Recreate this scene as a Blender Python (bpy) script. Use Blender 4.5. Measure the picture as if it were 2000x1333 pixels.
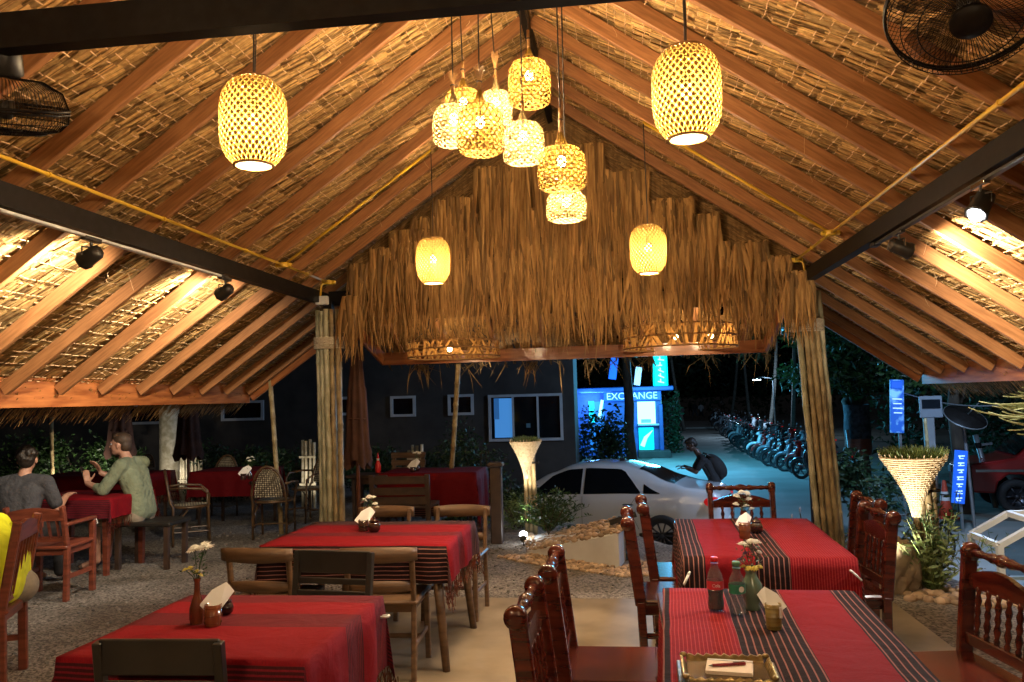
import bpy, bmesh, math, random
from mathutils import Matrix, Vector, Quaternion, Euler
R = math.radians
rnd = random.Random(7)
for o in list(bpy.data.objects): bpy.data.objects.remove(o)
S = bpy.context.scene
C = S.collection
# ------------------------------------------------------------------ camera, world, moon, exposure
EYE = 1.6; FPX = 1600.0
_r0 = Vector((0.99099069, 0.13107227, -0.02752297)); _r1 = Vector((0.03632286, -0.065227, 0.99720915)); _r2 = Vector((-0.12891123, 0.9892247, 0.06940027))
_r0.normalize(); _r2 = (_r2 - _r0 * _r2.dot(_r0)).normalized(); _r1 = _r0.cross(_r2).normalized()
cam_d = bpy.data.cameras.new('camera'); cam_d.lens = FPX / 2000 * 36; cam_d.sensor_width = 36; cam_d.clip_start = 0.05; cam_d.clip_end = 900
cam = bpy.data.objects.new('camera', cam_d); C.objects.link(cam)
cam.matrix_world = Matrix(((_r0.x, _r1.x, -_r2.x, 0), (_r0.y, _r1.y, -_r2.y, 0), (_r0.z, _r1.z, -_r2.z, EYE), (0, 0, 0, 1)))
S.camera = cam
W = bpy.data.worlds.new('World'); S.world = W; W.use_nodes = True
wn = W.node_tree.nodes; wl = W.node_tree.links
sky = wn.new('ShaderNodeTexSky'); sky.sky_type = 'NISHITA'; sky.sun_disc = False; sky.sun_elevation = R(-2.5); sky.sun_rotation = R(180)
wl.new(sky.outputs[0], wn['Background'].inputs[0]); wn['Background'].inputs[1].default_value = 0.08
sd = bpy.data.lights.new('moon', 'SUN'); sd.energy = 0.012; sd.angle = R(0.5); sd.color = (0.7, 0.82, 1)
so = bpy.data.objects.new('moon', sd); C.objects.link(so); so.rotation_euler = (R(50), 0, R(120))
S.view_settings.view_transform = 'Standard'; S.view_settings.look = 'None'; S.view_settings.gamma = 1; S.view_settings.exposure = .7
S.view_settings.use_curve_mapping = False
try:
    S.cycles.use_denoising = True; S.cycles.max_bounces = 6; S.cycles.diffuse_bounces = 3; S.cycles.glossy_bounces = 3
    S.cycles.transmission_bounces = 6; S.cycles.transparent_max_bounces = 8; S.cycles.sample_clamp_indirect = 2.0
    S.cycles.caustics_reflective = False; S.cycles.caustics_refractive = False
except Exception: pass

def ray(px, py):
    a = (px - 1000) / FPX; b = -(py - 666.5) / FPX
    return _r0 * a + _r1 * b + _r2
def P(px, py, Y):            # point of the place seen at a photo pixel, at depth Y
    d = ray(px, py); return Vector((0, 0, EYE)) + d * (Y / d.y)
def G(px, py, z=0.0):        # same, on the level plane z
    d = ray(px, py); return Vector((0, 0, EYE)) + d * ((z - EYE) / d.z)

# ------------------------------------------------------------------ materials
def new_mat(name):
    m = bpy.data.materials.new(name); m.use_nodes = True
    return m, m.node_tree.nodes, m.node_tree.links, m.node_tree.nodes['Principled BSDF']
def rgba(c): return (c[0], c[1], c[2], 1)
def noise_col(nt, nl, c1, c2, scale, stretch=(1, 1, 1), detail=4, coord='Object', lo=.35, hi=.65, rand=True):
    tc = nt.new('ShaderNodeTexCoord'); mp = nt.new('ShaderNodeMapping'); mp.inputs['Scale'].default_value = stretch
    nl.new(tc.outputs[coord], mp.inputs[0])
    no = nt.new('ShaderNodeTexNoise'); no.inputs['Scale'].default_value = scale; no.inputs['Detail'].default_value = detail
    if rand:
        oi = nt.new('ShaderNodeObjectInfo'); mm = nt.new('ShaderNodeMath'); mm.operation = 'MULTIPLY'; mm.inputs[1].default_value = 37
        nl.new(oi.outputs['Random'], mm.inputs[0])
        cx = nt.new('ShaderNodeCombineXYZ'); [nl.new(mm.outputs[0], cx.inputs[i]) for i in range(3)]
        nl.new(cx.outputs[0], mp.inputs['Location'])
    nl.new(mp.outputs[0], no.inputs['Vector'])
    cr = nt.new('ShaderNodeValToRGB'); cr.color_ramp.elements[0].position = lo; cr.color_ramp.elements[1].position = hi
    cr.color_ramp.elements[0].color = rgba(c1); cr.color_ramp.elements[1].color = rgba(c2)
    nl.new(no.outputs[0], cr.inputs[0])
    return cr.outputs[0], no, mp
def add_bump(nt, nl, b, src, strength, dist=0.01):
    bp = nt.new('ShaderNodeBump'); bp.inputs['Strength'].default_value = strength; bp.inputs['Distance'].default_value = dist
    nl.new(src, bp.inputs['Height']); nl.new(bp.outputs[0], b.inputs['Normal'])
def mixc(nt, nl, a, b, fac, mode='MIX'):
    m = nt.new('ShaderNodeMix'); m.data_type = 'RGBA'; m.blend_type = mode
    for s, v in ((m.inputs[0], fac), (m.inputs[6], a), (m.inputs[7], b)):
        if hasattr(v, 'is_output'): nl.new(v, s)
        else: s.default_value = v if isinstance(v, float) else rgba(v)
    return m.outputs[2]
def plain(name, c1, c2=None, rough=.6, scale=8, bump=.2, stretch=(1, 1, 1), metal=0, coat=0, spec=.5, var=False, trans=0, lo=.35, hi=.65, dist=.004, detail=4):
    m, nt, nl, b = new_mat(name)
    col, no, mp = noise_col(nt, nl, c1, c2 or tuple(x * .7 for x in c1), scale, stretch, detail, lo=lo, hi=hi)
    if var:   # per-piece variation held in the mesh
        at = nt.new('ShaderNodeAttribute'); at.attribute_name = 'v'
        mr = nt.new('ShaderNodeMapRange'); mr.inputs[3].default_value = .45; mr.inputs[4].default_value = 1.45; nl.new(at.outputs['Fac'], mr.inputs[0])
        cx = nt.new('ShaderNodeCombineXYZ'); [nl.new(mr.outputs[0], cx.inputs[i]) for i in range(3)]
        col = mixc(nt, nl, col, cx.outputs[0], 1.0, 'MULTIPLY')
    nl.new(col, b.inputs['Base Color'])
    b.inputs['Roughness'].default_value = rough; b.inputs['Metallic'].default_value = metal
    b.inputs['Coat Weight'].default_value = coat; b.inputs['Coat Roughness'].default_value = .12
    b.inputs['Specular IOR Level'].default_value = spec
    if bump: add_bump(nt, nl, b, no.outputs[0], bump, dist)
    if trans:
        tr = nt.new('ShaderNodeBsdfTranslucent'); mx = nt.new('ShaderNodeMixShader'); mx.inputs[0].default_value = trans
        nl.new(col, tr.inputs[0]); nl.new(b.outputs[0], mx.inputs[1]); nl.new(tr.outputs[0], mx.inputs[2])
        nl.new(mx.outputs[0], nt['Material Output'].inputs[0])
    return m
def emit(name, col, st):
    m, nt, nl, b = new_mat(name); b.inputs['Base Color'].default_value = rgba(col)
    b.inputs['Emission Color'].default_value = rgba(col); b.inputs['Emission Strength'].default_value = st
    return m
def glass(name, tint, alpha_mix=.8, rough=.03, milk=.06):
    m, nt, nl, b = new_mat(name)
    b.inputs['Base Color'].default_value = rgba(tuple(x * milk for x in tint)); b.inputs['Roughness'].default_value = rough
    tr = nt.new('ShaderNodeBsdfTransparent'); tr.inputs[0].default_value = rgba(tuple(min(1, .3 + x * .7) for x in tint)); mx = nt.new('ShaderNodeMixShader'); mx.inputs[0].default_value = alpha_mix
    nl.new(b.outputs[0], mx.inputs[1]); nl.new(tr.outputs[0], mx.inputs[2]); nl.new(mx.outputs[0], nt['Material Output'].inputs[0])
    return m
M = {}
M['rafter'] = plain('rafter_wood', (.38, .17, .062), (.25, .105, .036), .5, 5, .25, (1, 14, 14))
M['fascia'] = plain('varnished_fascia', (.44, .155, .045), (.24, .07, .02), .35, 3, .15, (1, 9, 9), coat=.3)
M['steel'] = plain('black_steel', (.008, .006, .005), (.012, .010, .009), .5, 20, .05, spec=.12)
M['thatch'] = plain('thatch_reed', (.62, .385, .14), (.42, .235, .075), .8, 30, .5, (1, 1, 1), var=True, trans=.12)
M['stitch'] = plain('bamboo_stitch', (.85, .58, .32), (.68, .42, .2), .6, 30, .1)
M['palm'] = plain('dry_palm_leaf', (.48, .27, .085), (.27, .135, .036), .7, 5, .3, (6, 6, .6), var=True, trans=.15)
M['bamboo_col'] = plain('mossy_bamboo', (.56, .51, .34), (.26, .25, .15), .45, 9, .3, (1.6, 1.6, .8), lo=.3, hi=.62)
M['bamboo_col2'] = plain('brown_bamboo', (.40, .30, .15), (.18, .13, .06), .5, 12, .3, (1.6, 1.6, .8))
M['bamboo'] = plain('dry_bamboo', (.46, .35, .17), (.27, .18, .08), .5, 14, .2)
M['bamboo_pale'] = plain('pale_bamboo', (.62, .56, .42), (.36, .31, .20), .6, 12, .3, var=True)
M['rope'] = plain('jute_rope', (.62, .54, .40), (.42, .34, .23), .9, 60, .8)
M['conduit'] = plain('yellow_conduit', (.78, .48, .035), (.70, .40, .03), .35, 10, .02)
M['slab'] = plain('floor_concrete', (.30, .235, .16), (.15, .115, .075), .5, 1.9, .3, (1, 1, 1), lo=.36, hi=.62, detail=14)
M['gloss'] = plain('dark_glossy_wood', (.10, .018, .009), (.035, .006, .004), .22, 4, .08, (1, 1, 8), coat=.6)
M['brown'] = plain('brown_chair_wood', (.15, .085, .045), (.085, .046, .024), .42, 6, .15, (1, 1, 6))
M['black'] = plain('black_chair_wood', (.022, .019, .016), (.014, .012, .010), .45, 9, .1)
M['redwood'] = plain('red_chair_wood', (.22, .055, .028), (.12, .028, .014), .4, 6, .1, (1, 1, 6), coat=.2)
M['dkbrown'] = plain('dark_bench_wood', (.055, .03, .019), (.03, .017, .011), .5, 8, .1)
M['cane'] = plain('rattan_frame', (.13, .075, .035), (.06, .032, .016), .4, 12, .1)
M['canedark'] = plain('dark_rattan_frame', (.035, .02, .012), (.02, .012, .008), .4, 12, .1)
M['napkin'] = plain('white_napkin', (.9, .89, .86), (.86, .84, .8), .8, 10, .2, trans=.15)
M['redplastic'] = plain('red_plastic', (.6, .02, .02), (.55, .02, .02), .35, 5, 0)
M['white'] = plain('white_paint', (.72, .72, .70), (.62, .62, .60), .5, 4, .1)
M['carwhite'] = plain('white_car_paint', (.72, .73, .75), (.70, .71, .73), .22, 1, 0, coat=.8)
M['carglass'] = plain('dark_car_glass', (.006, .007, .009), (.004, .005, .006), .06, 3, 0, spec=.6)
M['rubber'] = plain('rubber', (.014, .014, .014), (.02, .02, .02), .8, 20, .1)
M['alloy'] = plain('wheel_alloy', (.10, .10, .11), (.07, .07, .08), .3, 8, 0, metal=.8)
M['chrome'] = plain('chrome', (.7, .7, .7), (.6, .6, .6), .12, 5, 0, metal=1)
M['redlamp'] = emit('red_tail_lamp', (.7, .01, .01), .25)
M['headglass'] = plain('headlamp_glass', (.5, .52, .55), (.4, .4, .45), .08, 5, 0, spec=.8)
M['redpaint'] = plain('red_truck_paint', (.30, .012, .010), (.22, .010, .008), .28, 2, .02, coat=.6)
M['leaf'] = plain('leaf_green', (.045, .095, .022), (.022, .055, .012), .45, 12, .2, var=True, trans=.2)
M['leafdark'] = plain('leaf_dark', (.028, .065, .022), (.014, .036, .012), .5, 12, .2, var=True, trans=.15)
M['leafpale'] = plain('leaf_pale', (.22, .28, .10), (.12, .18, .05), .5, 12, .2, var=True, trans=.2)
M['shootpale'] = plain('pale_green_shoot', (.60, .66, .36), (.42, .50, .22), .5, 12, .2)
M['grassleaf'] = plain('basket_grass_green', (.16, .22, .06), (.08, .13, .03), .5, 12, .2, var=True, trans=.2)
M['trunk'] = plain('tree_bark', (.10, .075, .05), (.05, .036, .024), .85, 10, .8, (1, 1, .3), dist=.02)
M['palmtrunk'] = plain('palm_bark', (.13, .11, .09), (.06, .05, .04), .85, 6, .8, (1, 1, 3), dist=.02)
M['basket'] = plain('pale_wicker', (.78, .64, .42), (.56, .42, .24), .7, 40, .3)
M['darkwall'] = plain('dark_stucco', (.065, .056, .048), (.045, .038, .033), .8, 3, .2)
M['winframe'] = plain('grey_window_frame', (.60, .61, .62), (.5, .51, .53), .5, 5, 0)
M['winglass'] = plain('black_window_glass', (.008, .01, .013), (.006, .008, .01), .08, 5, 0)
M['parasol'] = plain('brown_parasol_cloth', (.085, .035, .022), (.055, .022, .014), .85, 8, .3, trans=.05)
M['parasolpole'] = plain('red_parasol_pole', (.22, .08, .045), (.16, .055, .03), .5, 9, .1)
M['rock'] = plain('rough_boulder', (.30, .22, .13), (.13, .095, .055), .9, 5, 1.0, lo=.3, hi=.7, dist=.04, detail=10)
M['pebble'] = plain('pebble_stone', (.55, .40, .26), (.36, .24, .14), .6, 8, .3, var=True)
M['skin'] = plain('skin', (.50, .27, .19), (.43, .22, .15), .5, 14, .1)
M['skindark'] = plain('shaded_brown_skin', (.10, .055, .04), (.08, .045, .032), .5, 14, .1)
M['hair'] = plain('dark_hair', (.022, .014, .010), (.012, .008, .006), .55, 60, .8)
M['hairbrown'] = plain('short_brown_hair', (.06, .035, .02), (.035, .02, .012), .6, 80, .8)
M['greenshirt'] = plain('sage_linen', (.20, .235, .155), (.165, .195, .125), .85, 13, .9, dist=.035, detail=3)
M['greyshirt'] = plain('grey_jersey', (.055, .055, .062), (.042, .042, .05), .9, 12, .9, dist=.035, detail=3)
M['yellow'] = plain('neon_yellow_jersey', (.78, .80, .02), (.66, .68, .012), .8, 7, 1.0, dist=.05, detail=2)
M['shorts'] = plain('beige_cotton', (.30, .25, .19), (.25, .21, .16), .85, 40, .2)
M['blackcloth'] = plain('black_cloth', (.018, .016, .018), (.012, .011, .012), .85, 30, .2)
M['lightcloth'] = plain('pale_cloth', (.45, .42, .42), (.38, .36, .36), .85, 30, .2)
M['shoe'] = plain('sandal_leather', (.10, .06, .04), (.06, .04, .03), .6, 20, .1)
M['petal'] = plain('white_petal', (.92, .90, .82), (.88, .85, .74), .6, 20, .1, trans=.2)
M['yellowflower'] = plain('yellow_floret', (.80, .68, .16), (.72, .6, .12), .6, 20, .1, trans=.2)
M['purple'] = plain('purple_floret', (.07, .04, .12), (.05, .03, .1), .6, 20, .1)
M['vase'] = plain('celadon_glaze', (.17, .26, .19), (.11, .18, .13), .14, 7, .2, coat=.6)
M['amber'] = plain('brown_glazed_pot', (.16, .045, .018), (.09, .022, .01), .14, 7, .2, coat=.7)
M['darkpot'] = plain('dark_glazed_jar', (.035, .012, .010), (.02, .008, .006), .15, 7, .1, coat=.7)
M['bamboocup'] = plain('olive_bamboo_cup', (.23, .16, .04), (.14, .09, .02), .4, 4, .5, (1, 1, 25), coat=.2, dist=.003)
M['petclear'] = glass('clear_bottle_plastic', (.85, .9, .95), .74, .05, .3)
M['cola'] = plain('dark_soda', (.012, .004, .003), (.01, .003, .002), .05, 4, 0, coat=1)
M['bluecap'] = plain('green_bottle_cap', (.10, .26, .15), (.09, .22, .13), .4, 5, 0)
M['redlabel'] = plain('red_bottle_label', (.62, .05, .07), (.58, .04, .06), .35, 5, 0)
M['greenlabel'] = plain('green_bottle_label', (.03, .22, .14), (.03, .2, .13), .35, 5, 0)
M['tray'] = plain('gilt_tray_metal', (.40, .29, .12), (.20, .14, .06), .3, 40, .8, metal=.7, dist=.002)
M['trayface'] = plain('tarnished_tray_face', (.16, .10, .04), (.05, .03, .015), .25, 12, .2, metal=.5, lo=.42, hi=.56)
M['silver'] = plain('silver_tray_rim', (.35, .33, .30), (.2, .19, .17), .3, 40, .3, metal=.8)
M['paper'] = plain('note_paper', (.80, .66, .50), (.78, .63, .47), .8, 3, 0)
M['pen'] = plain('maroon_pen', (.25, .02, .03), (.2, .015, .02), .3, 5, 0)
M['bluesign'] = emit('lit_blue_sign', (.01, .09, .55), .55)
M['cyan'] = emit('lit_cyan_sign', (.0, .62, .60), .95)
M['cyanpale'] = emit('lit_pale_sign', (.42, .85, .75), 1.0)
M['booth'] = plain('blue_booth_paint', (.04, .10, .40), (.03, .08, .3), .5, 4, 0)
M['letter'] = emit('white_sign_lettering', (.40, .62, .95), .75)
M['counter'] = emit('lit_white_counter', (.45, .95, .92), 1.0)
M['bulb'] = emit('warm_bulb', (1.0, .74, .35), 14)
M['diffuser'] = emit('lantern_floor_diffuser', (1.0, .88, .62), 1.6)
def frosted(name, col, st, tr_):
    m, nt, nl, b = new_mat(name); b.inputs['Base Color'].default_value = rgba(col); b.inputs['Emission Color'].default_value = rgba(col); b.inputs['Emission Strength'].default_value = st
    tr = nt.new('ShaderNodeBsdfTransparent'); mx = nt.new('ShaderNodeMixShader'); mx.inputs[0].default_value = tr_; nl.new(b.outputs[0], mx.inputs[1]); nl.new(tr.outputs[0], mx.inputs[2]); nl.new(mx.outputs[0], nt['Material Output'].inputs[0]); return m
M['diffuser'] = frosted('lantern_floor_diffuser', (1.0, .88, .62), 3.0, .55)
M['whitebulb'] = emit('white_spot_lens', (.9, .95, 1.0), 40)
M['cone'] = plain('orange_cone', (.55, .07, .03), (.5, .06, .025), .5, 5, .05)
M['pole'] = plain('galvanised_pole', (.25, .26, .26), (.18, .19, .2), .45, 9, .1, metal=.5)
M['wrapcloth'] = plain('faded_blue_wrap_cloth', (.06, .07, .09), (.02, .022, .03), .8, 9, .6, lo=.42, hi=.58, dist=.03)
M['bluecloth'] = plain('blue_print_cloth', (.05, .14, .35), (.01, .015, .03), .7, 34, .2, lo=.46, hi=.54, detail=2)
M['cord'] = plain('dark_cord', (.02, .012, .01), (.015, .01, .008), .6, 10, 0)
M['lanternwood'] = plain('lantern_ring', (.45, .24, .08), (.3, .15, .05), .5, 30, .2, trans=.1)
M['soil'] = plain('garden_soil', (.07, .05, .032), (.04, .028, .018), .95, 14, .8, dist=.02)
def strip_mat(name, c, t):
    m, nt, nl, b = new_mat(name)
    col, no, mp = noise_col(nt, nl, c, tuple(x * .75 for x in c), 30)
    nl.new(col, b.inputs['Base Color']); b.inputs['Roughness'].default_value = .7; b.inputs['Specular IOR Level'].default_value = .1
    tr = nt.new('ShaderNodeBsdfTranslucent'); tr.inputs[0].default_value = rgba(t); ad = nt.new('ShaderNodeAddShader')
    nl.new(b.outputs[0], ad.inputs[0]); nl.new(tr.outputs[0], ad.inputs[1]); nl.new(ad.outputs[0], nt['Material Output'].inputs[0])
    return m
M['strip'] = strip_mat('lantern_bamboo_strip', (.11, .062, .014), (.030, .018, .004))
M['strip2'] = strip_mat('pale_basket_strip', (.17, .12, .05), (.045, .033, .013))
M['strip3'] = strip_mat('amber_basket_strip', (.13, .068, .011), (.034, .020, .003))
# ground materials
def gravel_mat():
    m, nt, nl, b = new_mat('grey_gravel_fine')
    tc = nt.new('ShaderNodeTexCoord'); vo = nt.new('ShaderNodeTexVoronoi'); vo.inputs['Scale'].default_value = 62
    nl.new(tc.outputs['Object'], vo.inputs['Vector'])
    hs = nt.new('ShaderNodeSeparateColor'); nl.new(vo.outputs['Color'], hs.inputs[0])
    cr = nt.new('ShaderNodeValToRGB'); cr.color_ramp.elements[0].color = (.05, .045, .04, 1); cr.color_ramp.elements[1].color = (.33, .30, .27, 1)
    nl.new(hs.outputs[0], cr.inputs[0])
    big, no, mp = noise_col(nt, nl, (.55, .5, .45), (1.1, 1.08, 1.05), 1.4, lo=.35, hi=.62, detail=6, rand=False)
    nl.new(mixc(nt, nl, cr.outputs[0], big, 1.0, 'MULTIPLY'), b.inputs['Base Color']); b.inputs['Roughness'].default_value = .9
    add_bump(nt, nl, b, vo.outputs['Distance'], .9, .01)
    return m
M['gravel'] = gravel_mat()
M['road'] = plain('sandy_concrete_road', (.30, .28, .25), (.20, .185, .16), .7, .8, .3, lo=.3, hi=.7, detail=9, dist=.02)
M['dirt'] = plain('sandy_verge', (.17, .145, .11), (.10, .085, .06), .95, 2.5, .6, detail=9, dist=.03)
# striped cloth: bands = list of (start position in metres, kind); kind 0 plain red, 1 pinstriped red, 2 dark with pale stripes, 3 fine dark stripes
def cloth_mat(name, bands, period, axis, k=1.0):
    m, nt, nl, b = new_mat(name)
    uv = nt.new('ShaderNodeUVMap'); uv.uv_map = 'UVMap'; se = nt.new('ShaderNodeSeparateXYZ'); nl.new(uv.outputs[0], se.inputs[0])
    nz = nt.new('ShaderNodeTexNoise'); nz.inputs['Scale'].default_value = 3; nl.new(uv.outputs[0], nz.inputs['Vector'])
    def math_(op, a, b_=None, c=None):
        n = nt.new('ShaderNodeMath'); n.operation = op
        for i, v in enumerate((a, b_, c)):
            if v is None: continue
            if hasattr(v, 'is_output'): nl.new(v, n.inputs[i])
            else: n.inputs[i].default_value = v
        return n.outputs[0]
    u = math_('ADD', se.outputs[axis], math_('MULTIPLY', math_('SUBTRACT', nz.outputs[0], .5), .012))
    t = math_('FRACT', math_('DIVIDE', u, period))
    def ramp(vals):
        cr = nt.new('ShaderNodeValToRGB'); cr.color_ramp.interpolation = 'CONSTANT'
        els = cr.color_ramp.elements
        while len(els) < len(vals): els.new(.5)
        for e, (p, v) in zip(els, vals): e.position = p; e.color = (v, v, v, 1)
        nl.new(t, cr.inputs[0]); return cr.outputs[0]
    masks = {k: ramp([(p / period, 1.0 if kk == k else 0.0) for p, kk in bands]) for k in (1, 2, 3)}
    def stripe(freq, duty): return math_('LESS_THAN', math_('FRACT', math_('MULTIPLY', u, freq)), duty)
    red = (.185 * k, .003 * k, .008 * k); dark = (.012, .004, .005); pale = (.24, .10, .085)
    weave, wn_, _ = noise_col(nt, nl, (.75, .75, .75), (1.15, 1.15, 1.15), 60, (1, 14, 1) if axis == 0 else (14, 1, 1), 3, 'UV', rand=False)
    c = mixc(nt, nl, red, (.38, .045, .04), math_('MULTIPLY', masks[1], math_('MULTIPLY', stripe(75, .22), .8)))
    c = mixc(nt, nl, c, mixc(nt, nl, dark, pale, stripe(40, .20)), masks[2])
    c = mixc(nt, nl, c, mixc(nt, nl, (.05, .008, .012), (.17, .010, .02), stripe(60, .42)), masks[3])
    c = mixc(nt, nl, c, weave, 1.0, 'MULTIPLY')
    nl.new(c, b.inputs['Base Color']); b.inputs['Roughness'].default_value = .8; b.inputs['Specular IOR Level'].default_value = .15
    wr = nt.new('ShaderNodeTexNoise'); wr.inputs['Scale'].default_value = 5; wr.inputs['Detail'].default_value = 3; wr.inputs['Distortion'].default_value = 1.2; nl.new(uv.outputs[0], wr.inputs['Vector'])
    hsum = math_('ADD', math_('MULTIPLY', wr.outputs[0], 1.0), math_('MULTIPLY', wn_.outputs[0], .09))
    add_bump(nt, nl, b, hsum, .55, .03)
    return m
M['cloth_r1'] = cloth_mat('striped_cloth_lengthwise', [(0, 2), (.02, 1), (.25, 2), (.48, 0), (.69, 2), (.93, 1)], 1.2, 0)
M['cloth_r2'] = cloth_mat('striped_cloth_wide_bands', [(0, 2), (.11, 0), (.36, 2), (.53, 1), (.80, 1), (.97, 2)], 1.2, 0)
M['cloth_l'] = cloth_mat('striped_cloth_crosswise', [(0, 3), (.38, 0), (.80, 3), (.98, 0), (1.17, 3)], 1.2, 1)
M['cloth_m'] = cloth_mat('striped_cloth_mid', [(0, 2), (.39, 0), (.72, 3), (.86, 0), (1.15, 3)], 1.2, 1)
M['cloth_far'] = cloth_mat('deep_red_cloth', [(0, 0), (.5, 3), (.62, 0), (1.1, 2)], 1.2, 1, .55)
# ------------------------------------------------------------------ mesh helpers
class MB:
    def __init__(s): s.v = []; s.f = []; s.a = []; s.uv = None; s.cur = .5
    def add(s, vs, fs, a=None):
        n = len(s.v); s.v += [tuple(x) for x in vs]; s.f += [tuple(n + i for i in f) for f in fs]
        s.a += [s.cur if a is None else a] * len(fs); return s
    def box(s, c, size, rot=None, a=None, bev=0):
        x, y, z = size[0] / 2, size[1] / 2, size[2] / 2
        if bev:
            b = min(bev, x * .9, y * .9, z * .9); vs = []
            for sx in (-1, 1):
                for sy in (-1, 1):
                    for sz in (-1, 1):
                        vs += [(sx * x, sy * (y - b), sz * (z - b)), (sx * (x - b), sy * y, sz * (z - b)), (sx * (x - b), sy * (y - b), sz * z)]
            def I(sx, sy, sz, k): return ((sx > 0) * 4 + (sy > 0) * 2 + (sz > 0)) * 3 + k
            fs = []
            for sg in (-1, 1):
                fs.append([I(sg, -1, -1, 0), I(sg, sg, -sg, 0) if 0 else I(sg, 1, -1, 0), I(sg, 1, 1, 0), I(sg, -1, 1, 0)])
                fs.append([I(-1, sg, -1, 1), I(1, sg, -1, 1), I(1, sg, 1, 1), I(-1, sg, 1, 1)])
                fs.append([I(-1, -1, sg, 2), I(1, -1, sg, 2), I(1, 1, sg, 2), I(-1, 1, sg, 2)])
                for s2 in (-1, 1):
                    fs.append([I(sg, s2, -1, 0), I(sg, s2, 1, 0), I(sg, s2, 1, 1), I(sg, s2, -1, 1)])
                    fs.append([I(sg, -1, s2, 0), I(sg, 1, s2, 0), I(sg, 1, s2, 2), I(sg, -1, s2, 2)])
                    fs.append([I(-1, sg, s2, 1), I(1, sg, s2, 1), I(1, sg, s2, 2), I(-1, sg, s2, 2)])
                    for s3 in (-1, 1): fs.append([I(sg, s2, s3, 0), I(sg, s2, s3, 1), I(sg, s2, s3, 2)])
        else:
            vs = [(sx * x, sy * y, sz * z) for sx in (-1, 1) for sy in (-1, 1) for sz in (-1, 1)]
            fs = [(0, 1, 3, 2), (4, 6, 7, 5), (0, 4, 5, 1), (2, 3, 7, 6), (0, 2, 6, 4), (1, 5, 7, 3)]
        c = Vector(c)
        if rot is not None:
            q = rot if not isinstance(rot, (tuple, list)) else Euler(rot).to_matrix()
            vs = [q @ Vector(v) + c for v in vs]
        else: vs = [Vector(v) + c for v in vs]
        return s.add(vs, fs, a)
    def bar(s, p0, p1, w, h, up=(0, 0, 1), a=None, bev=0):
        p0 = Vector(p0); p1 = Vector(p1); d = p1 - p0; L = d.length; d = d / L
        u = Vector(up); y = u.cross(d)
        if y.length < 1e-4: y = Vector((0, 1, 0)).cross(d)
        y.normalize(); z = d.cross(y)
        m = Matrix((d, y, z)).transposed()
        return s.box((p0 + p1) / 2, (L, w, h), m, a, bev)
    def tube(s, pts, r, n=8, a=None, cap=True, closed=False):
        pts = [Vector(p) for p in pts]; k = len(pts); rs = r if isinstance(r, (list, tuple)) else [r] * k
        vs = []; t0 = (pts[1] - pts[0]).normalized()
        x = t0.orthogonal().normalized()
        for i, p in enumerate(pts):
            if closed: t = (pts[(i + 1) % k] - pts[i - 1]).normalized()
            else: t = (pts[min(i + 1, k - 1)] - pts[max(i - 1, 0)]).normalized()
            x = (x - t * x.dot(t)); x = x.normalized() if x.length > 1e-6 else t.orthogonal().normalized()
            y = t.cross(x)
            for j in range(n):
                q = 2 * math.pi * j / n; vs.append(p + (x * math.cos(q) + y * math.sin(q)) * rs[i])
        fs = []
        for i in range(k if closed else k - 1):
            i2 = (i + 1) % k
            for j in range(n): fs.append((i * n + j, i * n + (j + 1) % n, i2 * n + (j + 1) % n, i2 * n + j))
        if cap and not closed: fs += [tuple(range(n - 1, -1, -1)), tuple((k - 1) * n + j for j in range(n))]
        return s.add(vs, fs, a)
    def lathe(s, prof, o=(0, 0, 0), axis=(0, 0, 1), n=20, a=None, cap=True):
        ax = Vector(axis).normalized(); x = ax.orthogonal().normalized(); y = ax.cross(x); o = Vector(o)
        vs = [o + ax * z + (x * math.cos(2 * math.pi * j / n) + y * math.sin(2 * math.pi * j / n)) * max(r, 1e-4) for r, z in prof for j in range(n)]
        fs = [(i * n + j, i * n + (j + 1) % n, (i + 1) * n + (j + 1) % n, (i + 1) * n + j) for i in range(len(prof) - 1) for j in range(n)]
        if cap: fs += [tuple(range(n - 1, -1, -1)), tuple((len(prof) - 1) * n + j for j in range(n))]
        return s.add(vs, fs, a)
    def ball(s, c, r, n=10, m=7, a=None, rot=None):
        r = r if isinstance(r, (tuple, list, Vector)) else (r, r, r); c = Vector(c); vs = []; fs = []
        for i in range(m + 1):
            th = math.pi * i / m
            for j in range(n):
                v = Vector((math.sin(th) * math.cos(2 * math.pi * j / n) * r[0], math.sin(th) * math.sin(2 * math.pi * j / n) * r[1], math.cos(th) * r[2]))
                if rot is not None: v = rot @ v
                vs.append(c + v)
        for i in range(m):
            for j in range(n): fs.append((i * n + j, (i + 1) * n + j, (i + 1) * n + (j + 1) % n, i * n + (j + 1) % n))
        return s.add(vs, fs, a)
    def prism(s, poly, z0, z1, a=None):      # polygon in xy, extruded in z
        n = len(poly); vs = [(p[0], p[1], z0) for p in poly] + [(p[0], p[1], z1) for p in poly]
        ar = sum(poly[i][0] * poly[(i + 1) % n][1] - poly[(i + 1) % n][0] * poly[i][1] for i in range(n))
        fs = [tuple(range(n - 1, -1, -1)), tuple(range(n, 2 * n))] + [(i, (i + 1) % n, n + (i + 1) % n, n + i) for i in range(n)]
        if ar < 0: fs = [f[::-1] for f in fs]
        return s.add(vs, fs, a)
    def xform(s, m, start=0):
        s.v[start:] = [tuple(m @ Vector(v)) for v in s.v[start:]]; return s
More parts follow.
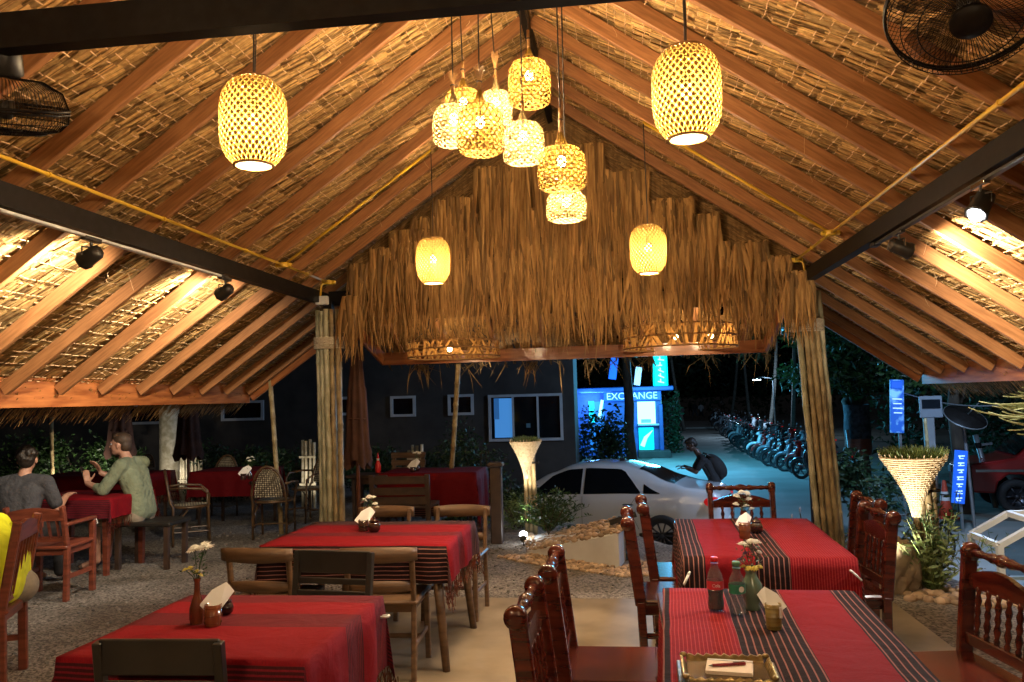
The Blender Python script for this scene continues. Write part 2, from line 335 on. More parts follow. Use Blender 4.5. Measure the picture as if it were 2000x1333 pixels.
    def mesh(s, name, mat, smooth=False, fix=False):
        me = bpy.data.meshes.new(name); me.from_pydata(s.v, [], s.f)
        at = me.attributes.new('v', 'FLOAT', 'FACE'); at.data.foreach_set('value', s.a)
        if s.uv:
            ul = me.uv_layers.new(name='UVMap'); flat = []
            for f in s.f:
                for i in f: flat += list(s.uv[i])
            ul.data.foreach_set('uv', flat)
        if fix:
            bm = bmesh.new(); bm.from_mesh(me); bmesh.ops.recalc_face_normals(bm, faces=bm.faces); bm.to_mesh(me); bm.free()
        if smooth: me.shade_smooth() if smooth is True else me.shade_auto_smooth(angle=R(smooth)) if hasattr(me, 'shade_auto_smooth') else me.shade_smooth()
        me.materials.append(mat); me.update(); return me
    def build(s, name, mat, parent=None, smooth=False, loc=None, fix=True):
        o = bpy.data.objects.new(name, s.mesh(name, M[mat] if isinstance(mat, str) else mat, smooth, fix)); C.objects.link(o)
        if loc is not None: o.location = loc
        if parent is not None: attach(o, parent)
        return o
def WM(o):
    m = Matrix.Translation(o.location) @ o.rotation_euler.to_matrix().to_4x4()
    return WM(o.parent) @ o.matrix_parent_inverse @ m if o.parent else m
def attach(o, p):
    o.parent = p; o.matrix_parent_inverse = WM(p).inverted()
def tag(o, label, cat, group=None, kind=None):
    o['label'] = label; o['category'] = cat
    if group: o['group'] = group
    if kind: o['kind'] = kind
    return o
def thing(name, label, cat, loc=(0, 0, 0), rz=0, group=None):
    o = bpy.data.objects.new(name, None); C.objects.link(o); o.location = loc; o.rotation_euler = (0, 0, rz); o.empty_display_size = .1
    return tag(o, label, cat, group)
def struct(o): o['kind'] = 'structure'; return o
def put(name, me, mtx, parent):
    o = bpy.data.objects.new(name, me); C.objects.link(o); o.matrix_world = mtx
    if parent is not None: attach(o, parent)
    return o
def children_map():
    d = {}
    for x in C.objects:
        if x.parent: d.setdefault(x.parent.name, []).append(x)
    return d
def dup(o, loc, rz=None, label=None, cm=None):
    d = children_map() if cm is None else cm
    def go(a, p):
        c = a.copy(); C.objects.link(c)
        if p is not None: c.parent = p
        for ch in d.get(a.name, []): go(ch, c)
        return c
    r = go(o, None); r.location = loc
    if rz is not None: r.rotation_euler = (0, 0, rz)
    if label: r['label'] = label
    return r
_bars = {}
def bar_obj(name, p0, p1, w, h, mat, parent, up=(0, 0, 1), bev=0):
    p0 = Vector(p0); p1 = Vector(p1); d = p1 - p0; L = d.length; d = d / L
    y = Vector(up).cross(d)
    if y.length < 1e-4: y = Vector((0, 1, 0)).cross(d)
    y.normalize(); z = d.cross(y)
    k = (round(L, 3), w, h, mat, bev)
    if k not in _bars: _bars[k] = MB().box((0, 0, 0), (L, w, h), None, bev=bev).mesh(name, M[mat], fix=True)
    m = Matrix((d, y, z)).transposed().to_4x4(); m.translation = (p0 + p1) / 2
    return put(name, _bars[k], m, parent)
def lamp(name, loc, power, col, rad=.05, typ='POINT', target=None, size=R(90), blend=.5, parent=None):
    l = bpy.data.lights.new(name, typ); l.energy = power; l.color = col
    l.shadow_soft_size = rad
    if typ == 'SPOT': l.spot_size = size; l.spot_blend = blend
    o = bpy.data.objects.new(name, l); C.objects.link(o); o.location = loc
    if target is not None: o.rotation_euler = (Vector(target) - Vector(loc)).to_track_quat('-Z', 'Y').to_euler()
    if parent is not None: attach(o, parent)
    return o
WARM = (1.0, .72, .42); WARM2 = (1.0, .86, .66); BLUE = (.12, .55, 1.0); CYAN = (.1, .75, 1.0)

# ------------------------------------------------------------------ setting: ground, road, terrace
LOW = -1.0
struct(MB().box((0, 150, LOW - .25), (700, 700, .5)).build('ground', 'dirt'))
rp = [(-.6, 10.2), (3.5, 6.0), (14, 3), (14, 13), (6.2, 17.5), (7.4, 30), (10.5, 78), (3.8, 78), (2.6, 40), (-1.5, 22), (-3.5, 17)]
struct(MB().prism(rp, LOW - .1, LOW + .004).build('road', 'road'))
struct(MB().box((6.5, 66, LOW + .06), (9, 10, .12), bev=.02).build('pavement', 'road'))
terr = [(-16, -6), (9, -6), (9, 5.2), (3.6, 6.3), (2.75, 6.95), (2.45, 8.75), (.45, 8.95), (.1, 9.6), (-2.2, 12.2), (-4, 16), (-16, 16)]
struct(MB().prism(terr, -1.2, 0).build('gravel_terrace', 'gravel'))
slab = [(-2.75, -5), (1.95, -5), (1.95, 6.55), (-2.35, 6.62)]
struct(MB().prism(slab, -.12, .012).build('floor', 'slab'))
# loose stones scattered on the gravel so that it is not flat
b = MB(); g = random.Random(3)
for i in range(2600):
    if i % 3: x = g.uniform(-6.5, -1.2); y = g.uniform(3.2, 10)
    else: x = g.uniform(-3, 3.2); y = g.uniform(6.7, 9)
    if (-2.5 < x < 2.0 and y < 6.7): continue
    r = g.uniform(.006, .017); b.ball((x, y, r * .3), (r * g.uniform(.8, 1.5), r, r * .6), 5, 3, a=g.random())
o = b.build('loose_gravel', plain('loose_gravel_stone', (.22, .20, .18), (.12, .11, .10), .9, 20, .2, var=True)); o['kind'] = 'stuff'
# ------------------------------------------------------------------ the pavilion
XC = -.62; HW = 2.45; SL = .70; ZB = 2.78; OV = 1.55; Y0 = -2.6; Y1 = 9.75
def zr(x): return ZB + SL * (HW - abs(x - XC))
nrm = math.sqrt(1 + SL * SL)
pav = thing('pavilion', 'open thatched restaurant pavilion with black steel beams, timber rafters and bamboo columns', 'pavilion', (XC, 8.2, 0))
ROOF = {}
for s in (-1, 1):
    er = XC + s * (HW + OV)
    # rafters
    y = Y1; k = 0
    while y > Y0:
        rise = .055 / nrm
        p0 = Vector((XC + s * .03, y, zr(XC) + .07 + rnd.uniform(-.004, .004))); p1 = Vector((er, y + rnd.uniform(-.02, .02), zr(er) + .07))
        bar_obj('rafter', p0, p1, .042, .098, 'rafter', pav, bev=.004)
        y -= .585; k += 1
    # fascia board along the eave, and the raking board at the far end
    bar_obj('fascia', (er + s * .035, Y0, zr(er) + .055), (er + s * .035, Y1 + .10, zr(er) + .055), .03, .24, 'fascia', pav)
    bar_obj('raking_board', (er + s * .02, Y1 + .065, zr(er) + .05), (XC + s * (HW - .5), Y1 + .065, zr(XC + s * (HW - .5)) + .05), .03, .22, 'fascia', pav)
    # long black steel beam on the columns
    bx = XC + s * HW
    bar_obj('steel_beam', (bx, Y0, ZB - .085), (bx, 8.42, ZB - .085), .08, .122, 'steel', pav)
bar_obj('ridge_beam', (XC, Y0, zr(XC) + .0), (XC, Y1, zr(XC) + .0), .05, .14, 'steel', pav)
bar_obj('tie_beam', (XC - HW + .05, 2.5, ZB + .12), (XC + HW - .05, 2.5, ZB + .12), .065, .125, 'steel', pav)
bar_obj('tie_beam', (XC - HW + .05, -1.2, ZB + .075), (XC + HW - .05, -1.2, ZB + .075), .10, .155, 'steel', pav)
bar_obj('tie_beam', (XC - HW + .05, 8.32, ZB - .08), (XC + HW - .05, 8.32, ZB - .08), .09, .15, 'steel', pav)
bar_obj('king_post', (XC, 8.34, ZB), (XC, 8.34, zr(XC) - .02), .07, .07, 'steel', pav)
# thatch courses: rows of reed strips, sewn with bamboo stitches
g = random.Random(11)
for s in (-1, 1):
    slope_len = (HW + OV + .16) * nrm; pitch = .145; n = int(slope_len / pitch)
    dn = Vector((s / nrm, 0, -SL / nrm)); out = Vector((s * SL / nrm, 0, 1 / nrm))
    top = Vector((XC, 0, zr(XC) + .12 * nrm + .01))
    for i in range(n):
        b = MB(); d0 = i * pitch - .05; y = Y0
        near = i > 0
        while y < Y1 + .05:
            w = g.uniform(.007, .018); L = pitch * g.uniform(1.6, 1.9); sk = .02 * math.sin(y * 5 + i) + g.gauss(0, .016)
            o0 = top + dn * (d0 + g.uniform(-.012, .012)) + Vector((0, y, 0))
            lift = g.uniform(0, .004)
            # upper end near the inside, lower end rises outward over the next course
            a0 = o0 + out * (.0 - lift); a1 = o0 + dn * (L * .5) + Vector((0, sk * .5, 0)) + out * (.014 + lift); a2 = o0 + dn * L + Vector((0, sk, 0)) + out * .045
            W_ = Vector((0, w * .5, 0)); tilt = out * g.uniform(-.004, .004)
            b.add([a0 - W_ - tilt, a0 + W_ + tilt, a1 - W_ - tilt, a1 + W_ + tilt, a2 - W_ * .6, a2 + W_ * .6], [(0, 1, 3, 2), (2, 3, 5, 4)], g.random() ** 1.1)
            y += w * .92
        b.build('thatch_course', 'thatch', pav, fix=False)
    # backing of older thatch above, so that no light leaks through
    q0 = top + out * .075; q1 = q0 + dn * slope_len
    b = MB(); b.add([q0 + Vector((0, Y0, 0)), q0 + Vector((0, Y1, 0)), q1 + Vector((0, Y1, 0)), q1 + Vector((0, Y0, 0)),
                     q0 + Vector((0, Y0, .06)), q0 + Vector((0, Y1, .06)), q1 + Vector((0, Y1, .06)), q1 + Vector((0, Y0, .06))],
                    [(0, 1, 2, 3), (4, 7, 6, 5), (0, 4, 5, 1), (3, 2, 6, 7), (1, 5, 6, 2), (0, 3, 7, 4)], .1)
    b.build('thatch_backing', 'thatch', pav, fix=True)
    # stitches
    b = MB()
    for i in range(n):
        for row, (off, dash) in enumerate(((.045, .5), (.105, .35))):
            y = max(Y0, 0); 
            while y < Y1:
                L = g.uniform(.028, .055) if row else g.uniform(.03, .075)
                c = top + dn * (i * pitch + off + g.uniform(-.006, .006)) + Vector((0, y, 0)) - out * .012
                if g.random() < (.62 if row else .9):
                    b.bar(c, c + Vector((0, L, 0)) + dn * g.uniform(-.006, .006), .0055, .004, up=out)
                y += L * (2.4 if row else 1.35)
    o = b.build('thatch_stitching', 'stitch', pav, fix=False); o['kind'] = 'stuff'
    # loose straws hanging from the ceiling
    b = MB()
    for i in range(150):
        c = top + dn * g.uniform(.2, slope_len - .2) + Vector((0, g.uniform(1.5, 9), 0)) - out * .01
        pts = [c]; d = Vector((g.uniform(-1, 1), g.uniform(-1, 1), -.2 - g.random())).normalized()
        for k in range(4):
            d = (d + Vector((g.gauss(0, .35), g.gauss(0, .35), g.gauss(0, .3)))).normalized(); pts.append(pts[-1] + d * g.uniform(.015, .045))
        b.tube(pts, .0013, 3, cap=False)
    o = b.build('loose_straw', 'stitch', pav, fix=False); o['kind'] = 'stuff'
def blades(b, x0, x1, y, ztop, zbot, dens, g, w=(.022, .052), spread=.10, lean=.05, jz=.1, depth=.05, dirv=Vector((1, 0, 0)), nrmv=Vector((0, -1, 0)), curl=.03):
    """hanging palm strips from a rail, each a folded tapering ribbon"""
    L = x1 - x0; n = int(L * dens)
    for i in range(n):
        x = x0 + L * g.random(); l = (ztop - zbot) * g.uniform(.72, 1.0) + g.uniform(-jz, jz); wd = g.uniform(*w)
        sx = g.gauss(0, spread) * l; oy = g.uniform(0, depth); v = g.random(); bend = g.gauss(0, curl); tw = g.uniform(-.9, .9)
        base = Vector(dirv) * x + Vector((0, y, ztop - g.uniform(0, .04))) if dirv.x else Vector((0, 0, 0))
        pr = []; K = 5
        for k in range(K + 1):
            t = k / K; wk = wd * (1 - .85 * t ** 1.6) * (.75 + .5 * math.sin(math.pi * min(1, t * 1.4 + .1)))
            c = base + dirv * (sx * t + bend * math.sin(t * 3.1)) + nrmv * (oy + lean * t + .02 * math.sin(t * 4 + v * 9)) + Vector((0, 0, -l * t))
            ww = (dirv * math.cos(tw * t + .3) + nrmv * math.sin(tw * t + .3)) * wk * .5
            pr += [c - ww, c + nrmv * wk * .18, c + ww]
        fs = []
        for k in range(K): q = k * 3; fs += [(q, q + 1, q + 4, q + 3), (q + 1, q + 2, q + 5, q + 4)]
        b.add(pr, fs, v)
# gable curtain of palm leaves: sheets sewn in stepped tiers
g = random.Random(5)
gy = 8.2
def gable_top(x): return zr(x) + .04
rows = [(3.62, 4.5, .40), (3.22, 4.2, .42), (2.86, 3.75, .46), (2.55, 3.4, .48), (2.28, 3.0, .5)]
CL = XC - HW + .34; CR = XC + HW - .14; cols = 10; cw = (CR - CL) / cols
for ri, (zb, zt_, sp) in enumerate([(3.10, 9, 0), (2.58, 3.50, 0), (2.10, 3.02, 0)]):
    for c in range(cols + (ri % 2)):
        xa = CL + c * cw - (cw / 2 if ri % 2 else 0); xb = xa + cw; xm = (xa + xb) / 2
        xa = max(xa, CL); xb = min(xb, CR)
        if xb - xa < .1: continue
        zt = min(gable_top(xa), gable_top(xb)) - .02
        zt2 = min(zt, zt_ if zt_ < 8 else zt)
        if zt2 < zb + .12: continue
        b = MB(); dz = g.uniform(-.06, .06)
        blades(b, xa + .01, xb - .01, gy - .02 - (2 - ri) * .035, zt2 + dz * .3 , zb + dz - (.12 * g.random() if ri < 2 else 0), 165 if ri < 2 else 150, g, spread=.035 + .035 * ri, lean=.05 - .01 * ri, jz=.09, curl=.008 + .010 * ri)
        b.build('palm_leaf_sheet', 'palm', pav, fix=False)
# slanting thatch tucked under the end rafters, closing the stepped gaps
for s in (-1, 1):
    b = MB()
    for i in range(900):
        t = g.random(); x = XC + s * t * (HW + .05); z = zr(x) + .09 - g.uniform(0, .10) - .26 * g.random()
        L = g.uniform(.22, .42); w = g.uniform(.01, .022); d = Vector((s * .62, 0, -.42 + g.gauss(0, .12))); y = gy + .03 + g.uniform(0, .03)
        if x + 0 == 99: continue
        c = Vector((x, y, z)); e = c + d * L
        if e.x < CL - .12 or e.x > CR + .12: continue
        W_ = Vector((.5, 0, .8)) * w * .5
        b.add([c - W_, c + W_, e + W_ * .4, e - W_ * .4], [(0, 1, 2, 3)], g.random() * .7)
    b.build('gable_thatch', 'palm', pav, fix=False)
b = MB(); n0 = 3.02
b.add([(CL - .03, gy + .10, 2.45), (CR + .03, gy + .10, 2.45), (CR + .03, gy + .10, zr(CR) + .08), (XC, gy + .10, zr(XC) + .1), (CL - .03, gy + .10, zr(CL) + .08)], [(0, 1, 2, 3, 4)], .0)
m_ = Matrix.Translation((0, .03, 0)); k = len(b.v); b.add([(v[0], v[1] + .03, v[2]) for v in b.v], [(4, 3, 2, 1, 0)], .0)
for i in range(5): b.add([b.v[i], b.v[(i + 1) % 5], b.v[5 + (i + 1) % 5], b.v[5 + i]], [(0, 1, 2, 3)], .0)
b.build('gable_backing', 'palm', pav, fix=True)
# bunches hanging beside the columns
b = MB(); blades(b, 1.60, 1.80, gy - .14, 2.74, 2.08, 300, g, spread=.06, lean=.02, jz=.08); b.build('palm_leaf_bunch', 'palm', pav, fix=False)
b = MB(); blades(b, -2.80, -2.62, gy - .10, 2.70, 1.98, 260, g, spread=.1, lean=.02, jz=.08); b.build('palm_leaf_bunch', 'palm', pav, fix=False)
# lean-to awning below the gable
ya = 9.4; xa0, xa1 = -2.78, 1.63
bar_obj('awning_fascia', (xa0, ya, 2.10), (xa1, ya, 2.10), .035, .145, 'fascia', pav)
bar_obj('awning_side_board', (xa0 + .018, ya - .02, 2.10), (XC - HW + .10, 8.42, 2.60), .03, .14, 'fascia', pav)
bar_obj('awning_side_board', (xa1 - .018, ya - .02, 2.10), (XC + HW - .10, 8.42, 2.60), .03, .14, 'fascia', pav)
for i in range(8):
    x = xa0 + .25 + i * (xa1 - xa0 - .5) / 7
    bar_obj('awning_rafter', (x, ya + .25, 2.08), (x, 8.4, 2.68), .045, .07, 'rafter', pav)
b = MB()
for i in range(1500):
    x = g.uniform(xa0 - .1, xa1 + .1); t = g.random(); y = 8.4 + t * .95; z = 2.74 - t * .55 + g.uniform(0, .03); L = g.uniform(.3, .5); w = g.uniform(.02, .045)
    d = Vector((g.gauss(0, .05), .86, -.5)); e = Vector((x, y, z)) + d * L; W_ = Vector((w / 2, 0, 0))
    b.add([Vector((x, y, z)) - W_, Vector((x, y, z)) + W_, e + W_ * .4, e - W_ * .4], [(0, 1, 2, 3)], g.random() * .8)
b.build('awning_thatch', 'palm', pav, fix=False)
b = MB()
for i in range(150):
    x = g.uniform(xa0, xa1); x += .2 * math.sin(x * 9); c = Vector((x, ya + .55 + g.uniform(0, .1), 2.04)); L = .04 + abs(g.gauss(0, .16)); w = g.uniform(.005, .022)
    e = c + Vector((g.gauss(0, .1), .05, -L)); W_ = Vector((w / 2, 0, 0)); md = (c + e) / 2 + Vector((g.gauss(0, .02), -.03, 0))
    b.add([c - W_, c + W_, md + W_ * .8, md - W_ * .8, e], [(0, 1, 2, 3), (3, 2, 4)], g.random())
b.build('awning_fringe', 'palm', pav, fix=False)['kind'] = 'stuff'
# eave fringes
for s in (-1, 1):
    b = MB(); er = XC + s * (HW + OV)
    for i in range(1700):
        y = g.uniform(2.5, 10.0); c = Vector((er + s * g.uniform(.0, .28), y, zr(er) + .10 - g.random() * .1)); L = g.uniform(.16, .32); w = g.uniform(.010, .026)
        e = c + Vector((s * L * .75 + g.gauss(0, .03), g.gauss(.02, .07), -L * .8)); W_ = Vector((0, w / 2, 0))
        b.add([c - W_, c + W_, e + W_ * .3, e - W_ * .3], [(0, 1, 2, 3)], g.random())
    b.build('eave_fringe', 'palm', pav, fix=False)
# verge fringe at the far end of the main roof slopes
# bamboo columns
def bamboo_pole_mb(p0, p1, r, g, nodes=.32, n=9):
    p0 = Vector(p0); p1 = Vector(p1); L = (p1 - p0).length; k = max(2, int(L / nodes)); pts = []; rs = []
    off = g.uniform(0, 1)
    for i in range(k + 1):
        t = min(1, max(0, (i + off * .6) / k)) if 0 < i < k else i / k
        c = p0.lerp(p1, t) + (Vector((g.gauss(0, .003), g.gauss(0, .003), 0)) if 0 < i < k else Vector((0, 0, 0)))
        if 0 < i < k:
            d = (p1 - p0) / L
            pts += [c - d * .018, c - d * .006, c + d * .006, c + d * .018]; rs += [r * .98, r * 1.13, r * 1.13, r * .98]
        else: pts.append(c); rs.append(r)
    return MB().tube(pts, rs, n)
def column(cx, cy, lean, seed):
    g = random.Random(seed)
    c = bpy.data.objects.new('bamboo_column', None); C.objects.link(c); c.location = (cx, cy, 0); attach(c, pav)
    def sub(o): attach(o, c)
    offs = [(-.105, -.05), (-.052, -.085), (.002, -.095), (.056, -.085), (.108, -.05), (-.08, .05), (.08, .05), (0, .09)]
    for i, (ox, oy) in enumerate(offs):
        r = g.uniform(.024, .030)
        o = bamboo_pole_mb((cx + ox + lean * 1.0 + g.gauss(0, .003), cy + oy, 0), (cx + ox, cy + oy, 2.58 - g.uniform(0, .05)), r, g).build('bamboo_pole', 'bamboo_col' if g.random() < .7 else 'bamboo_col2', None, smooth=50)
        sub(o)
    b = MB()
    for k in range(7):
        pts = [(cx + .145 * math.cos(q) * 1.05, cy + .125 * math.sin(q) * 1.05, 2.17 + k * .0175 + .004 * math.sin(q + k)) for q in [2 * math.pi * j / 20 for j in range(20)]]
        b.tube(pts, .0105, 6, closed=True)
    sub(b.build('rope_lashing', 'rope', None, smooth=True))
    sub(MB().box((cx, cy, 1.33), (.09, .09, 2.66)).build('steel_core', 'steel', None))
    sub(MB().box((cx - .02 * (1 if lean > 0 else -1), cy - .14, 2.655), (.13, .06, .09), bev=.008).build('junction_box', 'white', None))
    return c
column(XC - HW + .08, 8.2, .03, 1); column(XC + HW - .02, 8.2, .11, 2)
# ------------------------------------------------------------------ conduits
def clip_mb(p, d): return MB().tube([Vector(p) - Vector(d) * .006, Vector(p) + Vector(d) * .006], .0165, 8)
def conduit(label, pts, boxes, clips, r=.0115):
    t = thing('conduit', label, 'conduit', pts[0], 0, 'yellow conduits clipped under the rafters')
    MB().tube(pts, r, 8).build('pipe', 'conduit', t, smooth=50)
    for p in boxes:
        b = MB().lathe([(.045, -.02), (.048, -.015), (.048, .015), (.045, .02)], p, (0, 0, 1), 10); b.build('junction_box', 'conduit', t, smooth=30)
        if r > .01: MB().box(p, (.15, .04, .036), bev=.008).build('junction_arm', 'conduit', t)
    for p, d in clips: clip_mb(p, d).build('pipe_clip', 'canedark' if r < .01 else 'conduit', t)
    return t
lz = zr(XC - HW + .12) - .02; lx = XC - HW + .12; rx = XC + HW - .12
jl = Vector((lx, 6.95, lz)); jr = Vector((rx, 6.75, lz))
def up_roof(j, s, d): return j + Vector((s * d, 0, SL * d))
LL3 = P(846, 510, 6.95); LL4 = P(1266, 488, 6.75)
dl = LL3.x - jl.x; dr = jr.x - LL4.x
conduit('yellow conduit along the roof above the left steel beam', [(lx, -1, lz), (lx, 8.12, lz)], [tuple(jl), (lx, 8.1, lz)], [((lx, y, lz), (0, 1, 0)) for y in (2.7, 3.9, 5.0, 6.2, 7.5)])
conduit('yellow conduit along the roof above the right steel beam', [(rx, -1, lz), (rx, 8.12, lz)], [tuple(jr), (rx, 8.1, lz)], [((rx, y, lz), (0, 1, 0)) for y in (2.7, 3.8, 4.9, 6.0, 7.4)])
conduit('yellow branch conduit climbing the left roof slope to the hanging lantern', [jl, up_roof(jl, 1, dl)], [], [(up_roof(jl, 1, d), (1, 0, SL)) for d in (.5, 1.1)])
conduit('yellow branch conduit climbing the right roof slope to the hanging lantern', [jr, up_roof(jr, -1, dr)], [], [(up_roof(jr, -1, d), (1, 0, -SL)) for d in (.6, 1.2)])
for s, x in ((1, lx), (-1, rx)):
    t = thing('conduit', 'short yellow bend dropping to the white box on the %s bamboo column' % ('left' if s > 0 else 'right'), 'conduit', (x, 8.1, lz))
    MB().tube([(x, 8.10, lz), (x - s * .03, 8.08, lz + .0), (x - s * .065, 8.06, lz - .03), (x - s * .075, 8.05, 2.70)], .011, 8).build('pipe', 'conduit', t, smooth=50)
# ------------------------------------------------------------------ woven lanterns
def weave(b, prof, turns, n, w, lift, phase=0, segs=22):
    """n ribbons following the surface of revolution prof(t)->(r,z), twisting by turns"""
    for i in range(n):
        vs = []; q0 = 2 * math.pi * i / n + phase
        for k in range(segs + 1):
            t = k / segs; r, z = prof(t); r2, z2 = prof(min(1, t + .01)); r1, z1 = prof(max(0, t - .01))
            q = q0 + turns * 2 * math.pi * t
            c = Vector(((r + lift) * math.cos(q), (r + lift) * math.sin(q), z))
            dt = min(1, t + .01) - max(0, t - .01)
            up = Vector(((r2 - r1) * math.cos(q), (r2 - r1) * math.sin(q), z2 - z1)) / dt; ar = Vector((-math.sin(q), math.cos(q), 0)) * (r * turns * 2 * math.pi)
            nn = Vector((math.cos(q) * (z2 - z1), math.sin(q) * (z2 - z1), -(r2 - r1))).normalized() * (1 if z2 > z1 else -1)
            tg = (up + ar).normalized(); sd = nn.cross(tg).normalized() * w * .5 * min(1, .35 + r * 6)
            vs += [c - sd, c + sd]
        b.add(vs, [(2 * k, 2 * k + 1, 2 * k + 3, 2 * k + 2) for k in range(segs)])
def hoop(b, r, z, th, n=32): b.tube([(r * math.cos(2 * math.pi * j / n), r * math.sin(2 * math.pi * j / n), z) for j in range(n)], th, 6, closed=True)
def barrel_lantern(loc, top, label, power, near):
    t = thing('lantern', label, 'lantern', loc, 0, 'barrel shaped woven bamboo lanterns')
    H = .40; Rm = .150
    def prof(u):
        z = -H / 2 + H * u; e = abs(2 * u - 1)
        return Rm * (1 - .46 * e ** 3.6) * (1 - .03 * (1 - u)), z
    b = MB(); nn = 30; weave(b, prof, .36, nn, .0155, 0); weave(b, prof, -.36, nn, .0155, .0025)
    b.xform(Matrix.Translation(loc)).build('woven_shade', 'strip', t, fix=False)
    for u in (.010, .990): b = MB(); r, z = prof(u); hoop(b, r + .002, z, .006); b.xform(Matrix.Translation(loc)).build('hoop', 'lanternwood', t, smooth=True)
    # frosted disc that closes the bottom
    b = MB(); r = prof(.0)[0] - .004; b.lathe([(r, -H / 2 + .012), (r, -H / 2 + .015)], (0, 0, 0), n=28)
    b.xform(Matrix.Translation(loc)).build('frosted_disc', 'diffuser', t)
    b = MB().ball((0, 0, .015), (.030, .030, .036), 14, 10).xform(Matrix.Translation(loc)); b.build('bulb', 'bulb', t, smooth=True)
    b = MB().lathe([(.02, .05), (.02, .10), (.008, .12)], (0, 0, 0), n=12).xform(Matrix.Translation(loc)); b.build('socket', 'cord', t, smooth=40)
    MB().tube([Vector(loc) + Vector((0, 0, .1)), Vector(loc) + Vector((.004, 0, .35)), Vector(top)], .0045, 6).build('cord', 'cord', t)
    if near: MB().tube([Vector(loc) + Vector((.008, 0, .2)), Vector(loc) + Vector((.012, .005, .38)), Vector(top)], .003, 5).build('cord', 'cord', t)
    lamp('bulb_light', Vector(loc) + Vector((0, 0, -.02)), power, WARM, .04, parent=t)
    return t
L1 = P(495, 241, 3.45); L2 = P(1341, 185, 3.55)
PB = 215
barrel_lantern(L1, (L1.x, L1.y, zr(L1.x) + .05), 'large barrel lantern hanging over the left front table', PB, True)
barrel_lantern(L2, (L2.x, L2.y, zr(L2.x) + .05), 'large barrel lantern hanging over the right front table', PB, True)
barrel_lantern(LL3, up_roof(jl, 1, dl), 'small looking barrel lantern before the left half of the palm curtain', PB * .8, False)
barrel_lantern(LL4, up_roof(jr, -1, dr), 'small looking barrel lantern before the right half of the palm curtain', PB * .8, False)
def basket_lantern(loc, Rm, H, neck, top, label, power, matn, tuft, seed, xbands=True):
    g = random.Random(seed); loc = Vector(loc)
    t = thing('basket_lantern', label, 'lantern', loc, 0, 'cluster of fish trap basket lanterns under the ridge')
    def prof(u):   # bottom to neck
        if u < .12: k = u / .12; return Rm * (.72 + .28 * math.sin(k * math.pi / 2)), -H / 2 + H * .08 * k
        if u < .62: k = (u - .12) / .5; return Rm * (1 + .035 * math.sin(k * math.pi)), -H / 2 + H * (.08 + .54 * k)
        if u < .82: k = (u - .62) / .20; return Rm * (1 - .62 * (1 - math.cos(k * math.pi / 2))), H * (.12 + .26 * math.sin(k * math.pi / 2))
        k = (u - .82) / .18; return Rm * (.38 - .31 * k ** .7), H * (.38 + .12 * k) + neck * .40 * k ** 1.4
    b = MB(); nn = 20
    weave(b, prof, .42, nn, .0088, 0, g.random(), 18); weave(b, prof, -.42, nn, .0088, .0022, g.random(), 18)
    for u in [.03, .10, .18, .26, .34, .42, .50, .58, .66, .74]:
        r, z = prof(u); hoop(b, r + .002, z, .0026, 22)
    b.xform(Matrix.Translation(loc)).build('woven_basket', matn, t, fix=False)
    if xbands:
        b = MB()
        for sgn in (1, -1):
            for q0 in (0, 2.1, 4.2):
                pts = []
                for k in range(8):
                    u = .08 + .16 * k / 7; r, z = prof(u); q = q0 - 1.9 + sgn * (k - 3.5) * .12; pts.append(((r + .006) * math.cos(q), (r + .006) * math.sin(q), z))
                b.tube(pts, .0035, 5)
        b.xform(Matrix.Translation(loc)).build('cross_band', 'lanternwood', t)['kind'] = 'stuff'
    zt = prof(1)[1]
    if tuft:
        b = MB()
        for i in range(16):
            q = 2 * math.pi * i / 16; r0 = Rm * .08; b.tube([(r0 * math.cos(q), r0 * math.sin(q), zt - .01), (r0 * .8 * math.cos(q), r0 * .8 * math.sin(q), zt + neck * .25), (r0 * math.cos(q), r0 * math.sin(q), zt + neck * .5), (r0 * 3.0 * math.cos(q), r0 * 3 * math.sin(q), zt + neck * g.uniform(.9, 1.1))], .0028, 4)
        b.xform(Matrix.Translation(loc)).build('tuft', 'lanternwood', t)
        zc = zt + neck * .35
    else:
        b = MB().lathe([(Rm * .10, zt - .015), (Rm * .085, zt + neck * .3), (Rm * .075, zt + neck)], (0, 0, 0), n=12); b.xform(Matrix.Translation(loc)).build('neck', 'lanternwood', t, smooth=40); zc = zt + neck * .5
    b = MB(); hoop(b, Rm * .10, zc, .004, 14); b.xform(Matrix.Translation(loc)).build('tie_ring', 'cord', t)
    MB().ball((0, 0, H * .08), (.027, .027, .033), 12, 9).xform(Matrix.Translation(loc)).build('bulb', 'bulb', t, smooth=True)
    MB().tube([loc + Vector((0, 0, H * .2)), loc + Vector((0, 0, zc)), Vector(top)], .0045, 6).build('cord', 'cord', t)
    lamp('bulb_light', loc + Vector((0, 0, H * .02)), power, WARM, .035, parent=t)
PK = 72
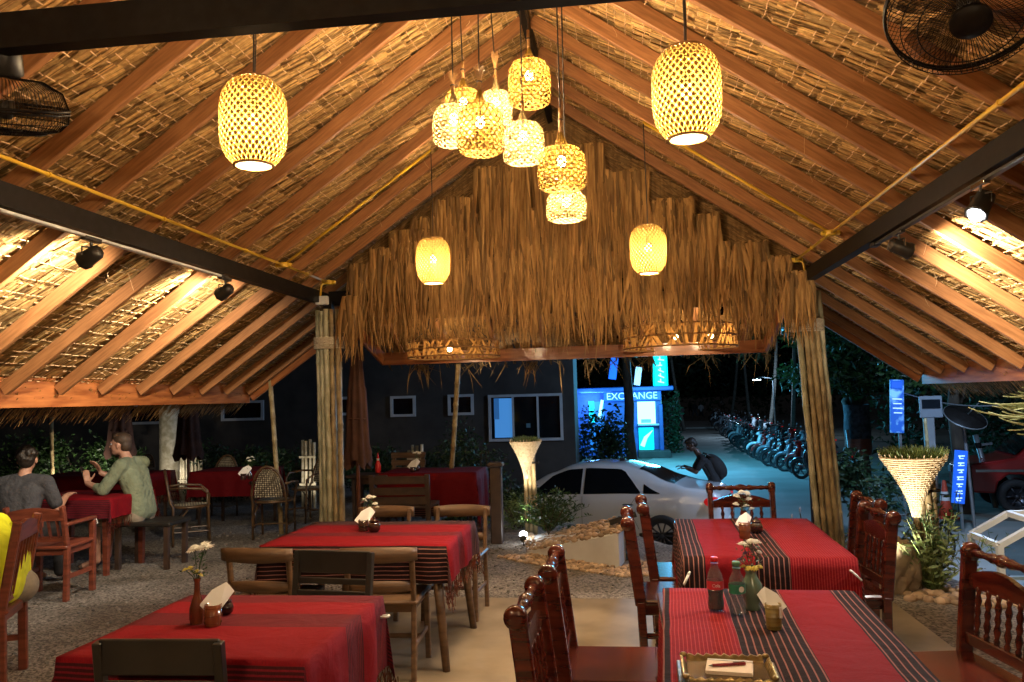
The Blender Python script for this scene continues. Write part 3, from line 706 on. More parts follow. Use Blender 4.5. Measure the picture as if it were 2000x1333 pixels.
# px centre x, body top y, body bottom y, width px, depth, neck px, material, tuft, cross bands, cord top x, label
for i, (px, t0, t1, wpx, Y, nk, mt, tuft, xb, cxp, lab) in enumerate([
    (886, 195, 285, 82, 4.55, 42, 'strip2', True, False, 882, 'leftmost pale basket lantern of the cluster, with a splayed tuft'),
    (905, 165, 250, 74, 4.95, 36, 'strip3', False, False, 898, 'amber basket lantern half hidden behind the leftmost pair of the cluster'),
    (938, 192, 303, 90, 4.4, 48, 'strip3', True, True, 936, 'wide low amber basket lantern with a tuft, second from left in the cluster'),
    (969, 170, 242, 62, 5.2, 50, 'strip2', True, False, 956, 'slim pale basket lantern with the tallest tuft at the back of the cluster'),
    (1034, 105, 208, 82, 4.9, 36, 'strip3', False, False, 1030, 'highest amber basket lantern of the cluster, beside the dark ridge beam'),
    (1022, 228, 320, 80, 4.7, 34, 'strip2', False, True, 1017, 'pale basket lantern hanging below the highest one of the cluster'),
    (1097, 275, 372, 92, 4.6, 48, 'strip3', False, True, 1088, 'yellow long necked basket lantern, rightmost upper one of the cluster'),
    (1106, 367, 432, 76, 4.9, 20, 'strip2', False, True, 1098, 'lowest white glowing basket lantern tucked under the yellow long necked one')]):
    sc = Y / FPX; H = (t1 - t0) * sc * 1.02; c = P(px, (t0 + t1) / 2, Y); tp = P(cxp, 30, Y); top = (tp.x, Y, zr(tp.x) - .0)
    basket_lantern(c, wpx * sc / 2, H, nk * sc, top, lab, PK, mt, tuft, 40 + i, xb)
# two wide bamboo ring lamps under the awning
M['ringband'] = strip_mat('ring_lamp_band', (.42, .24, .08), (.22, .11, .03))
def ring_lamp(px0, px1, py0, py1, Y, label, glow):
    a = P(px0, py1, Y); b_ = P(px1, py1, Y); c = (a + b_) / 2; Rr = (b_.x - a.x) / 2; Hh = (py1 - py0) * Y / FPX; g = random.Random(int(px0))
    t = thing('ring_lamp', label, 'lamp', c, 0, 'wide woven bamboo ring lamps under the awning')
    for z in (0, .5, 1): b = MB(); hoop(b, Rr, z * Hh, .010, 40); b.xform(Matrix.Translation(c)).build('hoop', 'lanternwood', t, smooth=True)
    b = MB()
    for i in range(58):
        q = 2 * math.pi * i / 58; dq = g.uniform(.04, .26) * g.choice((-1, 1)); pts = [((Rr + g.uniform(-.012, .012)) * math.cos(q + dq * k), (Rr + g.uniform(-.012, .012)) * math.sin(q + dq * k), Hh * k) for k in (0, .33, .66, 1)]
        w = g.uniform(.012, .022); vs = []
        for p in pts: u = Vector((-math.sin(q), math.cos(q), .3)) * w; vs += [Vector(p) - u, Vector(p) + u]
        b.add(vs, [(0, 1, 3, 2), (2, 3, 5, 4), (4, 5, 7, 6)])
    b.xform(Matrix.Translation(c)).build('woven_band', 'ringband', t, fix=False)
    b = MB()
    for q in (0.7, 2.3, 3.9, 5.5): b.tube([c + Vector((Rr * math.cos(q), Rr * math.sin(q), Hh)), c + Vector((Rr * .2 * math.cos(q), Rr * .2 * math.sin(q), Hh + .32))], .004, 5)
    b.build('cord', 'cord', t)
    for dx in glow:
        p = c + Vector((dx * Rr, -Rr * .45, Hh * .45)); MB().ball(p, .028, 12, 8).build('bulb', 'bulb', t, smooth=True); lamp('bulb_light', p + Vector((0, 0, 0)), 16, WARM, .035, parent=t)
ring_lamp(800, 975, 668, 698, 8.85, 'bamboo ring lamp under the left half of the awning', (.0,))
ring_lamp(1218, 1440, 640, 680, 8.85, 'bamboo ring lamp under the right half of the awning', (-.1, .5))
# ------------------------------------------------------------------ track spots
def spot(px, py, side, label, aim, power, lit=False):
    bx = XC + side * HW; Y = None
    d = ray(px, py); Y = bx / d.x * d.y; zz = ZB - .275
    t = thing('spotlight', label, 'spotlight', (bx, Y, ZB - .16), 0, 'track spotlights under the long steel beams')
    p = Vector((bx, Y, zz)); a = (Vector(aim) - p).normalized()
    MB().box((bx, Y, ZB - .175), (.035, .16, .028), bev=.004).build('track_adapter', 'chrome' if lit else 'black', t)
    MB().tube([(bx, Y, ZB - .19), (bx, Y, zz + .055)], .009, 8).build('stem', 'black', t)
    s_ = a.cross(Vector((0, 0, 1))).normalized()
    MB().tube([p + s_ * .055, p + s_ * .058 + Vector((0, 0, .05)), p - s_ * .058 + Vector((0, 0, .05)), p - s_ * .055], .006, 6).build('yoke', 'black', t)
    MB().lathe([(.020, -.075), (.045, -.06), (.052, .05), (.058, .062), (.058, .075), (.046, .076), (.044, .066)], p, a, 8, cap=True).build('lamp_head', 'black', t, smooth=30)
    if lit:
        MB().ball(p + a * .074, (.034, .034, .034), 12, 8).build('lens', 'whitebulb', t, smooth=True)
    else: MB().lathe([(.040, .0765), (.040, .079)], p, a, 16).build('lens', 'whitebulb', t)
    lamp('spot_beam', p + a * .115, power, WARM2 if not lit else (1, .93, .84), .03, 'SPOT', aim, R(130 if not lit else 140), .8, parent=t)
    return t
el = XC - HW - OV; er_ = XC + HW + OV
spot(178, 495, -1, 'black spotlight on the left beam, the nearer of two', (el - .2, 5.2, 1.95), 120)
spot(440, 565, -1, 'black spotlight on the left beam, next to the bamboo column', (el - .2, 7.2, 1.95), 120)
spot(1757, 482, 1, 'black spotlight on the right beam, turned towards the roof', (er_ + .2, 6.0, 1.85), 230)
spot(1918, 410, 1, 'lit white spotlight glaring on the right beam', (.6, 3.6, .75), 85, True)
# track rails
for s in (-1, 1):
    bx = XC + s * HW
    t = thing('track_rail', 'slim %s track rail screwed under the %s steel beam' % (('white', 'left') if s < 0 else ('black', 'right')), 'track', (bx, 3, ZB - .16))
    MB().box((bx - s * .0, 3.2, ZB - .165), (.034, 5.6, .018), bev=.003).build('rail', 'white' if s < 0 else 'black', t)
    b = MB(); b.box((bx, 6.05, ZB - .165), (.05, .10, .03), bev=.004); b.build('rail_joint', 'black', t)
# ------------------------------------------------------------------ caged fans on the tie beam
M['smoke'] = glass('smoked_fan_blade', (.35, .30, .26), .55, .2)
def fan(loc, axis, Rf, label):
    loc = Vector(loc); ax = Vector(axis).normalized(); x = ax.orthogonal().normalized(); y = ax.cross(x)
    t = thing('fan', label, 'fan', loc, 0, 'black caged fans on the front tie beam')
    def pt(r, z, q): return loc + ax * z + (x * math.cos(q) + y * math.sin(q)) * r
    b = MB(); nw = 84
    for i in range(nw):
        q = 2 * math.pi * i / nw
        b.tube([pt(Rf * a_, z_, q + s_) for a_, z_, s_ in ((.24, .085, -.10), (.55, .092, -.03), (.85, .075, .02), (.98, .045, .04), (1.0, 0, .04))], .0012, 3, cap=False)
        b.tube([pt(Rf * a_, z_, q) for a_, z_ in ((.2, -.10), (.6, -.095), (.9, -.06), (1.0, 0))], .0012, 3, cap=False)
    b.build('wire_guard', 'steel', t, fix=False)
    b = MB()
    for a_, z_, th in ((1.0, 0, .006), (1.0, .012, .004), (.62, .091, .0022), (.82, .077, .0018), (.97, .048, .0018)):
        b.tube([pt(Rf * a_, z_, 2 * math.pi * j / 40) for j in range(40)], th, 5, closed=True)
    b.build('guard_ring', 'steel', t, smooth=True)
    MB().lathe([(Rf * .25, .080), (Rf * .25, .096), (Rf * .08, .104)], loc, ax, 24).build('guard_badge', 'steel', t, smooth=40)
    for k in range(4):
        q0 = 2 * math.pi * k / 4 + .5; b = MB(); vs = []
        for i in range(7):
            r = Rf * (.14 + .76 * i / 6); wq = .12 + .36 * math.sin(.5 + i / 6 * 1.9)
            for s_, zz in ((-1, -.030), (0, .004), (1, .035)): vs.append(pt(r, zz, q0 + s_ * wq))
        fs = []
        for i in range(6): fs += [(i * 3, i * 3 + 1, i * 3 + 4, i * 3 + 3), (i * 3 + 1, i * 3 + 2, i * 3 + 5, i * 3 + 4)]
        b.add(vs, fs); b.build('blade', M['smoke'], t, smooth=True, fix=False)
    MB().lathe([(.03, -.02), (.034, .02), (.02, .045)], loc, ax, 16).build('hub', 'black', t, smooth=40)
    MB().lathe([(.035, -.24), (.06, -.22), (.065, -.11), (.05, -.10)], loc, ax, 18).build('motor', 'black', t, smooth=40)
    m = loc - ax * .17; MB().bar(m, (m.x, 2.5, ZB + .02) if True else m, .05, .03).build('bracket', 'steel', t)
    return t
FR = P(1885, 28, 2.75); FL = P(20, 205, 2.75)
fan(P(1890, 8, 2.62), (-.15, -.50, -.85), .235, 'black caged fan hanging at the upper right')
fan(P(10, 207, 2.62), (-.2, .34, -1), .205, 'black caged fan hanging at the upper left edge')
# lanterns added out of view as fill light, stronger than the ones in view
for i, (x, y) in enumerate(((-1.9, .3), (.9, .3), (-1.9, -1.6), (.9, -1.6))):
    barrel_lantern(Vector((x, y, 2.72)), (x, y, zr(x) + .05), ['large barrel lantern over the left tables behind the first row', 'large barrel lantern over the right tables behind the first row', 'large barrel lantern over the last left table', 'large barrel lantern over the last right table'][i], PB * 2.4, False)
# ------------------------------------------------------------------ tables and cloths
def table(name, label, cx, cy, w, l, mat, splay=.0, leg=.05, rz=0, h=.735, group=None, cat='table'):
    t = thing(name, label, cat, (cx, cy, 0), 0, group)
    MB().box((cx, cy, h - .015), (w, l, .03), bev=.006).build('tabletop', mat, t)
    MB().box((cx, cy, h - .07), (w - .12, l - .12, .07)).build('apron', mat, t)
    for sx in (-1, 1):
        for sy in (-1, 1):
            x = cx + sx * (w / 2 - .08); y = cy + sy * (l / 2 - .08)
            MB().tube([(x, y, h - .04), (x + sx * splay, y + sy * splay, 0)], [leg * .62, leg * .42], 8 if splay else 4).build('leg', mat, t, smooth=40 if splay else False)
    if rz: t.rotation_euler = (0, 0, rz)
    return t
def cloth(label, cx, cy, w, l, mat, drop=.25, h=.745, rz=0, seed=0, sides=(1, 1, 1, 1), fringe=True):
    """draped cloth; sides = drops at (-x, +x, -y, +y) as factors of drop"""
    g = random.Random(seed); b = MB(); b.uv = []
    t = thing('tablecloth', label, 'tablecloth', (cx, cy, h), 0, 'striped red tablecloths')
    nx, ny, nd = 22, 22, 5; us = []; 
    def axis(L, d0, d1, n):
        a = [-L / 2 - d0 * (nd - i) / nd for i in range(nd)] if d0 > 0 else []
        a += [-L / 2 + L * i / n for i in range(n + 1)]
        a += [L / 2 + d1 * (i + 1) / nd for i in range(nd)] if d1 > 0 else []
        return a
    X = axis(w, drop * sides[0], drop * sides[1], nx); Y = axis(l, drop * sides[2], drop * sides[3], ny)
    ph = [g.uniform(0, 6) for _ in range(6)]
    idx = {}
    for j, v in enumerate(Y):
        for i, u in enumerate(X):
            ox = max(0, abs(u) - w / 2); oy = max(0, abs(v) - l / 2); x = max(-w / 2, min(w / 2, u)); y = max(-l / 2, min(l / 2, v))
            hang = (ox ** 2 + oy ** 2) ** .5 if (ox and oy) else ox + oy
            sx = 1 if u > 0 else -1; sy = 1 if v > 0 else -1
            wave = .014 * math.sin(u * 17 + ph[0]) + .010 * math.sin(u * 31 + ph[1]) if oy else 0
            wave2 = .014 * math.sin(v * 15 + ph[2]) + .010 * math.sin(v * 29 + ph[3]) if ox else 0
            px = x; py = y
            k = min(1, hang / .12)
            if ox and oy: px += sx * (.004 + .12 * oy * k); py += sy * (.004 + .12 * ox * k); z = -max(ox, oy) - .25 * min(ox, oy)
            else:
                z = -hang
                if oy: py += sy * (.004 + .012 * hang + (wave * .6 + .008) * k)
                if ox: px += sx * (.004 + .012 * hang + (wave2 * .6 + .008) * k)
            if not ox and not oy: z = .0022 * math.sin(u * 9 + ph[4]) * math.sin(v * 8 + ph[5]) + .0025
            idx[i, j] = len(b.v); b.v.append((px, py, z)); b.uv.append((u + w / 2 + .0, v + l / 2 + .4))
    for j in range(len(Y) - 1):
        for i in range(len(X) - 1): b.f.append((idx[i, j], idx[i + 1, j], idx[i + 1, j + 1], idx[i, j + 1])); b.a.append(.5)
    uv = b.uv; b.xform(Matrix.Translation((cx, cy, h)))
    o = b.build('cloth_sheet', mat, t, smooth=60, fix=False)
    if fringe:
        b2 = MB()
        ed = [(idx[i, j]) for (i, j) in idx if i in (0, len(X) - 1)] if sides[0] else []
        for k in ed:
            v = Vector(b.v[k])
            if v.z > h - .05: continue
            for q in range(3):
                e = v + Vector((g.gauss(0, .01), g.gauss(0, .02), 0)); b2.tube([e, e + Vector((g.gauss(0, .008), g.gauss(0, .008), -.055)), e + Vector((g.gauss(0, .012), g.gauss(0, .012), -.10))], .0022, 3)
        if b2.v: b2.build('tassel_fringe', 'gloss', t)['kind'] = 'stuff'
    if rz: t.rotation_euler = (0, 0, rz)
    return t
def clip(p, d, label, mat='white'):
    t = thing('cloth_clip', label, 'clip', p, 0, 'clips holding the tablecloths'); p = Vector(p); d = Vector(d).normalized(); s = d.cross(Vector((0, 0, 1))).normalized() * .012
    for k, sg in enumerate((-1, 1)):
        MB().tube([p + s * sg, p + s * sg + d * .05, p + s * sg * .3 + d * .058], .005, 6).build('prong', mat, t, smooth=True)
    MB().tube([p - s, p - s * .2 - d * .012, p + s], .006, 6).build('bridge', mat, t, smooth=True)
TBG = 'tables under red striped cloths'
# left front table
table('dining_table', 'square table at lower left under a red crosswise striped cloth', -1.52, 3.12, .86, .86, 'black', group=TBG)
cloth('red crosswise striped cloth on the left front table', -1.52, 3.12, .90, .90, 'cloth_l', .30, seed=1)
table('dining_table', 'splay legged brown table in the middle under a red cloth', -1.63, 5.28, 1.14, .92, 'brown', splay=.07, leg=.055, group=TBG)
cloth('red cloth with dark edges on the middle table before the left bamboo column', -1.63, 5.28, 1.16, .94, 'cloth_m', .22, seed=2)
table('dining_table', 'long glossy table at the lower right under a lengthwise striped cloth', .51, 2.93, .77, 1.54, 'gloss', group=TBG)
cloth('lengthwise striped red and black cloth on the right front table', .51, 2.93, .79, 1.56, 'cloth_r1', .24, seed=3, rz=R(-3))
table('dining_table', 'glossy table behind the right front one under a wide banded red cloth', .745, 5.07, .84, 1.34, 'gloss', group=TBG)
cloth('wide banded red and black cloth on the table nearest the far right bamboo column', .745, 5.07, .86, 1.36, 'cloth_r2', .27, seed=4, rz=R(-2))
clip(P(1665, 1118, 4.36), (.75, .1, -.75), 'white clip at the near right corner of the cloth by the right bamboo column')
clip(P(1345, 1122, 4.36), (-.4, 0, -.8), 'white clip at the near left corner of the cloth by the right bamboo column')
clip(P(872, 1085, 4.86), (-.2, 0, -1), 'white clip at the near right corner of the middle table cloth')
clip(P(735, 1205, 3.52), (.9, 0, .05), 'pale clip at the far right corner of the left front table cloth')
clip(P(516, 1070, 4.9), (-.4, 0, -.6), 'blue clip at the left corner of the middle table cloth', 'bluecloth')
# ------------------------------------------------------------------ chairs
def chair_colonial():
    t = thing('carved_chair', '', 'chair', (0, 0, 0), 0, 'glossy carved dining chairs'); w = .225
    lean = -.06
    def bk(z): return -.20 + lean * max(0, (z - .45)) / .5
    for sx in (-1, 1):
        b = MB(); b.bar((sx * w, -.185, 0), (sx * w, -.20, .46), .04, .045, up=(0, 1, 0), bev=.005); b.bar((sx * w, -.20, .44), (sx * w, bk(.88), .88), .034, .062, up=(0, 1, 0), bev=.006)
        b.build('back_post', 'gloss', t)
        MB().lathe([(.012, -.026), (.036, -.022), (.040, -.008), (.040, .008), (.036, .022), (.012, .026)], (sx * w, bk(.885) - .006, .885), (1, 0, 0), 18).build('scroll', 'gloss', t, smooth=40)
        b = MB().lathe([(.022, 0), (.024, .10), (.015, .115), (.026, .14), (.030, .25), (.018, .33), (.026, .35), (.024, .44)], (sx * w, .20, 0), (0, 0, 1), 12); b.build('front_leg', 'gloss', t, smooth=50)
    pr = [(.010, -.21), (.017, -.19), (.012, -.175), (.018, -.15), (.013, -.13), (.016, -.09), (.022, -.06), (.014, -.045), (.024, -.02), (.027, 0), (.024, .02), (.014, .045), (.022, .06), (.016, .09), (.013, .13), (.018, .15), (.012, .175), (.017, .19), (.010, .21)]
    MB().lathe(pr, (0, bk(.885) - .006, .885), (1, 0, 0), 14).build('turned_top_rail', 'gloss', t, smooth=60)
    # arched crest board
    b = MB(); n = 12; pts = []
    for i in range(n + 1):
        x = -w + .02 + (2 * w - .04) * i / n; pts.append((x, .795 + .045 * math.sin(math.pi * i / n)))
    pts += [(w - .02, .745), (-w + .02, .745)]
    b.prism([(p[0], p[1]) for p in pts], -.012, .012); b.xform(Matrix.Translation((0, bk(.79), 0)) @ Matrix(((1, 0, 0, 0), (0, 0, -1, 0), (0, 1, 0, 0), (0, 0, 0, 1)))); b.build('crest_board', 'gloss', t)
    MB().bar((-w, bk(.53), .53), (w, bk(.53), .53), .022, .05, bev=.004).build('lower_rail', 'gloss', t)
    sp = [(.009, 0), (.013, .02), (.008, .03), (.015, .06), (.009, .085), (.014, .105), (.009, .125), (.015, .15), (.008, .175), (.012, .19), (.009, .205)]
    me = MB().lathe(sp, (0, 0, 0), (0, lean / .5, 1), 10).mesh('spindle', M['gloss'], 60)
    for i in range(5): put('spindle', me, Matrix.Translation((-.14 + i * .07, bk(.55), .55)), t)
    MB().box((0, 0, .455), (.47, .46, .03), bev=.010).build('seat', 'gloss', t)
    MB().box((0, .0, .415), (.42, .41, .05)).build('seat_frame', 'gloss', t)
    for sx in (-1, 1):
        for z in (.14, .28): MB().tube([(sx * w, -.19, z), (sx * w, .20, z)], .011, 8).build('stretcher', 'gloss', t, smooth=50)
    MB().tube([(-w, .0, .16), (w, 0, .16)], .011, 8).build('stretcher', 'gloss', t, smooth=50)
    return t
def chair_mid():
    t = thing('wooden_chair', '', 'chair', (0, 0, 0), 0, 'brown wooden chairs round the middle table'); w = .19
    for sx in (-1, 1):
        b = MB(); b.bar((sx * w, -.22, 0), (sx * w * 1.0, -.185, .44), .030, .036, up=(0, 1, 0), bev=.006); b.bar((sx * w, -.185, .43), (sx * w, -.235, .76), .028, .034, up=(0, 1, 0), bev=.006); b.build('back_leg', 'brown', t)
        MB().bar((sx * (w + .005), .215, 0), (sx * w, .19, .42), .034, .034, up=(0, 1, 0), bev=.006).build('front_leg', 'brown', t)
        MB().bar((sx * w, -.20, .20), (sx * w, .20, .20), .018, .028, bev=.004).build('stretcher', 'brown', t)
    MB().bar((-w, .02, .20), (w, .02, .20), .018, .028, bev=.004).build('stretcher', 'brown', t)
    def curved(z0, z1, wd, y, th, bow):
        b = MB(); n = 10; vs = []
        for i in range(n + 1):
            x = -wd + 2 * wd * i / n; k = 1 - (x / wd) ** 2; yy = y - bow * k; e = .010 * (1 - k)
            vs += [(x, yy, z0 + e), (x, yy - th, z0 + e), (x, yy - th - .006, z1 - e), (x, yy - .006, z1 - e)]
        fs = [(0, 1, 2, 3), (n * 4 + 3, n * 4 + 2, n * 4 + 1, n * 4)]
        for i in range(n):
            for k in range(4): fs.append((i * 4 + k, i * 4 + (k + 1) % 4, i * 4 + 4 + (k + 1) % 4, i * 4 + 4 + k))
        return b.add(vs, fs)
    curved(.685, .775, .225, -.235, .018, .035).build('back_rest', 'brown', t, smooth=40)
    curved(.505, .575, .18, -.20, .014, .02).build('lower_back_rail', 'brown', t, smooth=40)
    MB().box((0, 0, .445), (.43, .42, .028), bev=.010).build('seat', 'brown', t); MB().box((0, 0, .41), (.37, .36, .045)).build('seat_frame', 'brown', t)
    return t
def chair_black():
    t = thing('black_chair', '', 'chair', (0, 0, 0), 0, 'black painted chairs at the left front table'); w = .205
    for sx in (-1, 1):
        b = MB(); b.bar((sx * w, -.21, 0), (sx * w, -.19, .44), .034, .038, up=(0, 1, 0), bev=.003); b.bar((sx * w, -.19, .43), (sx * w, -.25, .84), .030, .034, up=(0, 1, 0), bev=.003); b.build('back_leg', 'black', t)
        MB().bar((sx * w, .20, 0), (sx * w, .20, .43), .036, .036, up=(0, 1, 0), bev=.003).build('front_leg', 'black', t)
        MB().bar((sx * w, -.19, .18), (sx * w, .19, .18), .018, .03).build('stretcher', 'black', t)
    MB().bar((-w, -.243, .79), (w, -.243, .79), .018, .115, up=(0, 0, 1), bev=.004).build('back_board', 'black', t)
    MB().bar((-w, -.232, .695), (w, -.232, .695), .014, .030, bev=.003).build('back_slat', 'black', t)
    MB().bar((-w, -.222, .62), (w, -.222, .62), .014, .06, bev=.003).build('back_slat', 'black', t)
    MB().box((0, 0, .445), (.45, .43, .03), bev=.006).build('seat', 'black', t)
    return t
def chair_slat(mat, name, group, arms=False, h=.88, W_=.215):
    t = thing(name, '', 'chair', (0, 0, 0), 0, group); w = W_
    for sx in (-1, 1):
        b = MB(); b.bar((sx * w, -.20, 0), (sx * w, -.19, .45), .042, .05, up=(0, 1, 0), bev=.006); b.bar((sx * w, -.19, .44), (sx * w, -.27, h), .036, .05, up=(0, 1, 0), bev=.006); b.build('back_leg', mat, t)
        MB().bar((sx * w, .21, 0), (sx * w, .21, .62 if arms else .43), .046, .046, up=(0, 1, 0), bev=.005).build('front_leg', mat, t)
        MB().bar((sx * w, -.19, .2), (sx * w, .2, .2), .022, .035).build('stretcher', mat, t)
        if arms: MB().bar((sx * w, -.23, .64), (sx * w, .24, .64), .055, .028, bev=.008).build('armrest', mat, t)
    b = MB(); n = 12; pts = [(-w - .02 + (2 * w + .04) * i / n, h - .05 + .04 * math.sin(math.pi * i / n)) for i in range(n + 1)] + [(w + .02, h - .12), (-w - .02, h - .12)]
    b.prism(pts, -.014, .014); b.xform(Matrix.Translation((0, -.26, 0)) @ Matrix(((1, 0, 0, 0), (0, 0, -1, 0), (0, 1, 0, 0), (0, 0, 0, 1)))); b.build('crest_rail', mat, t)
    MB().bar((-w, -.205, .52), (w, -.205, .52), .024, .045).build('lower_rail', mat, t)
    for i in range(6): x = -w + .055 + i * (2 * w - .11) / 5; MB().bar((x, -.208, .53), (x, -.26, h - .10), .010, .030, up=(0, 1, 0)).build('slat', mat, t)
    MB().box((0, 0, .45), (2 * w + .04, .46, .032), bev=.01).build('seat', mat, t)
    MB().box((0, 0, .41), (2 * w, .40, .05)).build('seat_frame', mat, t)
    return t
def wicker_patch(b, f, nu, nv, a0=.5):
    """woven grid: raised over-under chips on a surface f(u,v)->(point, normal)"""
    for i in range(nu):
        for j in range(nv):
            p, n = f((i + .5) / nu, (j + .5) / nv); px, _ = f((i + 1) / nu, (j + .5) / nv); py, _ = f((i + .5) / nu, (j + 1) / nv)
            du = (px - p) * 1.9; dv = (py - p) * 1.9
            if (i + j) % 2: du *= .9; dv *= .42
            else: du *= .42; dv *= .9
            h = n * .003
            b.add([p - du * .5 - dv * .5, p + du * .5 - dv * .5, p + du * .5 + dv * .5, p - du * .5 + dv * .5, p + h], [(0, 1, 4), (1, 2, 4), (2, 3, 4), (3, 0, 4)], (i * 7 + j * 3) % 10 / 10)
def chair_cane():
    t = thing('rattan_chair', '', 'chair', (0, 0, 0), 0, 'rattan bistro armchairs round the far left table'); w = .20
    def arc(q): return Vector((.205 * math.cos(q), -.20 - .0, .46 + .40 * math.sin(q) ** .7 if math.sin(q) > 0 else .46))
    pts = [Vector((w, -.19, .0)), Vector((w, -.19, .45))] + [Vector((w * math.cos(q), -.22 - .06 * math.sin(q), .50 + .37 * math.sin(q))) for q in [math.pi * k / 12 for k in range(13)]] + [Vector((-w, -.19, .45)), Vector((-w, -.19, 0))]
    MB().tube(pts, .015, 8).build('back_frame', 'cane', t, smooth=True)
    for sx in (-1, 1):
        MB().tube([(sx * w, -.23, .66), (sx * (w + .06), -.10, .67), (sx * (w + .06), .12, .65), (sx * (w + .02), .20, .58), (sx * w, .19, .42), (sx * w, .21, 0)], .014, 8).build('arm_and_front_leg', 'cane', t, smooth=True)
        MB().tube([(sx * w, -.19, .16), (sx * w, .20, .16)], .009, 6).build('stretcher', 'cane', t)
        MB().tube([(sx * w, -.19, .22), (sx * w * .9, -.02, .42)], .009, 6).build('brace', 'cane', t)
    MB().tube([(-w, .0, .16), (w, 0, .16)], .009, 6).build('stretcher', 'cane', t)
    b = MB(); n = 20; b.tube([((.215) * math.cos(2 * math.pi * j / n), (.205) * math.sin(2 * math.pi * j / n), .44) for j in range(n)], .017, 6, closed=True); b.build('seat_ring', 'cane', t, smooth=True)
    b = MB().lathe([(.205, -.012), (.21, 0), (.205, .008)], (0, 0, .445), n=24); b.build('seat', 'canedark', t)
    b = MB(); wicker_patch(b, lambda u, v: (Vector(((u - .5) * .37 * math.sqrt(max(.06, 1 - (2 * v - 1) ** 2)), (v - .5) * .36, .4565)), Vector((0, 0, 1))), 12, 12); b.build('seat_weave', 'bamboo_pale', t, fix=False)
    def bf(u, v):
        z = .50 + .34 * v; k = math.sqrt(max(.02, 1 - (v * .97) ** 2)); return Vector(((u - .5) * 2 * (w - .03) * k, -.225 - .05 * v, z)), Vector((0, -1, 0))
    b = MB(); wicker_patch(b, bf, 11, 14); c2 = MB(); wicker_patch(c2, lambda u, v: (bf(u, v)[0] + Vector((0, .008, 0)), Vector((0, 1, 0))), 11, 14); b.add(c2.v, c2.f, .5); b.build('back_weave', 'bamboo_pale', t, fix=False)
    b = MB(); vs = []; n = 8
    for i in range(n + 1): l, _ = bf(0, i / n); r_, _ = bf(1, i / n); vs += [l + Vector((0, .003, 0)), r_ + Vector((0, .003, 0))]
    b.add(vs, [(2 * i, 2 * i + 1, 2 * i + 3, 2 * i + 2) for i in range(n)]); b.build('back_panel', 'canedark', t, fix=False)
    return t
def place(proto, spots):
    cm = children_map(); fin = []
    for i, (x, y, rz, lab) in enumerate(spots):
        o = proto if i == 0 else dup(proto, (x, y, 0), R(rz), lab, cm); fin.append((o, x, y, rz, lab))
    for o, x, y, rz, lab in fin: o.location = (x, y, 0); o.rotation_euler = (0, 0, R(rz)); o['label'] = lab
    return [f[0] for f in fin]
# rz: 0 faces +y (away from the viewer), -90 faces +x, 90 faces -x, 180 faces the viewer
place(chair_colonial(), [
    (-.10, 2.92, -92, 'carved glossy chair at the bottom edge, nearest, left of the right front table'),
    (-.06, 3.58, -90, 'carved glossy chair with its whole seat plank showing left of the right front table'),
    (.27, 4.88, -90, 'carved glossy chair left of the wide banded table, the nearer one'),
    (.37, 5.46, -90, 'carved glossy chair left of the wide banded table, farther one before the white car'),
    (1.19, 5.00, 93, 'carved glossy chair right of the wide banded table, the nearer one'),
    (1.28, 5.52, 92, 'carved glossy chair right of the wide banded table, beside the right bamboo column'),
    (1.25, 3.56, 98, 'carved glossy chair at the right edge with five turned spindles in its back'),
    (.86, 6.08, 180, 'carved glossy chair at the far end of the wide banded table, before the scooter')])
place(chair_mid(), [
    (-1.42, 4.86, 3, 'brown chair right of centre on the near side of the middle table, seen from behind'),
    (-2.12, 4.86, -4, 'brown chair left on the near side of the middle table, behind a black chair'),
    (-1.87, 6.12, 180, 'brown chair on the far side of the middle table, nearer the left bamboo column'),
    (-1.27, 6.12, 178, 'brown chair on the far side of the middle table, nearer the wooden post')])
place(chair_black(), [
    (-1.53, 2.80, 2, 'black board backed chair at the bottom edge before the left front table'),
    (-1.52, 3.86, 172, 'black chair on the far side of the left front table, with its back turned away')])
# ------------------------------------------------------------------ things on the tables
def flowers(t, base, spots, stem_mat='leaf'):
    for (dx, dy, dz, r, m) in spots:
        g = random.Random(int((dx + dz) * 1000)); tip = Vector(base) + Vector((dx, dy, dz)); mid = Vector(base) + Vector((dx * .4, dy * .4, dz * .55))
        MB().tube([base, mid, tip], .0017, 4).build('stem', stem_mat, t)
        b = MB(); ax = Vector((g.gauss(0, .25), g.gauss(0, .25) - .2, 1)).normalized(); x = ax.orthogonal().normalized(); y = ax.cross(x)
        for ring, (k, rr, lift) in enumerate(((17, 1.0, .0), (13, .75, .22), (8, .45, .40))):
            for i in range(k):
                q = 2 * math.pi * (i + .5 * ring) / k + g.uniform(-.1, .1); d = x * math.cos(q) + y * math.sin(q); s_ = ax.cross(d) * r * .17; R_ = r * rr * g.uniform(.85, 1.08)
                b.add([tip, tip + d * R_ * .55 - s_ + ax * r * (lift * .8 + .12), tip + d * R_ + ax * r * (lift - .05), tip + d * R_ * .55 + s_ + ax * r * (lift * .8 + .12)], [(0, 1, 2, 3)], g.random())
        b.ball(tip + ax * r * .2, r * .2, 6, 4); b.build('blossom', m, t, fix=False)
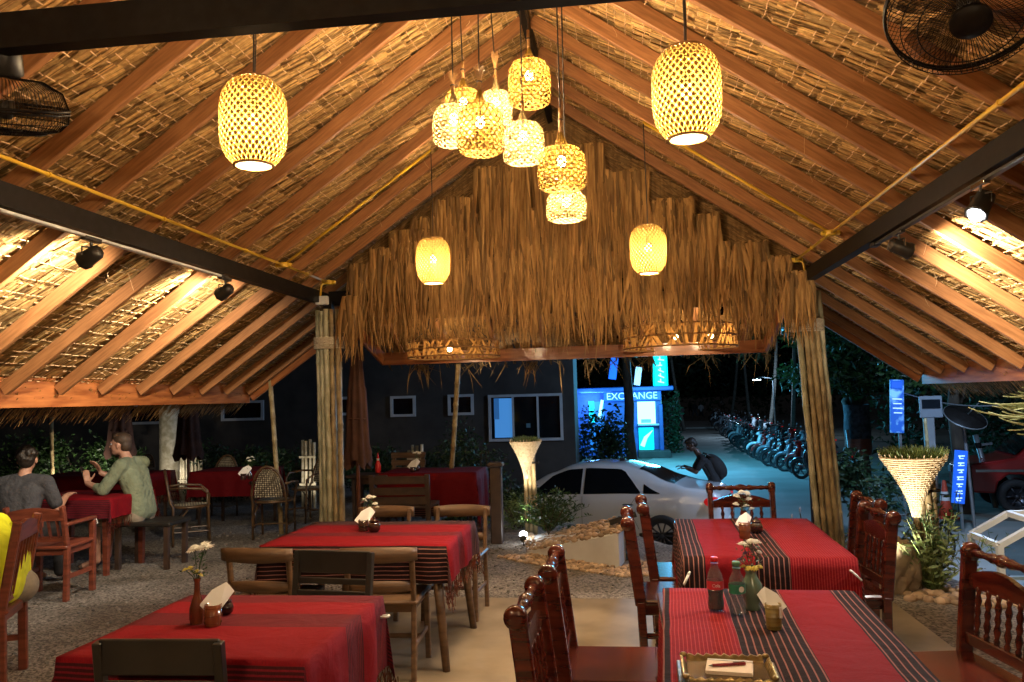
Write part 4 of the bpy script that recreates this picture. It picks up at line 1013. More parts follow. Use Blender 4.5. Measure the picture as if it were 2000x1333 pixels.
def napkins(t, c, k=1.0, flip=1, mat='napkin'):
    c = Vector(c)
    for i in range(2):
        w, h = .062 * k, .11 * k; o = Vector((0, .004 * i, 0)); b = MB()
        vs = [(-w * .55, 0, 0), (w * .35, 0, -.01), (w * .95, .006, h * .75), (w * .55, -.004, h * (1.0 - .05 * i)), (-w * .35, .0, h * .75), (-w * 1.0, .002, h * .22)]
        vs = [Vector((v[0] * flip, v[1], v[2])) + c + o for v in vs]; vs += [v + Vector((0, .0016, 0)) for v in vs]
        b.add(vs, [(0, 1, 2, 3, 4, 5), (11, 10, 9, 8, 7, 6)] + [(j, j + 6, (j + 1) % 6 + 6, (j + 1) % 6) for j in range(6)])
        b.xform(Matrix.Translation(c) @ Matrix.Rotation(R(-34), 4, 'X') @ Matrix.Rotation(R(6 * i - 4) * flip, 4, 'Y') @ Matrix.Translation(-c)); b.build('napkin', mat, t)
TZ = .748
def cup(p, r, h, mat, label, k=1, flip=1, nmat='napkin', name='napkin_cup'):
    t = thing(name, label, 'napkin holder', p, 0, 'napkin holders on the tables'); p = Vector(p)
    MB().lathe([(r * .9, 0), (r * .95, .01), (r, h), (r * .88, h), (r * .84, h * .4), (.001, h * .38)], p, n=18, cap=False).build('cup', mat, t, smooth=40)
    MB().lathe([(r * .9, 0), (r * .9, .002)], p, n=18).build('cup_base', mat, t)
    b = MB()
    for z in (.15, .5, .85): hoop(b, r * (.94 + .06 * z) + .001, h * z, .0018, 18)
    b.xform(Matrix.Translation(p)).build('binding', mat, t)
    napkins(t, p + Vector((0, 0, h * .72)), k, flip, nmat)
    return t
def jar(p, label, s=1):
    t = thing('lidded_jar', label, 'jar', p, 0, 'dark lidded jars'); p = Vector(p)
    MB().lathe([(.018 * s, 0), (.030 * s, .012 * s), (.033 * s, .03 * s), (.026 * s, .05 * s), (.018 * s, .055 * s)], p, n=18).build('jar_body', 'darkpot', t, smooth=40)
    MB().lathe([(.024 * s, .055 * s), (.022 * s, .063 * s), (.006 * s, .070 * s), (.008 * s, .078 * s), (.002, .083 * s)], p, n=14).build('lid', 'darkpot', t, smooth=50)
def vase(p, prof, mat, label, fl, leaves=8, seed=1):
    t = thing('flower_vase', label, 'vase', p, 0, 'flower vases on the tables'); p = Vector(p); g = random.Random(seed)
    MB().lathe(prof, p, n=24, cap=False).build('vase_body', mat, t, smooth=60)
    MB().lathe([(prof[0][0], 0), (prof[0][0], .002)], p, n=24).build('vase_foot', mat, t)
    top = p + Vector((0, 0, prof[-1][1] - .02)); flowers(t, top, fl)
    b = MB()
    for i in range(leaves * 6):
        c = top + Vector((g.gauss(0, .022), g.gauss(0, .02), g.uniform(.02, .11))); d = Vector((g.gauss(0, 1), g.gauss(0, 1), g.uniform(0, 1.4))).normalized() * g.uniform(.012, .028); s_ = d.orthogonal().normalized() * .0035
        b.add([c, c + d * .5 + s_, c + d, c + d * .5 - s_], [(0, 1, 2, 3)], g.random())
    b.build('leaves', 'leaf', t, fix=False)
# left front table
p = G(385, 1218, TZ)
vase(p, [(.026, 0), (.030, .02), (.029, .06), (.020, .09), (.012, .12), (.011, .16), (.015, .175)], 'amber', 'brown bottle shaped vase with big white daisies on the left front table',
     [(-.005, -.01, .135, .036, 'petal'), (.035, 0, .140, .036, 'petal'), (.015, .03, .142, .034, 'petal'), (-.03, .0, .060, .016, 'yellowflower'), (-.045, -.01, .055, .014, 'yellowflower'), (.008, -.02, .05, .016, 'yellowflower'), (.02, -.01, .035, .014, 'yellowflower'), (-.015, -.02, .055, .014, 'yellowflower'), (.026, -.02, .052, .012, 'petal')], 6, 1)
cup(G(416, 1222, TZ), .033, .082, 'bamboocup' if 0 else 'amber', 'brown cup with a folded white napkin on the left front table', 1.0)
jar(G(442, 1200, TZ), 'dark lidded jar beside the napkin cup on the left front table', .9)
# middle table
p = G(722, 1030, TZ)
vase(p, [(.024, 0), (.03, .02), (.028, .05), (.016, .08), (.012, .11), (.015, .12)], 'amber', 'dark vase of white flowers on the middle table',
     [(-.03, -.01, .085, .026, 'petal'), (.0, 0, .105, .028, 'petal'), (.03, 0, .10, .024, 'petal'), (.045, -.01, .06, .022, 'petal'), (-.045, 0, .07, .024, 'petal'), (.055, 0, .035, .018, 'petal')], 9, 2)
cup(G(710, 1038, TZ), .034, .075, 'darkpot', 'dark cup with a white napkin on the middle table', 1.05)
jar(G(731, 1040, TZ), 'dark lidded jar at the foot of the middle table vase', 1.25)
# right front table: bottles
def bottle(p, prof, label, cap, lab, fill, ribs=False):
    t = thing('drink_bottle', label, 'bottle', p, 0); p = Vector(p)
    prof = [(r, z * .86) for r, z in prof]; lab = (lab[0] * .86, lab[1] * .86); fill *= .86
    MB().lathe(prof, p, n=24, cap=True).build('bottle_body', 'petclear', t, smooth=50)
    zc = prof[-1][1]; MB().lathe([(.015, zc - .004), (.0155, zc + .012), (.013, zc + .015)], p, n=20).build('cap', cap, t, smooth=30)
    MB().lathe([(.0145, zc - .012), (.0165, zc - .010), (.0145, zc - .008)], p, n=20).build('neck_ring', cap, t)
    z0, z1 = lab; rr = max(r for r, z in prof if z0 - .03 <= z <= z1 + .03) + .0008
    MB().lathe([(rr, z0), (rr, z1)], p, n=28, cap=False).build('label', 'redlabel' if cap == 'redplastic' else 'greenlabel', t, smooth=True, fix=False)
    if fill:
        pr = [(r * .955, z) for r, z in prof if z <= fill]; MB().lathe([(pr[0][0], .004)] + pr[1:] + [(pr[-1][0], fill)], p, n=22).build('drink', 'cola' if cap == 'redplastic' else 'petclear', t, smooth=50)
    return t, p, rr
def lettering(txt, size, loc, rot, mat, parent, ext=.002, name='lettering'):
    c = bpy.data.curves.new(name, 'FONT'); c.body = txt; c.size = size; c.extrude = ext; c.align_x = 'CENTER'; c.align_y = 'CENTER'; c.materials.append(M[mat]); c.resolution_u = 3
    o = bpy.data.objects.new(name, c); C.objects.link(o); o.matrix_world = Matrix.Translation(loc) @ Euler(rot).to_matrix().to_4x4()
    bpy.context.view_layer.update(); me = bpy.data.meshes.new_from_object(o); bpy.data.objects.remove(o); q = bpy.data.objects.new(name, me); C.objects.link(q)
    q.matrix_world = Matrix.Translation(loc) @ Euler(rot).to_matrix().to_4x4(); q['kind'] = 'stuff'
    if parent is not None: attach(q, parent)
    return q
t, p, rr = bottle(G(1399, 1192, TZ), [(.026, 0), (.031, .008), (.032, .03), (.029, .06), (.030, .075), (.032, .09), (.032, .135), (.028, .16), (.016, .19), (.013, .205), (.013, .222)], 'soda bottle with a red cap and dark drink on the right front table', 'redplastic', (.098, .136), .092)
lettering('Cola', .017, p + Vector((0, -rr - .0006, .100)), (R(90), 0, 0), 'napkin', t, .0003)
t, p, rr = bottle(G(1442, 1200, TZ), [(.022, 0), (.030, .012), (.029, .03), (.031, .034), (.029, .05), (.031, .056), (.029, .075), (.031, .08), (.031, .13), (.028, .155), (.016, .185), (.013, .20), (.013, .215)], 'clear water bottle with a green cap and green label', 'bluecap', (.095, .135), 0)
MB().lathe([(.011, 0), (.011, .0012)], p + Vector((.012, -rr + .0015, .100)), (.38, -.92, 0), 16).build('round_emblem', 'napkin', t)
vase(G(1470, 1190, TZ), [(.030, 0), (.033, .008), (.026, .02), (.036, .045), (.042, .075), (.040, .10), (.024, .125), (.020, .14), (.026, .155), (.027, .165)], 'vase', 'green glazed vase of white and yellow flowers on the right front table',
     [(-.026, 0, .105, .026, 'petal'), (.008, 0, .115, .027, 'petal'), (.026, .01, .112, .025, 'petal'), (-.03, -.02, .022, .017, 'yellowflower'), (-.012, -.03, .018, .017, 'yellowflower'), (.01, -.03, .018, .018, 'yellowflower'), (.03, -.02, .022, .017, 'yellowflower'), (.036, 0, .075, .013, 'petal'), (-.03, 0, .055, .012, 'purple'), (-.018, 0, .072, .012, 'purple'), (-.04, .01, .045, .012, 'purple')], 9, 3)
t = cup(G(1512, 1228, TZ), .029, .088, 'bamboocup', 'olive bamboo cup holding white napkins beside the green vase', .78, -1)
p = G(1512, 1228, TZ); MB().box(p + Vector((.022, -.024, .062)), (.014, .004, .04), (0, .06, .5), bev=.001).build('price_tag', 'napkin', t)
# tray with order pad and pen
c = G(1421, 1318, TZ); RZ = Matrix.Translation(c) @ Matrix.Rotation(R(-2), 4, 'Z')
t = thing('serving_tray', 'ornate gilt tray on the right front table at the bottom edge', 'tray', c)
w, l = .118, .095
MB().box((0, 0, .006), (2 * w, 2 * l, .006)).xform(RZ).build('tray_bottom', 'trayface', t)
for nm, a, b_ in (('tray_side', (-w, -l), (w, -l)), ('tray_side', (w, -l), (w, l)), ('tray_side', (w, l), (-w, l)), ('tray_side', (-w, l), (-w, -l))):
    b = MB(); n = 26; A = Vector((*a, 0)); B = Vector((*b_, 0)); d = (B - A).normalized(); o_ = Vector((d.y, -d.x, 0)); g = random.Random(int(a[0] * 100))
    vs = []
    for i in range(n + 1):
        q = A.lerp(B, i / n); k = .004 * math.sin(i * 2.1) + g.uniform(0, .003); vs += [q + Vector((0, 0, .002)), q + o_ * .012 + Vector((0, 0, .022 + k)), q + o_ * .018 + Vector((0, 0, .024 + k)), q + o_ * .004 + Vector((0, 0, -.0))]
    fs = []
    for i in range(n):
        for k in range(3): fs.append((i * 4 + k, i * 4 + 4 + k, i * 4 + 5 + k, i * 4 + k + 1))
    b.add(vs, fs).xform(RZ); b.build(nm, 'tray', t, smooth=50, fix=False)
for sx, sy in ((-1, 1), (1, 1), (-1, -1), (1, -1)): MB().ball((sx * (w + .008), sy * (l + .008), .026), (.012, .012, .008), 8, 5).xform(RZ).build('corner_ornament', 'tray', t, smooth=True)
t = thing('serving_tray', 'plain silver tray under the gilt one on the right front table', 'tray', c)
for (A, B) in (((-w - .02, -l - .035, .006), (w + .02, -l - .035, .006)), ((-w - .024, -l - .03, .006), (-w - .024, l + .0, .006)), ((w + .024, -l - .03, .006), (w + .024, l, .006))): MB().bar(A, B, .014, .010, bev=.003).xform(RZ).build('tray_rim', 'silver', t)
MB().box((0, -.015, .0015), (2 * w + .04, 2 * l + .03, .003)).xform(RZ).build('tray_plate', 'silver', t)
NB = Matrix.Translation(c + Vector((.008, .012, .0095))) @ Matrix.Rotation(R(-9), 4, 'Z')
t = thing('note_pad', 'cream order pad lying on the gilt tray', 'note pad', NB.translation)
for i in range(5): MB().box((random.Random(i).uniform(-.002, .002), 0, .0015 + i * .0022), (.135, .105, .0018), bev=0).xform(NB).build('sheet', 'paper', t)
MB().box((0, .052, .007), (.136, .008, .014)).xform(NB).build('binding', 'napkin', t)
PN = NB @ Matrix.Translation((-.005, 0, .0165)) @ Matrix.Rotation(R(22), 4, 'Z')
t = thing('pen', 'maroon pen lying across the order pad', 'pen', PN.translation)
b = MB().tube([(-.048, 0, 0), (.03, 0, 0)], .0045, 10); b.xform(PN).build('pen_barrel', 'pen', t, smooth=50)
MB().tube([(-.060, 0, 0), (-.048, 0, 0)], [.001, .004], 8).xform(PN).build('pen_tip', 'silver', t, smooth=50); MB().tube([(.03, 0, 0), (.055, 0, 0)], .005, 10).xform(PN).build('pen_cap', 'pen', t, smooth=50); MB().box((.035, 0, .006), (.035, .003, .002)).xform(PN).build('pen_clip', 'silver', t)
# wide banded table
vase(G(1455, 1040, TZ), [(.024, 0), (.03, .02), (.028, .06), (.016, .09), (.012, .12), (.015, .13)], 'amber', 'vase of white flowers on the wide banded table near the far chair',
     [(-.04, 0, .11, .028, 'petal'), (-.01, 0, .13, .03, 'petal'), (.03, 0, .09, .026, 'petal'), (-.045, 0, .06, .024, 'petal'), (.01, -.02, .05, .026, 'petal'), (.045, 0, .03, .022, 'petal'), (.025, 0, .125, .024, 'petal')], 9, 5)
cup(G(1455, 1052, TZ), .034, .095, 'amber', 'brown cup with an upright napkin on the wide banded table', .8)
jar(G(1478, 1042, TZ), 'dark lidded jar on the wide banded table', 1.2)
# ------------------------------------------------------------------ white planter with shrub, pebbles, rock, basket planters
def leafcloud(b, c, r, n, size, g, shell=.35, droop=0, aspect=.45):
    c = Vector(c); r = Vector(r) if not isinstance(r, (int, float)) else Vector((r, r, r))
    lumps = [(Vector((g.uniform(-.6, .6), g.uniform(-.6, .6), g.uniform(-.6, .6))), g.uniform(.35, .6)) for _ in range(9)]
    for i in range(n):
        lc, lr = g.choice(lumps); u = Vector((g.gauss(0, 1), g.gauss(0, 1), g.gauss(0, 1))).normalized() * lr * (g.random() ** shell)
        u = u + lc; p = c + Vector((u.x * r.x, u.y * r.y, u.z * r.z))
        d = Vector((g.gauss(0, 1), g.gauss(0, 1), g.gauss(0, .7) - droop)).normalized() * size * g.uniform(.6, 1.3); s_ = d.cross(Vector((g.gauss(0, 1), g.gauss(0, 1), g.gauss(0, 1)))).normalized() * d.length * aspect * .5
        up = d.cross(s_).normalized() * d.length * .08
        b.add([p, p + d * .45 + s_ + up, p + d, p + d * .45 - s_ + up], [(0, 1, 2), (0, 2, 3)], g.random())
def spray(b, base, n, h, g, spread=.5, leaf=.05, lw=.3, per=14, curve=.3):
    base = Vector(base)
    for i in range(n):
        d = Vector((g.gauss(0, spread), g.gauss(0, spread), 1)).normalized(); p = base + Vector((g.gauss(0, .02), g.gauss(0, .02), 0)); L = h * g.uniform(.6, 1.05); pts = []
        for k in range(6): pts.append(p.copy()); d = (d + Vector((d.x * curve * .3, d.y * curve * .3, -curve * .12))).normalized(); p += d * L / 5
        b.tube(pts, .0025, 3, cap=False)
        for k in range(per):
            t = (k + .5) / per * 4.99; q = pts[int(t)].lerp(pts[int(t) + 1], t % 1); e = Vector((g.gauss(0, 1), g.gauss(0, 1), g.uniform(.1, 1))).normalized() * leaf * g.uniform(.6, 1.2); s_ = e.orthogonal().normalized() * e.length * lw * .5
            b.add([q, q + e * .45 + s_, q + e, q + e * .45 - s_], [(0, 1, 2, 3)], g.random())
g = random.Random(21)
A_ = G(1210, 1110); B_ = G(1040, 1082)
pl = [(B_.x - .05, B_.y - .02), (A_.x, A_.y), (A_.x + .14, A_.y + .85), (A_.x - .55, A_.y + 1.35), (B_.x - .2, B_.y + .9)]
t = thing('planter_wall', 'low white wedge shaped planter filled with pebbles before the white car', 'planter', (A_.x - .4, A_.y + .4, 0))
b = MB(); n = len(pl); hz_ = lambda x: .05 + .27 * min(1, max(0, (x - B_.x) / (A_.x - B_.x))); hs = [hz_(p[0]) - .02 for p in pl]; hs[1] = hs[2] = .31
b.add([(p[0], p[1], -.0) for p in pl] + [(p[0], p[1], h) for p, h in zip(pl, hs)], [tuple(range(n - 1, -1, -1)), tuple(range(n, 2 * n))] + [(i, (i + 1) % n, n + (i + 1) % n, n + i) for i in range(n)]); b.build('planter_box', 'white', t)
b = MB()
def inside(p, poly):
    c_ = False; j = len(poly) - 1
    for i in range(len(poly)):
        if (poly[i][1] > p[1]) != (poly[j][1] > p[1]) and p[0] < (poly[j][0] - poly[i][0]) * (p[1] - poly[i][1]) / (poly[j][1] - poly[i][1]) + poly[i][0]: c_ = not c_
        j = i
    return c_
def pebbles(name, poly, zf, n, r0, r1, parent=None, mat='pebble'):
    xs = [p[0] for p in poly]; ys = [p[1] for p in poly]; b = MB(); k = 0
    while k < n:
        x = g.uniform(min(xs), max(xs)); y = g.uniform(min(ys), max(ys))
        if not inside((x, y), poly): continue
        r = g.uniform(r0, r1); b.ball((x, y, zf(x, y) + r * .25), (r * g.uniform(.8, 1.4), r * g.uniform(.8, 1.2), r * .65), 7, 5, a=g.random(), rot=Matrix.Rotation(g.uniform(0, 3), 3, 'Z')); k += 1
    o = b.build(name, mat, parent, smooth=True, fix=False); o['kind'] = 'stuff'; return o
ztop = lambda x, y: hz_(x)
pebbles('pebble_fill', pl, ztop, 520, .014, .034, t)
pebbles('pebble_bed', [(B_.x - .35, B_.y - .15), (B_.x, B_.y - .5), (A_.x + .1, A_.y - .42), (A_.x + .55, A_.y - .15), (A_.x + .2, A_.y + .3), (A_.x, A_.y - .01), (B_.x, B_.y - .03)], lambda x, y: 0, 900, .012, .028)
c = G(1065, 1050, .15); c.y += .35
t = thing('shrub', 'small leafy shrub growing in the pebbles of the white planter', 'shrub', (c.x, c.y, .15))
b = MB()
for q in range(7): b.tube([(c.x, c.y, .12), (c.x + g.gauss(0, .12), c.y + g.gauss(0, .1), .4)], .006, 4)
b.build('stem', 'trunk', t); b = MB(); spray(b, (c.x, c.y, .16), 46, .50, g, .62, .055, .34, 22, .5); leafcloud(b, (c.x, c.y, .38), (.32, .28, .22), 900, .05, g); b.build('foliage', 'leaf', t, fix=False)
# boulder
c = G(1770, 1165); t = tag(MB().build('boulder', 'rock') if 0 else None, '', '') if 0 else None
bm = bmesh.new(); bmesh.ops.create_icosphere(bm, subdivisions=4, radius=1)
from mathutils import noise as mn
for v in bm.verts:
    p = v.co.copy(); n_ = mn.fractal(p * 1.1 + Vector((3, 1, 7)), 1.0, 2.0, 4) * .28 + mn.fractal(p * 4, 1, 2, 3) * .05
    ax_ = max(abs(p.x), abs(p.y), abs(p.z)); p = p * (1 + (1 / max(ax_, .55) - 1) * .35) * (1 + n_); v.co = Vector((p.x * .16, p.y * .15, max(-.02, p.z * .215 + .19)))
me = bpy.data.meshes.new('boulder'); bm.to_mesh(me); bm.free(); me.materials.append(M['rock']); o = bpy.data.objects.new('boulder', me); C.objects.link(o); o.location = (c.x, c.y + .16, 0); tag(o, 'brown boulder standing on the gravel before the basket planter', 'boulder')
pebbles('pebble_edging', [(2.05, 6.62), (2.3, 6.5), (3.4, 6.1), (3.55, 6.3), (2.85, 6.9), (2.3, 7.1)], lambda x, y: 0, 170, .02, .05)
pebbles('pebble_edging', [(1.75, 7.9), (2.2, 7.8), (2.5, 8.2), (2.4, 8.7), (1.8, 8.65)], lambda x, y: 0, 120, .02, .05)
# wicker cone planters
def cone_planter(top, Rt, H, post_base, label, npost, grass, gm, seed, tilt=0):
    g = random.Random(seed); top = Vector(top)
    t = thing('wicker_planter', label, 'planter', (post_base[0], post_base[1], 0), 0, 'wicker cone planters on bamboo posts')
    def rad(u): return Rt * (.10 + .90 * u ** 1.55)
    b = MB(); nr = 26; nc = 30
    me_pts = [(rad(k / 12) - .006, -H + H * k / 12) for k in range(13)]; b.lathe(me_pts, top, n=28, cap=False)
    b.build('cone_liner', 'basket', t, smooth=True)
    b = MB()
    for k in range(nr):
        u = (k + .5) / nr; r = rad(u); pts = []
        for j in range(nc): q = 2 * math.pi * j / nc; rr = r + .005 * math.cos(math.pi * (j + k)); pts.append(top + Vector((rr * math.cos(q), rr * math.sin(q), -H + H * u + .002 * math.sin(j * 2 + k))))
        b.tube(pts, H / nr * .48, 5, closed=True)
    b.build('wicker_weave', 'basket', t, smooth=True)
    b = MB()
    for j in range(nc):
        q = 2 * math.pi * (j + .5) / nc; b.tube([top + Vector(((rad(u) + .004) * math.cos(q), (rad(u) + .004) * math.sin(q), -H + H * u * 1.02 + (.0 if u < 1 else g.uniform(0, .02)))) for u in (0, .3, .6, .85, 1.0)], .003, 4)
    b.build('wicker_stake', 'basket', t)
    b = MB().lathe([(Rt * .93, 0), (Rt * .5, .02), (.001, .03)], top + Vector((0, 0, -.02)), n=20, cap=False); b.build('soil', 'soil', t)
    b = MB()
    for i in range(grass):
        q = g.uniform(0, 6.28); r = Rt * .9 * g.random() ** .5; p = top + Vector((r * math.cos(q), r * math.sin(q), -.01)); d = Vector((math.cos(q) * r / Rt * .7 + g.gauss(0, .3), math.sin(q) * r / Rt * .6 + g.gauss(0, .3), 1)).normalized() * g.uniform(.05, .115) * Rt / .25; s_ = Vector((g.gauss(0, 1), g.gauss(0, 1), 0)).normalized() * .0035
        b.add([p - s_, p + s_, p + d * .6 + s_ * .8, p + d, p + d * .6 - s_ * .8], [(0, 1, 2, 3, 4)], g.random())
        if i % 4 == 0:
            for k in (.4, .6, .8): e = p + d * k; f_ = Vector((g.gauss(0, 1), g.gauss(0, 1), .6)).normalized() * .018; b.add([e, e + f_ * .5 + s_ * .8, e + f_, e + f_ * .5 - s_ * .8], [(0, 1, 2, 3)], g.random())
    b.build('grassy_plant', gm, t, fix=False)
    for i in range(npost):
        ox = (i - (npost - 1) / 2) * .052; p0 = Vector((post_base[0] + ox, post_base[1] + .02 * (i % 2), 0)); p1 = Vector((top.x + ox * .9 + (post_base[0] - top.x) * .9, post_base[1] + .02 * (i % 2), top.z - .02 - .03 * (i % 2)))
        bamboo_pole_mb(p0, p1, .026, g, .22, 8).build('bamboo_post', 'bamboo_col2', t, smooth=50)
    b = MB(); pz = top.z - H * .62
    for k in range(2): b.tube([(post_base[0] + .11 * math.cos(2 * math.pi * j / 16), post_base[1] + .05 + .06 * math.sin(2 * math.pi * j / 16) - .05, pz + k * .012) for j in range(16)], .006, 5, closed=True)
    b.build('wire_tie', 'steel', t)
    return t
tp = P(1783, 892, 6.85); bs = G(1822, 1150)
cone_planter(tp, .245, .47, (bs.x - .0, 7.02), 'pale wicker cone planter with grassy plant beside the boulder', 4, 900, 'grassleaf', 3)
tp = P(1026, 862, 9.3)
cone_planter(tp, .18, .42, (tp.x + .02, 9.48), 'dim wicker cone planter with grass before the dark building window', 3, 500, 'grassleaf', 4)
# leafy plant round the bamboo post and little weeds
def plant(name, label, base, n, h, leaf, mat, spread=.5, lw=.3, per=14, cat='plant', group=None, seed=1):
    g = random.Random(seed); t = thing(name, label, cat, base, 0, group); b = MB(); spray(b, base, n, h, g, spread, leaf, lw, per); b.build('foliage', mat, t, fix=False); return t
plant('climbing_plant', 'leafy plant with pale narrow leaves round the foot of the basket planter post', (2.36, 6.86, 0), 46, .62, .085, 'leafpale', .32, .28, 12, seed=5)
b0 = P(1830, 1000, 6.9)
plant('climbing_plant', 'dark leaved plant climbing behind the basket planter post', (2.43, 7.0, 0), 30, .8, .08, 'leaf', .2, .3, 14, seed=6)
plant('weed', 'pale weed standing right of the basket planter post', G(1890, 1130), 9, .42, .06, 'leafpale', .3, .3, 9, group='weeds at the terrace edge', seed=7)
plant('weed', 'thin weed with tiny white blossoms at the far right terrace edge', G(1960, 1120) + Vector((.1, .3, 0)), 6, .5, .05, 'leafpale', .4, .25, 7, group='weeds at the terrace edge', seed=8)
plant('weed', 'small weed at the foot of the right bamboo column', (2.13, 8.3, 0), 14, .34, .05, 'leafpale', .3, .3, 9, group='weeds at the terrace edge', seed=9)
# hanging spiky plant at the right edge
c = P(2035, 800, 4.6); g = random.Random(9)
t = thing('hanging_plant', 'pale green plant with drooping finger like shoots entering at the right edge', 'plant', c)
b = MB(); b2 = MB()
for i in range(34):
    p = c + Vector((g.uniform(-.05, .2), g.gauss(0, .08), g.gauss(.0, .07))); d = Vector((-1, g.gauss(0, .25), g.uniform(-.3, .4))).normalized(); pts = []; L = g.uniform(.14, .34); r = []
    for k in range(7): pts.append(p.copy()); d = (d + Vector((0.02, 0, -.10 + .05 * k))).normalized(); p += d * L / 6; r.append(.009 * (1 - k / 9))
    b.tube(pts, r, 5)
    for k in range(14):
        q = pts[g.randint(1, 5)]; e = Vector((g.gauss(0, 1), g.gauss(0, 1), g.gauss(0, 1))).normalized() * .025; s_ = e.orthogonal().normalized() * .003; b2.add([q - s_, q + s_, q + e], [(0, 1, 2)], g.random())
b.build('shoot', 'shootpale', t, smooth=True, fix=False)['kind'] = 'stuff'; b2.build('leaflet', 'leafpale', t, fix=False)['kind'] = 'stuff'
bar_obj('support_post', (c.x + .28, c.y, c.z - .3), (c.x + .28, c.y, 0), .05, .05, 'trunk', t)
# wooden post with rail left of the dim planter, and the ground light
p = G(970, 1064)
t = thing('wooden_post', 'dark square wooden post with a low rail, left of the dim wicker planter', 'post', (p.x, p.y + .08, 0))
MB().box((p.x, p.y + .08, .42), (.13, .13, .84), bev=.01).build('post', 'dkbrown', t); MB().box((p.x, p.y + .08, .865), (.17, .17, .05), bev=.012).build('cap', 'dkbrown', t)
MB().bar((p.x - .06, p.y + .08, .38), (p.x - .55, p.y + .1, .36), .05, .06, bev=.008).build('rail', 'dkbrown', t)
def uplight(px, Y, label, power, aim, col=(1, .9, .74), z=0, size=100, lens=.03):
    p = P(px, 900, Y); p.z = 0; t = thing('ground_spotlight', label, 'light', p, 0, 'small garden uplights')
    a = (Vector(aim) - p).normalized(); q = p + Vector((0, 0, .09))
    MB().tube([p, q], .008, 6).build('spike', 'black', t); MB().lathe([(.02, -.05), (.035, -.03), (.04, .03), (.036, .032)], q, a, 12).build('lamp_head', 'black', t, smooth=40)
    MB().ball(q + a * .03, (lens, lens, lens * .8), 10, 6).build('lens', 'whitebulb', t, smooth=True)
    lamp('uplight_beam', q + a * .08, power, col, .03, 'SPOT', q + a, R(size), .7, parent=t)
uplight(1018, 8.95, 'glaring ground spotlight at the foot of the dim wicker planter', 110, (P(1030, 900, 9.4)), lens=.045, size=52)
uplight(1715, 6.45, 'small uplight hidden low left of the boulder, lighting the basket planter', 75, tuple(P(1783, 940, 6.85)), lens=.012, size=70)
# ------------------------------------------------------------------ far left seating
cg = [(P(372, 960, 9.2), -60, 'rattan armchair seen side on, with a pale seat, left of the far left table'), (P(535, 980, 9.6), 8, 'rattan armchair with its woven back towards the viewer, right of the far left table'),
      (P(602, 950, 10.9), 150, 'rattan armchair partly behind the left bamboo column'), (P(425, 950, 11.3), 178, 'rattan armchair on the far side of the far left table'), (P(260, 960, 11.9), 160, 'rattan armchair beyond the seated man in green')]
place(chair_cane(), [(p.x, p.y, rz, lab) for p, rz, lab in cg])
c = P(465, 935, 10.6)
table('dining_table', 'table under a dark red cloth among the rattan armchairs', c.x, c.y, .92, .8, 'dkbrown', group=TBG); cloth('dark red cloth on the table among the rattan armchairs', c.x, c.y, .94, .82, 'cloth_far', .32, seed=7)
p = G(488, 936, TZ)
vase(p, [(.024, 0), (.03, .02), (.028, .05), (.016, .08), (.015, .12)], 'darkpot', 'white flowers on the table among the rattan armchairs', [(-.02, 0, .14, .03, 'petal'), (.03, 0, .15, .03, 'petal'), (.0, 0, .11, .028, 'petal'), (.05, 0, .12, .022, 'petal')], 7, 8)
cup(p + Vector((-.04, -.08, 0)), .034, .07, 'darkpot', 'dark cup with a white napkin on the table among the rattan armchairs', 1.2)
# table behind the man, and the table he sits at
c = P(205, 945, 10.2)
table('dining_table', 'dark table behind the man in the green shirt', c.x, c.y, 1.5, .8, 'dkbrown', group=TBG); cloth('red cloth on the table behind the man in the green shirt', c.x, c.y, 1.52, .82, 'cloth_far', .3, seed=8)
c = P(214, 990, 7.35); c.x -= .22
table('dining_table', 'reddish square legged table where the man in green sits', c.x - .28, c.y + .40, .96, .75, 'redwood', leg=.07, group=TBG); cloth('red cloth with dark stripes on the table where the man in green sits', c.x - .28, c.y + .40, .98, .77, 'cloth_l', .19, seed=9)
clip(P(186, 1012, 7.33), (.3, 0, -.9), 'white clip hanging on the cloth beside the seated man')
# far table with slatted bench back, behind the middle table
c = P(850, 955, 9.9)
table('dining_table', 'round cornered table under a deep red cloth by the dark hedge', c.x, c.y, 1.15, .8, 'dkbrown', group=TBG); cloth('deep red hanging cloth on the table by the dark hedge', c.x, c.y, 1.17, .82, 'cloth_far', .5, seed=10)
c = P(792, 985, 9.0)
t = thing('bench', 'dark wooden bench with a board back before the deep red table', 'bench', (c.x, c.y, 0)); w = .31
for sx in (-1, 1):
    MB().bar((c.x + sx * w, c.y - .19, 0), (c.x + sx * w, c.y - .24, .80), .05, .045, up=(0, 1, 0)).build('back_leg', 'dkbrown', t); MB().bar((c.x + sx * w, c.y + .2, 0), (c.x + sx * w, c.y + .2, .43), .05, .05, up=(0, 1, 0)).build('front_leg', 'dkbrown', t)
for z in (.74, .62, .52): MB().bar((c.x - w, c.y - .235, z), (c.x + w, c.y - .235, z), .02, .085, bev=.004).build('back_board', 'dkbrown', t)
MB().box((c.x, c.y, .45), (.68, .44, .035), bev=.006).build('seat', 'dkbrown', t)
c = P(798, 930, 11.0)
t = thing('bench', 'pale slatted wooden seat back beyond the deep red table', 'bench', (c.x, c.y, 0))
for z in (.86, .76, .66): MB().bar((c.x - .24, c.y, z), (c.x + .24, c.y, z), .02, .075, bev=.004).build('back_slat', 'brown', t)
for sx in (-1, 1): MB().bar((c.x + sx * .2, c.y + .02, 0), (c.x + sx * .2, c.y + .02, .9), .04, .04, up=(0, 1, 0)).build('leg', 'brown', t)
MB().box((c.x, c.y + .24, .45), (.5, .42, .035), bev=.006).build('seat', 'brown', t)
p = P(815, 935, 9.75); p.z = TZ
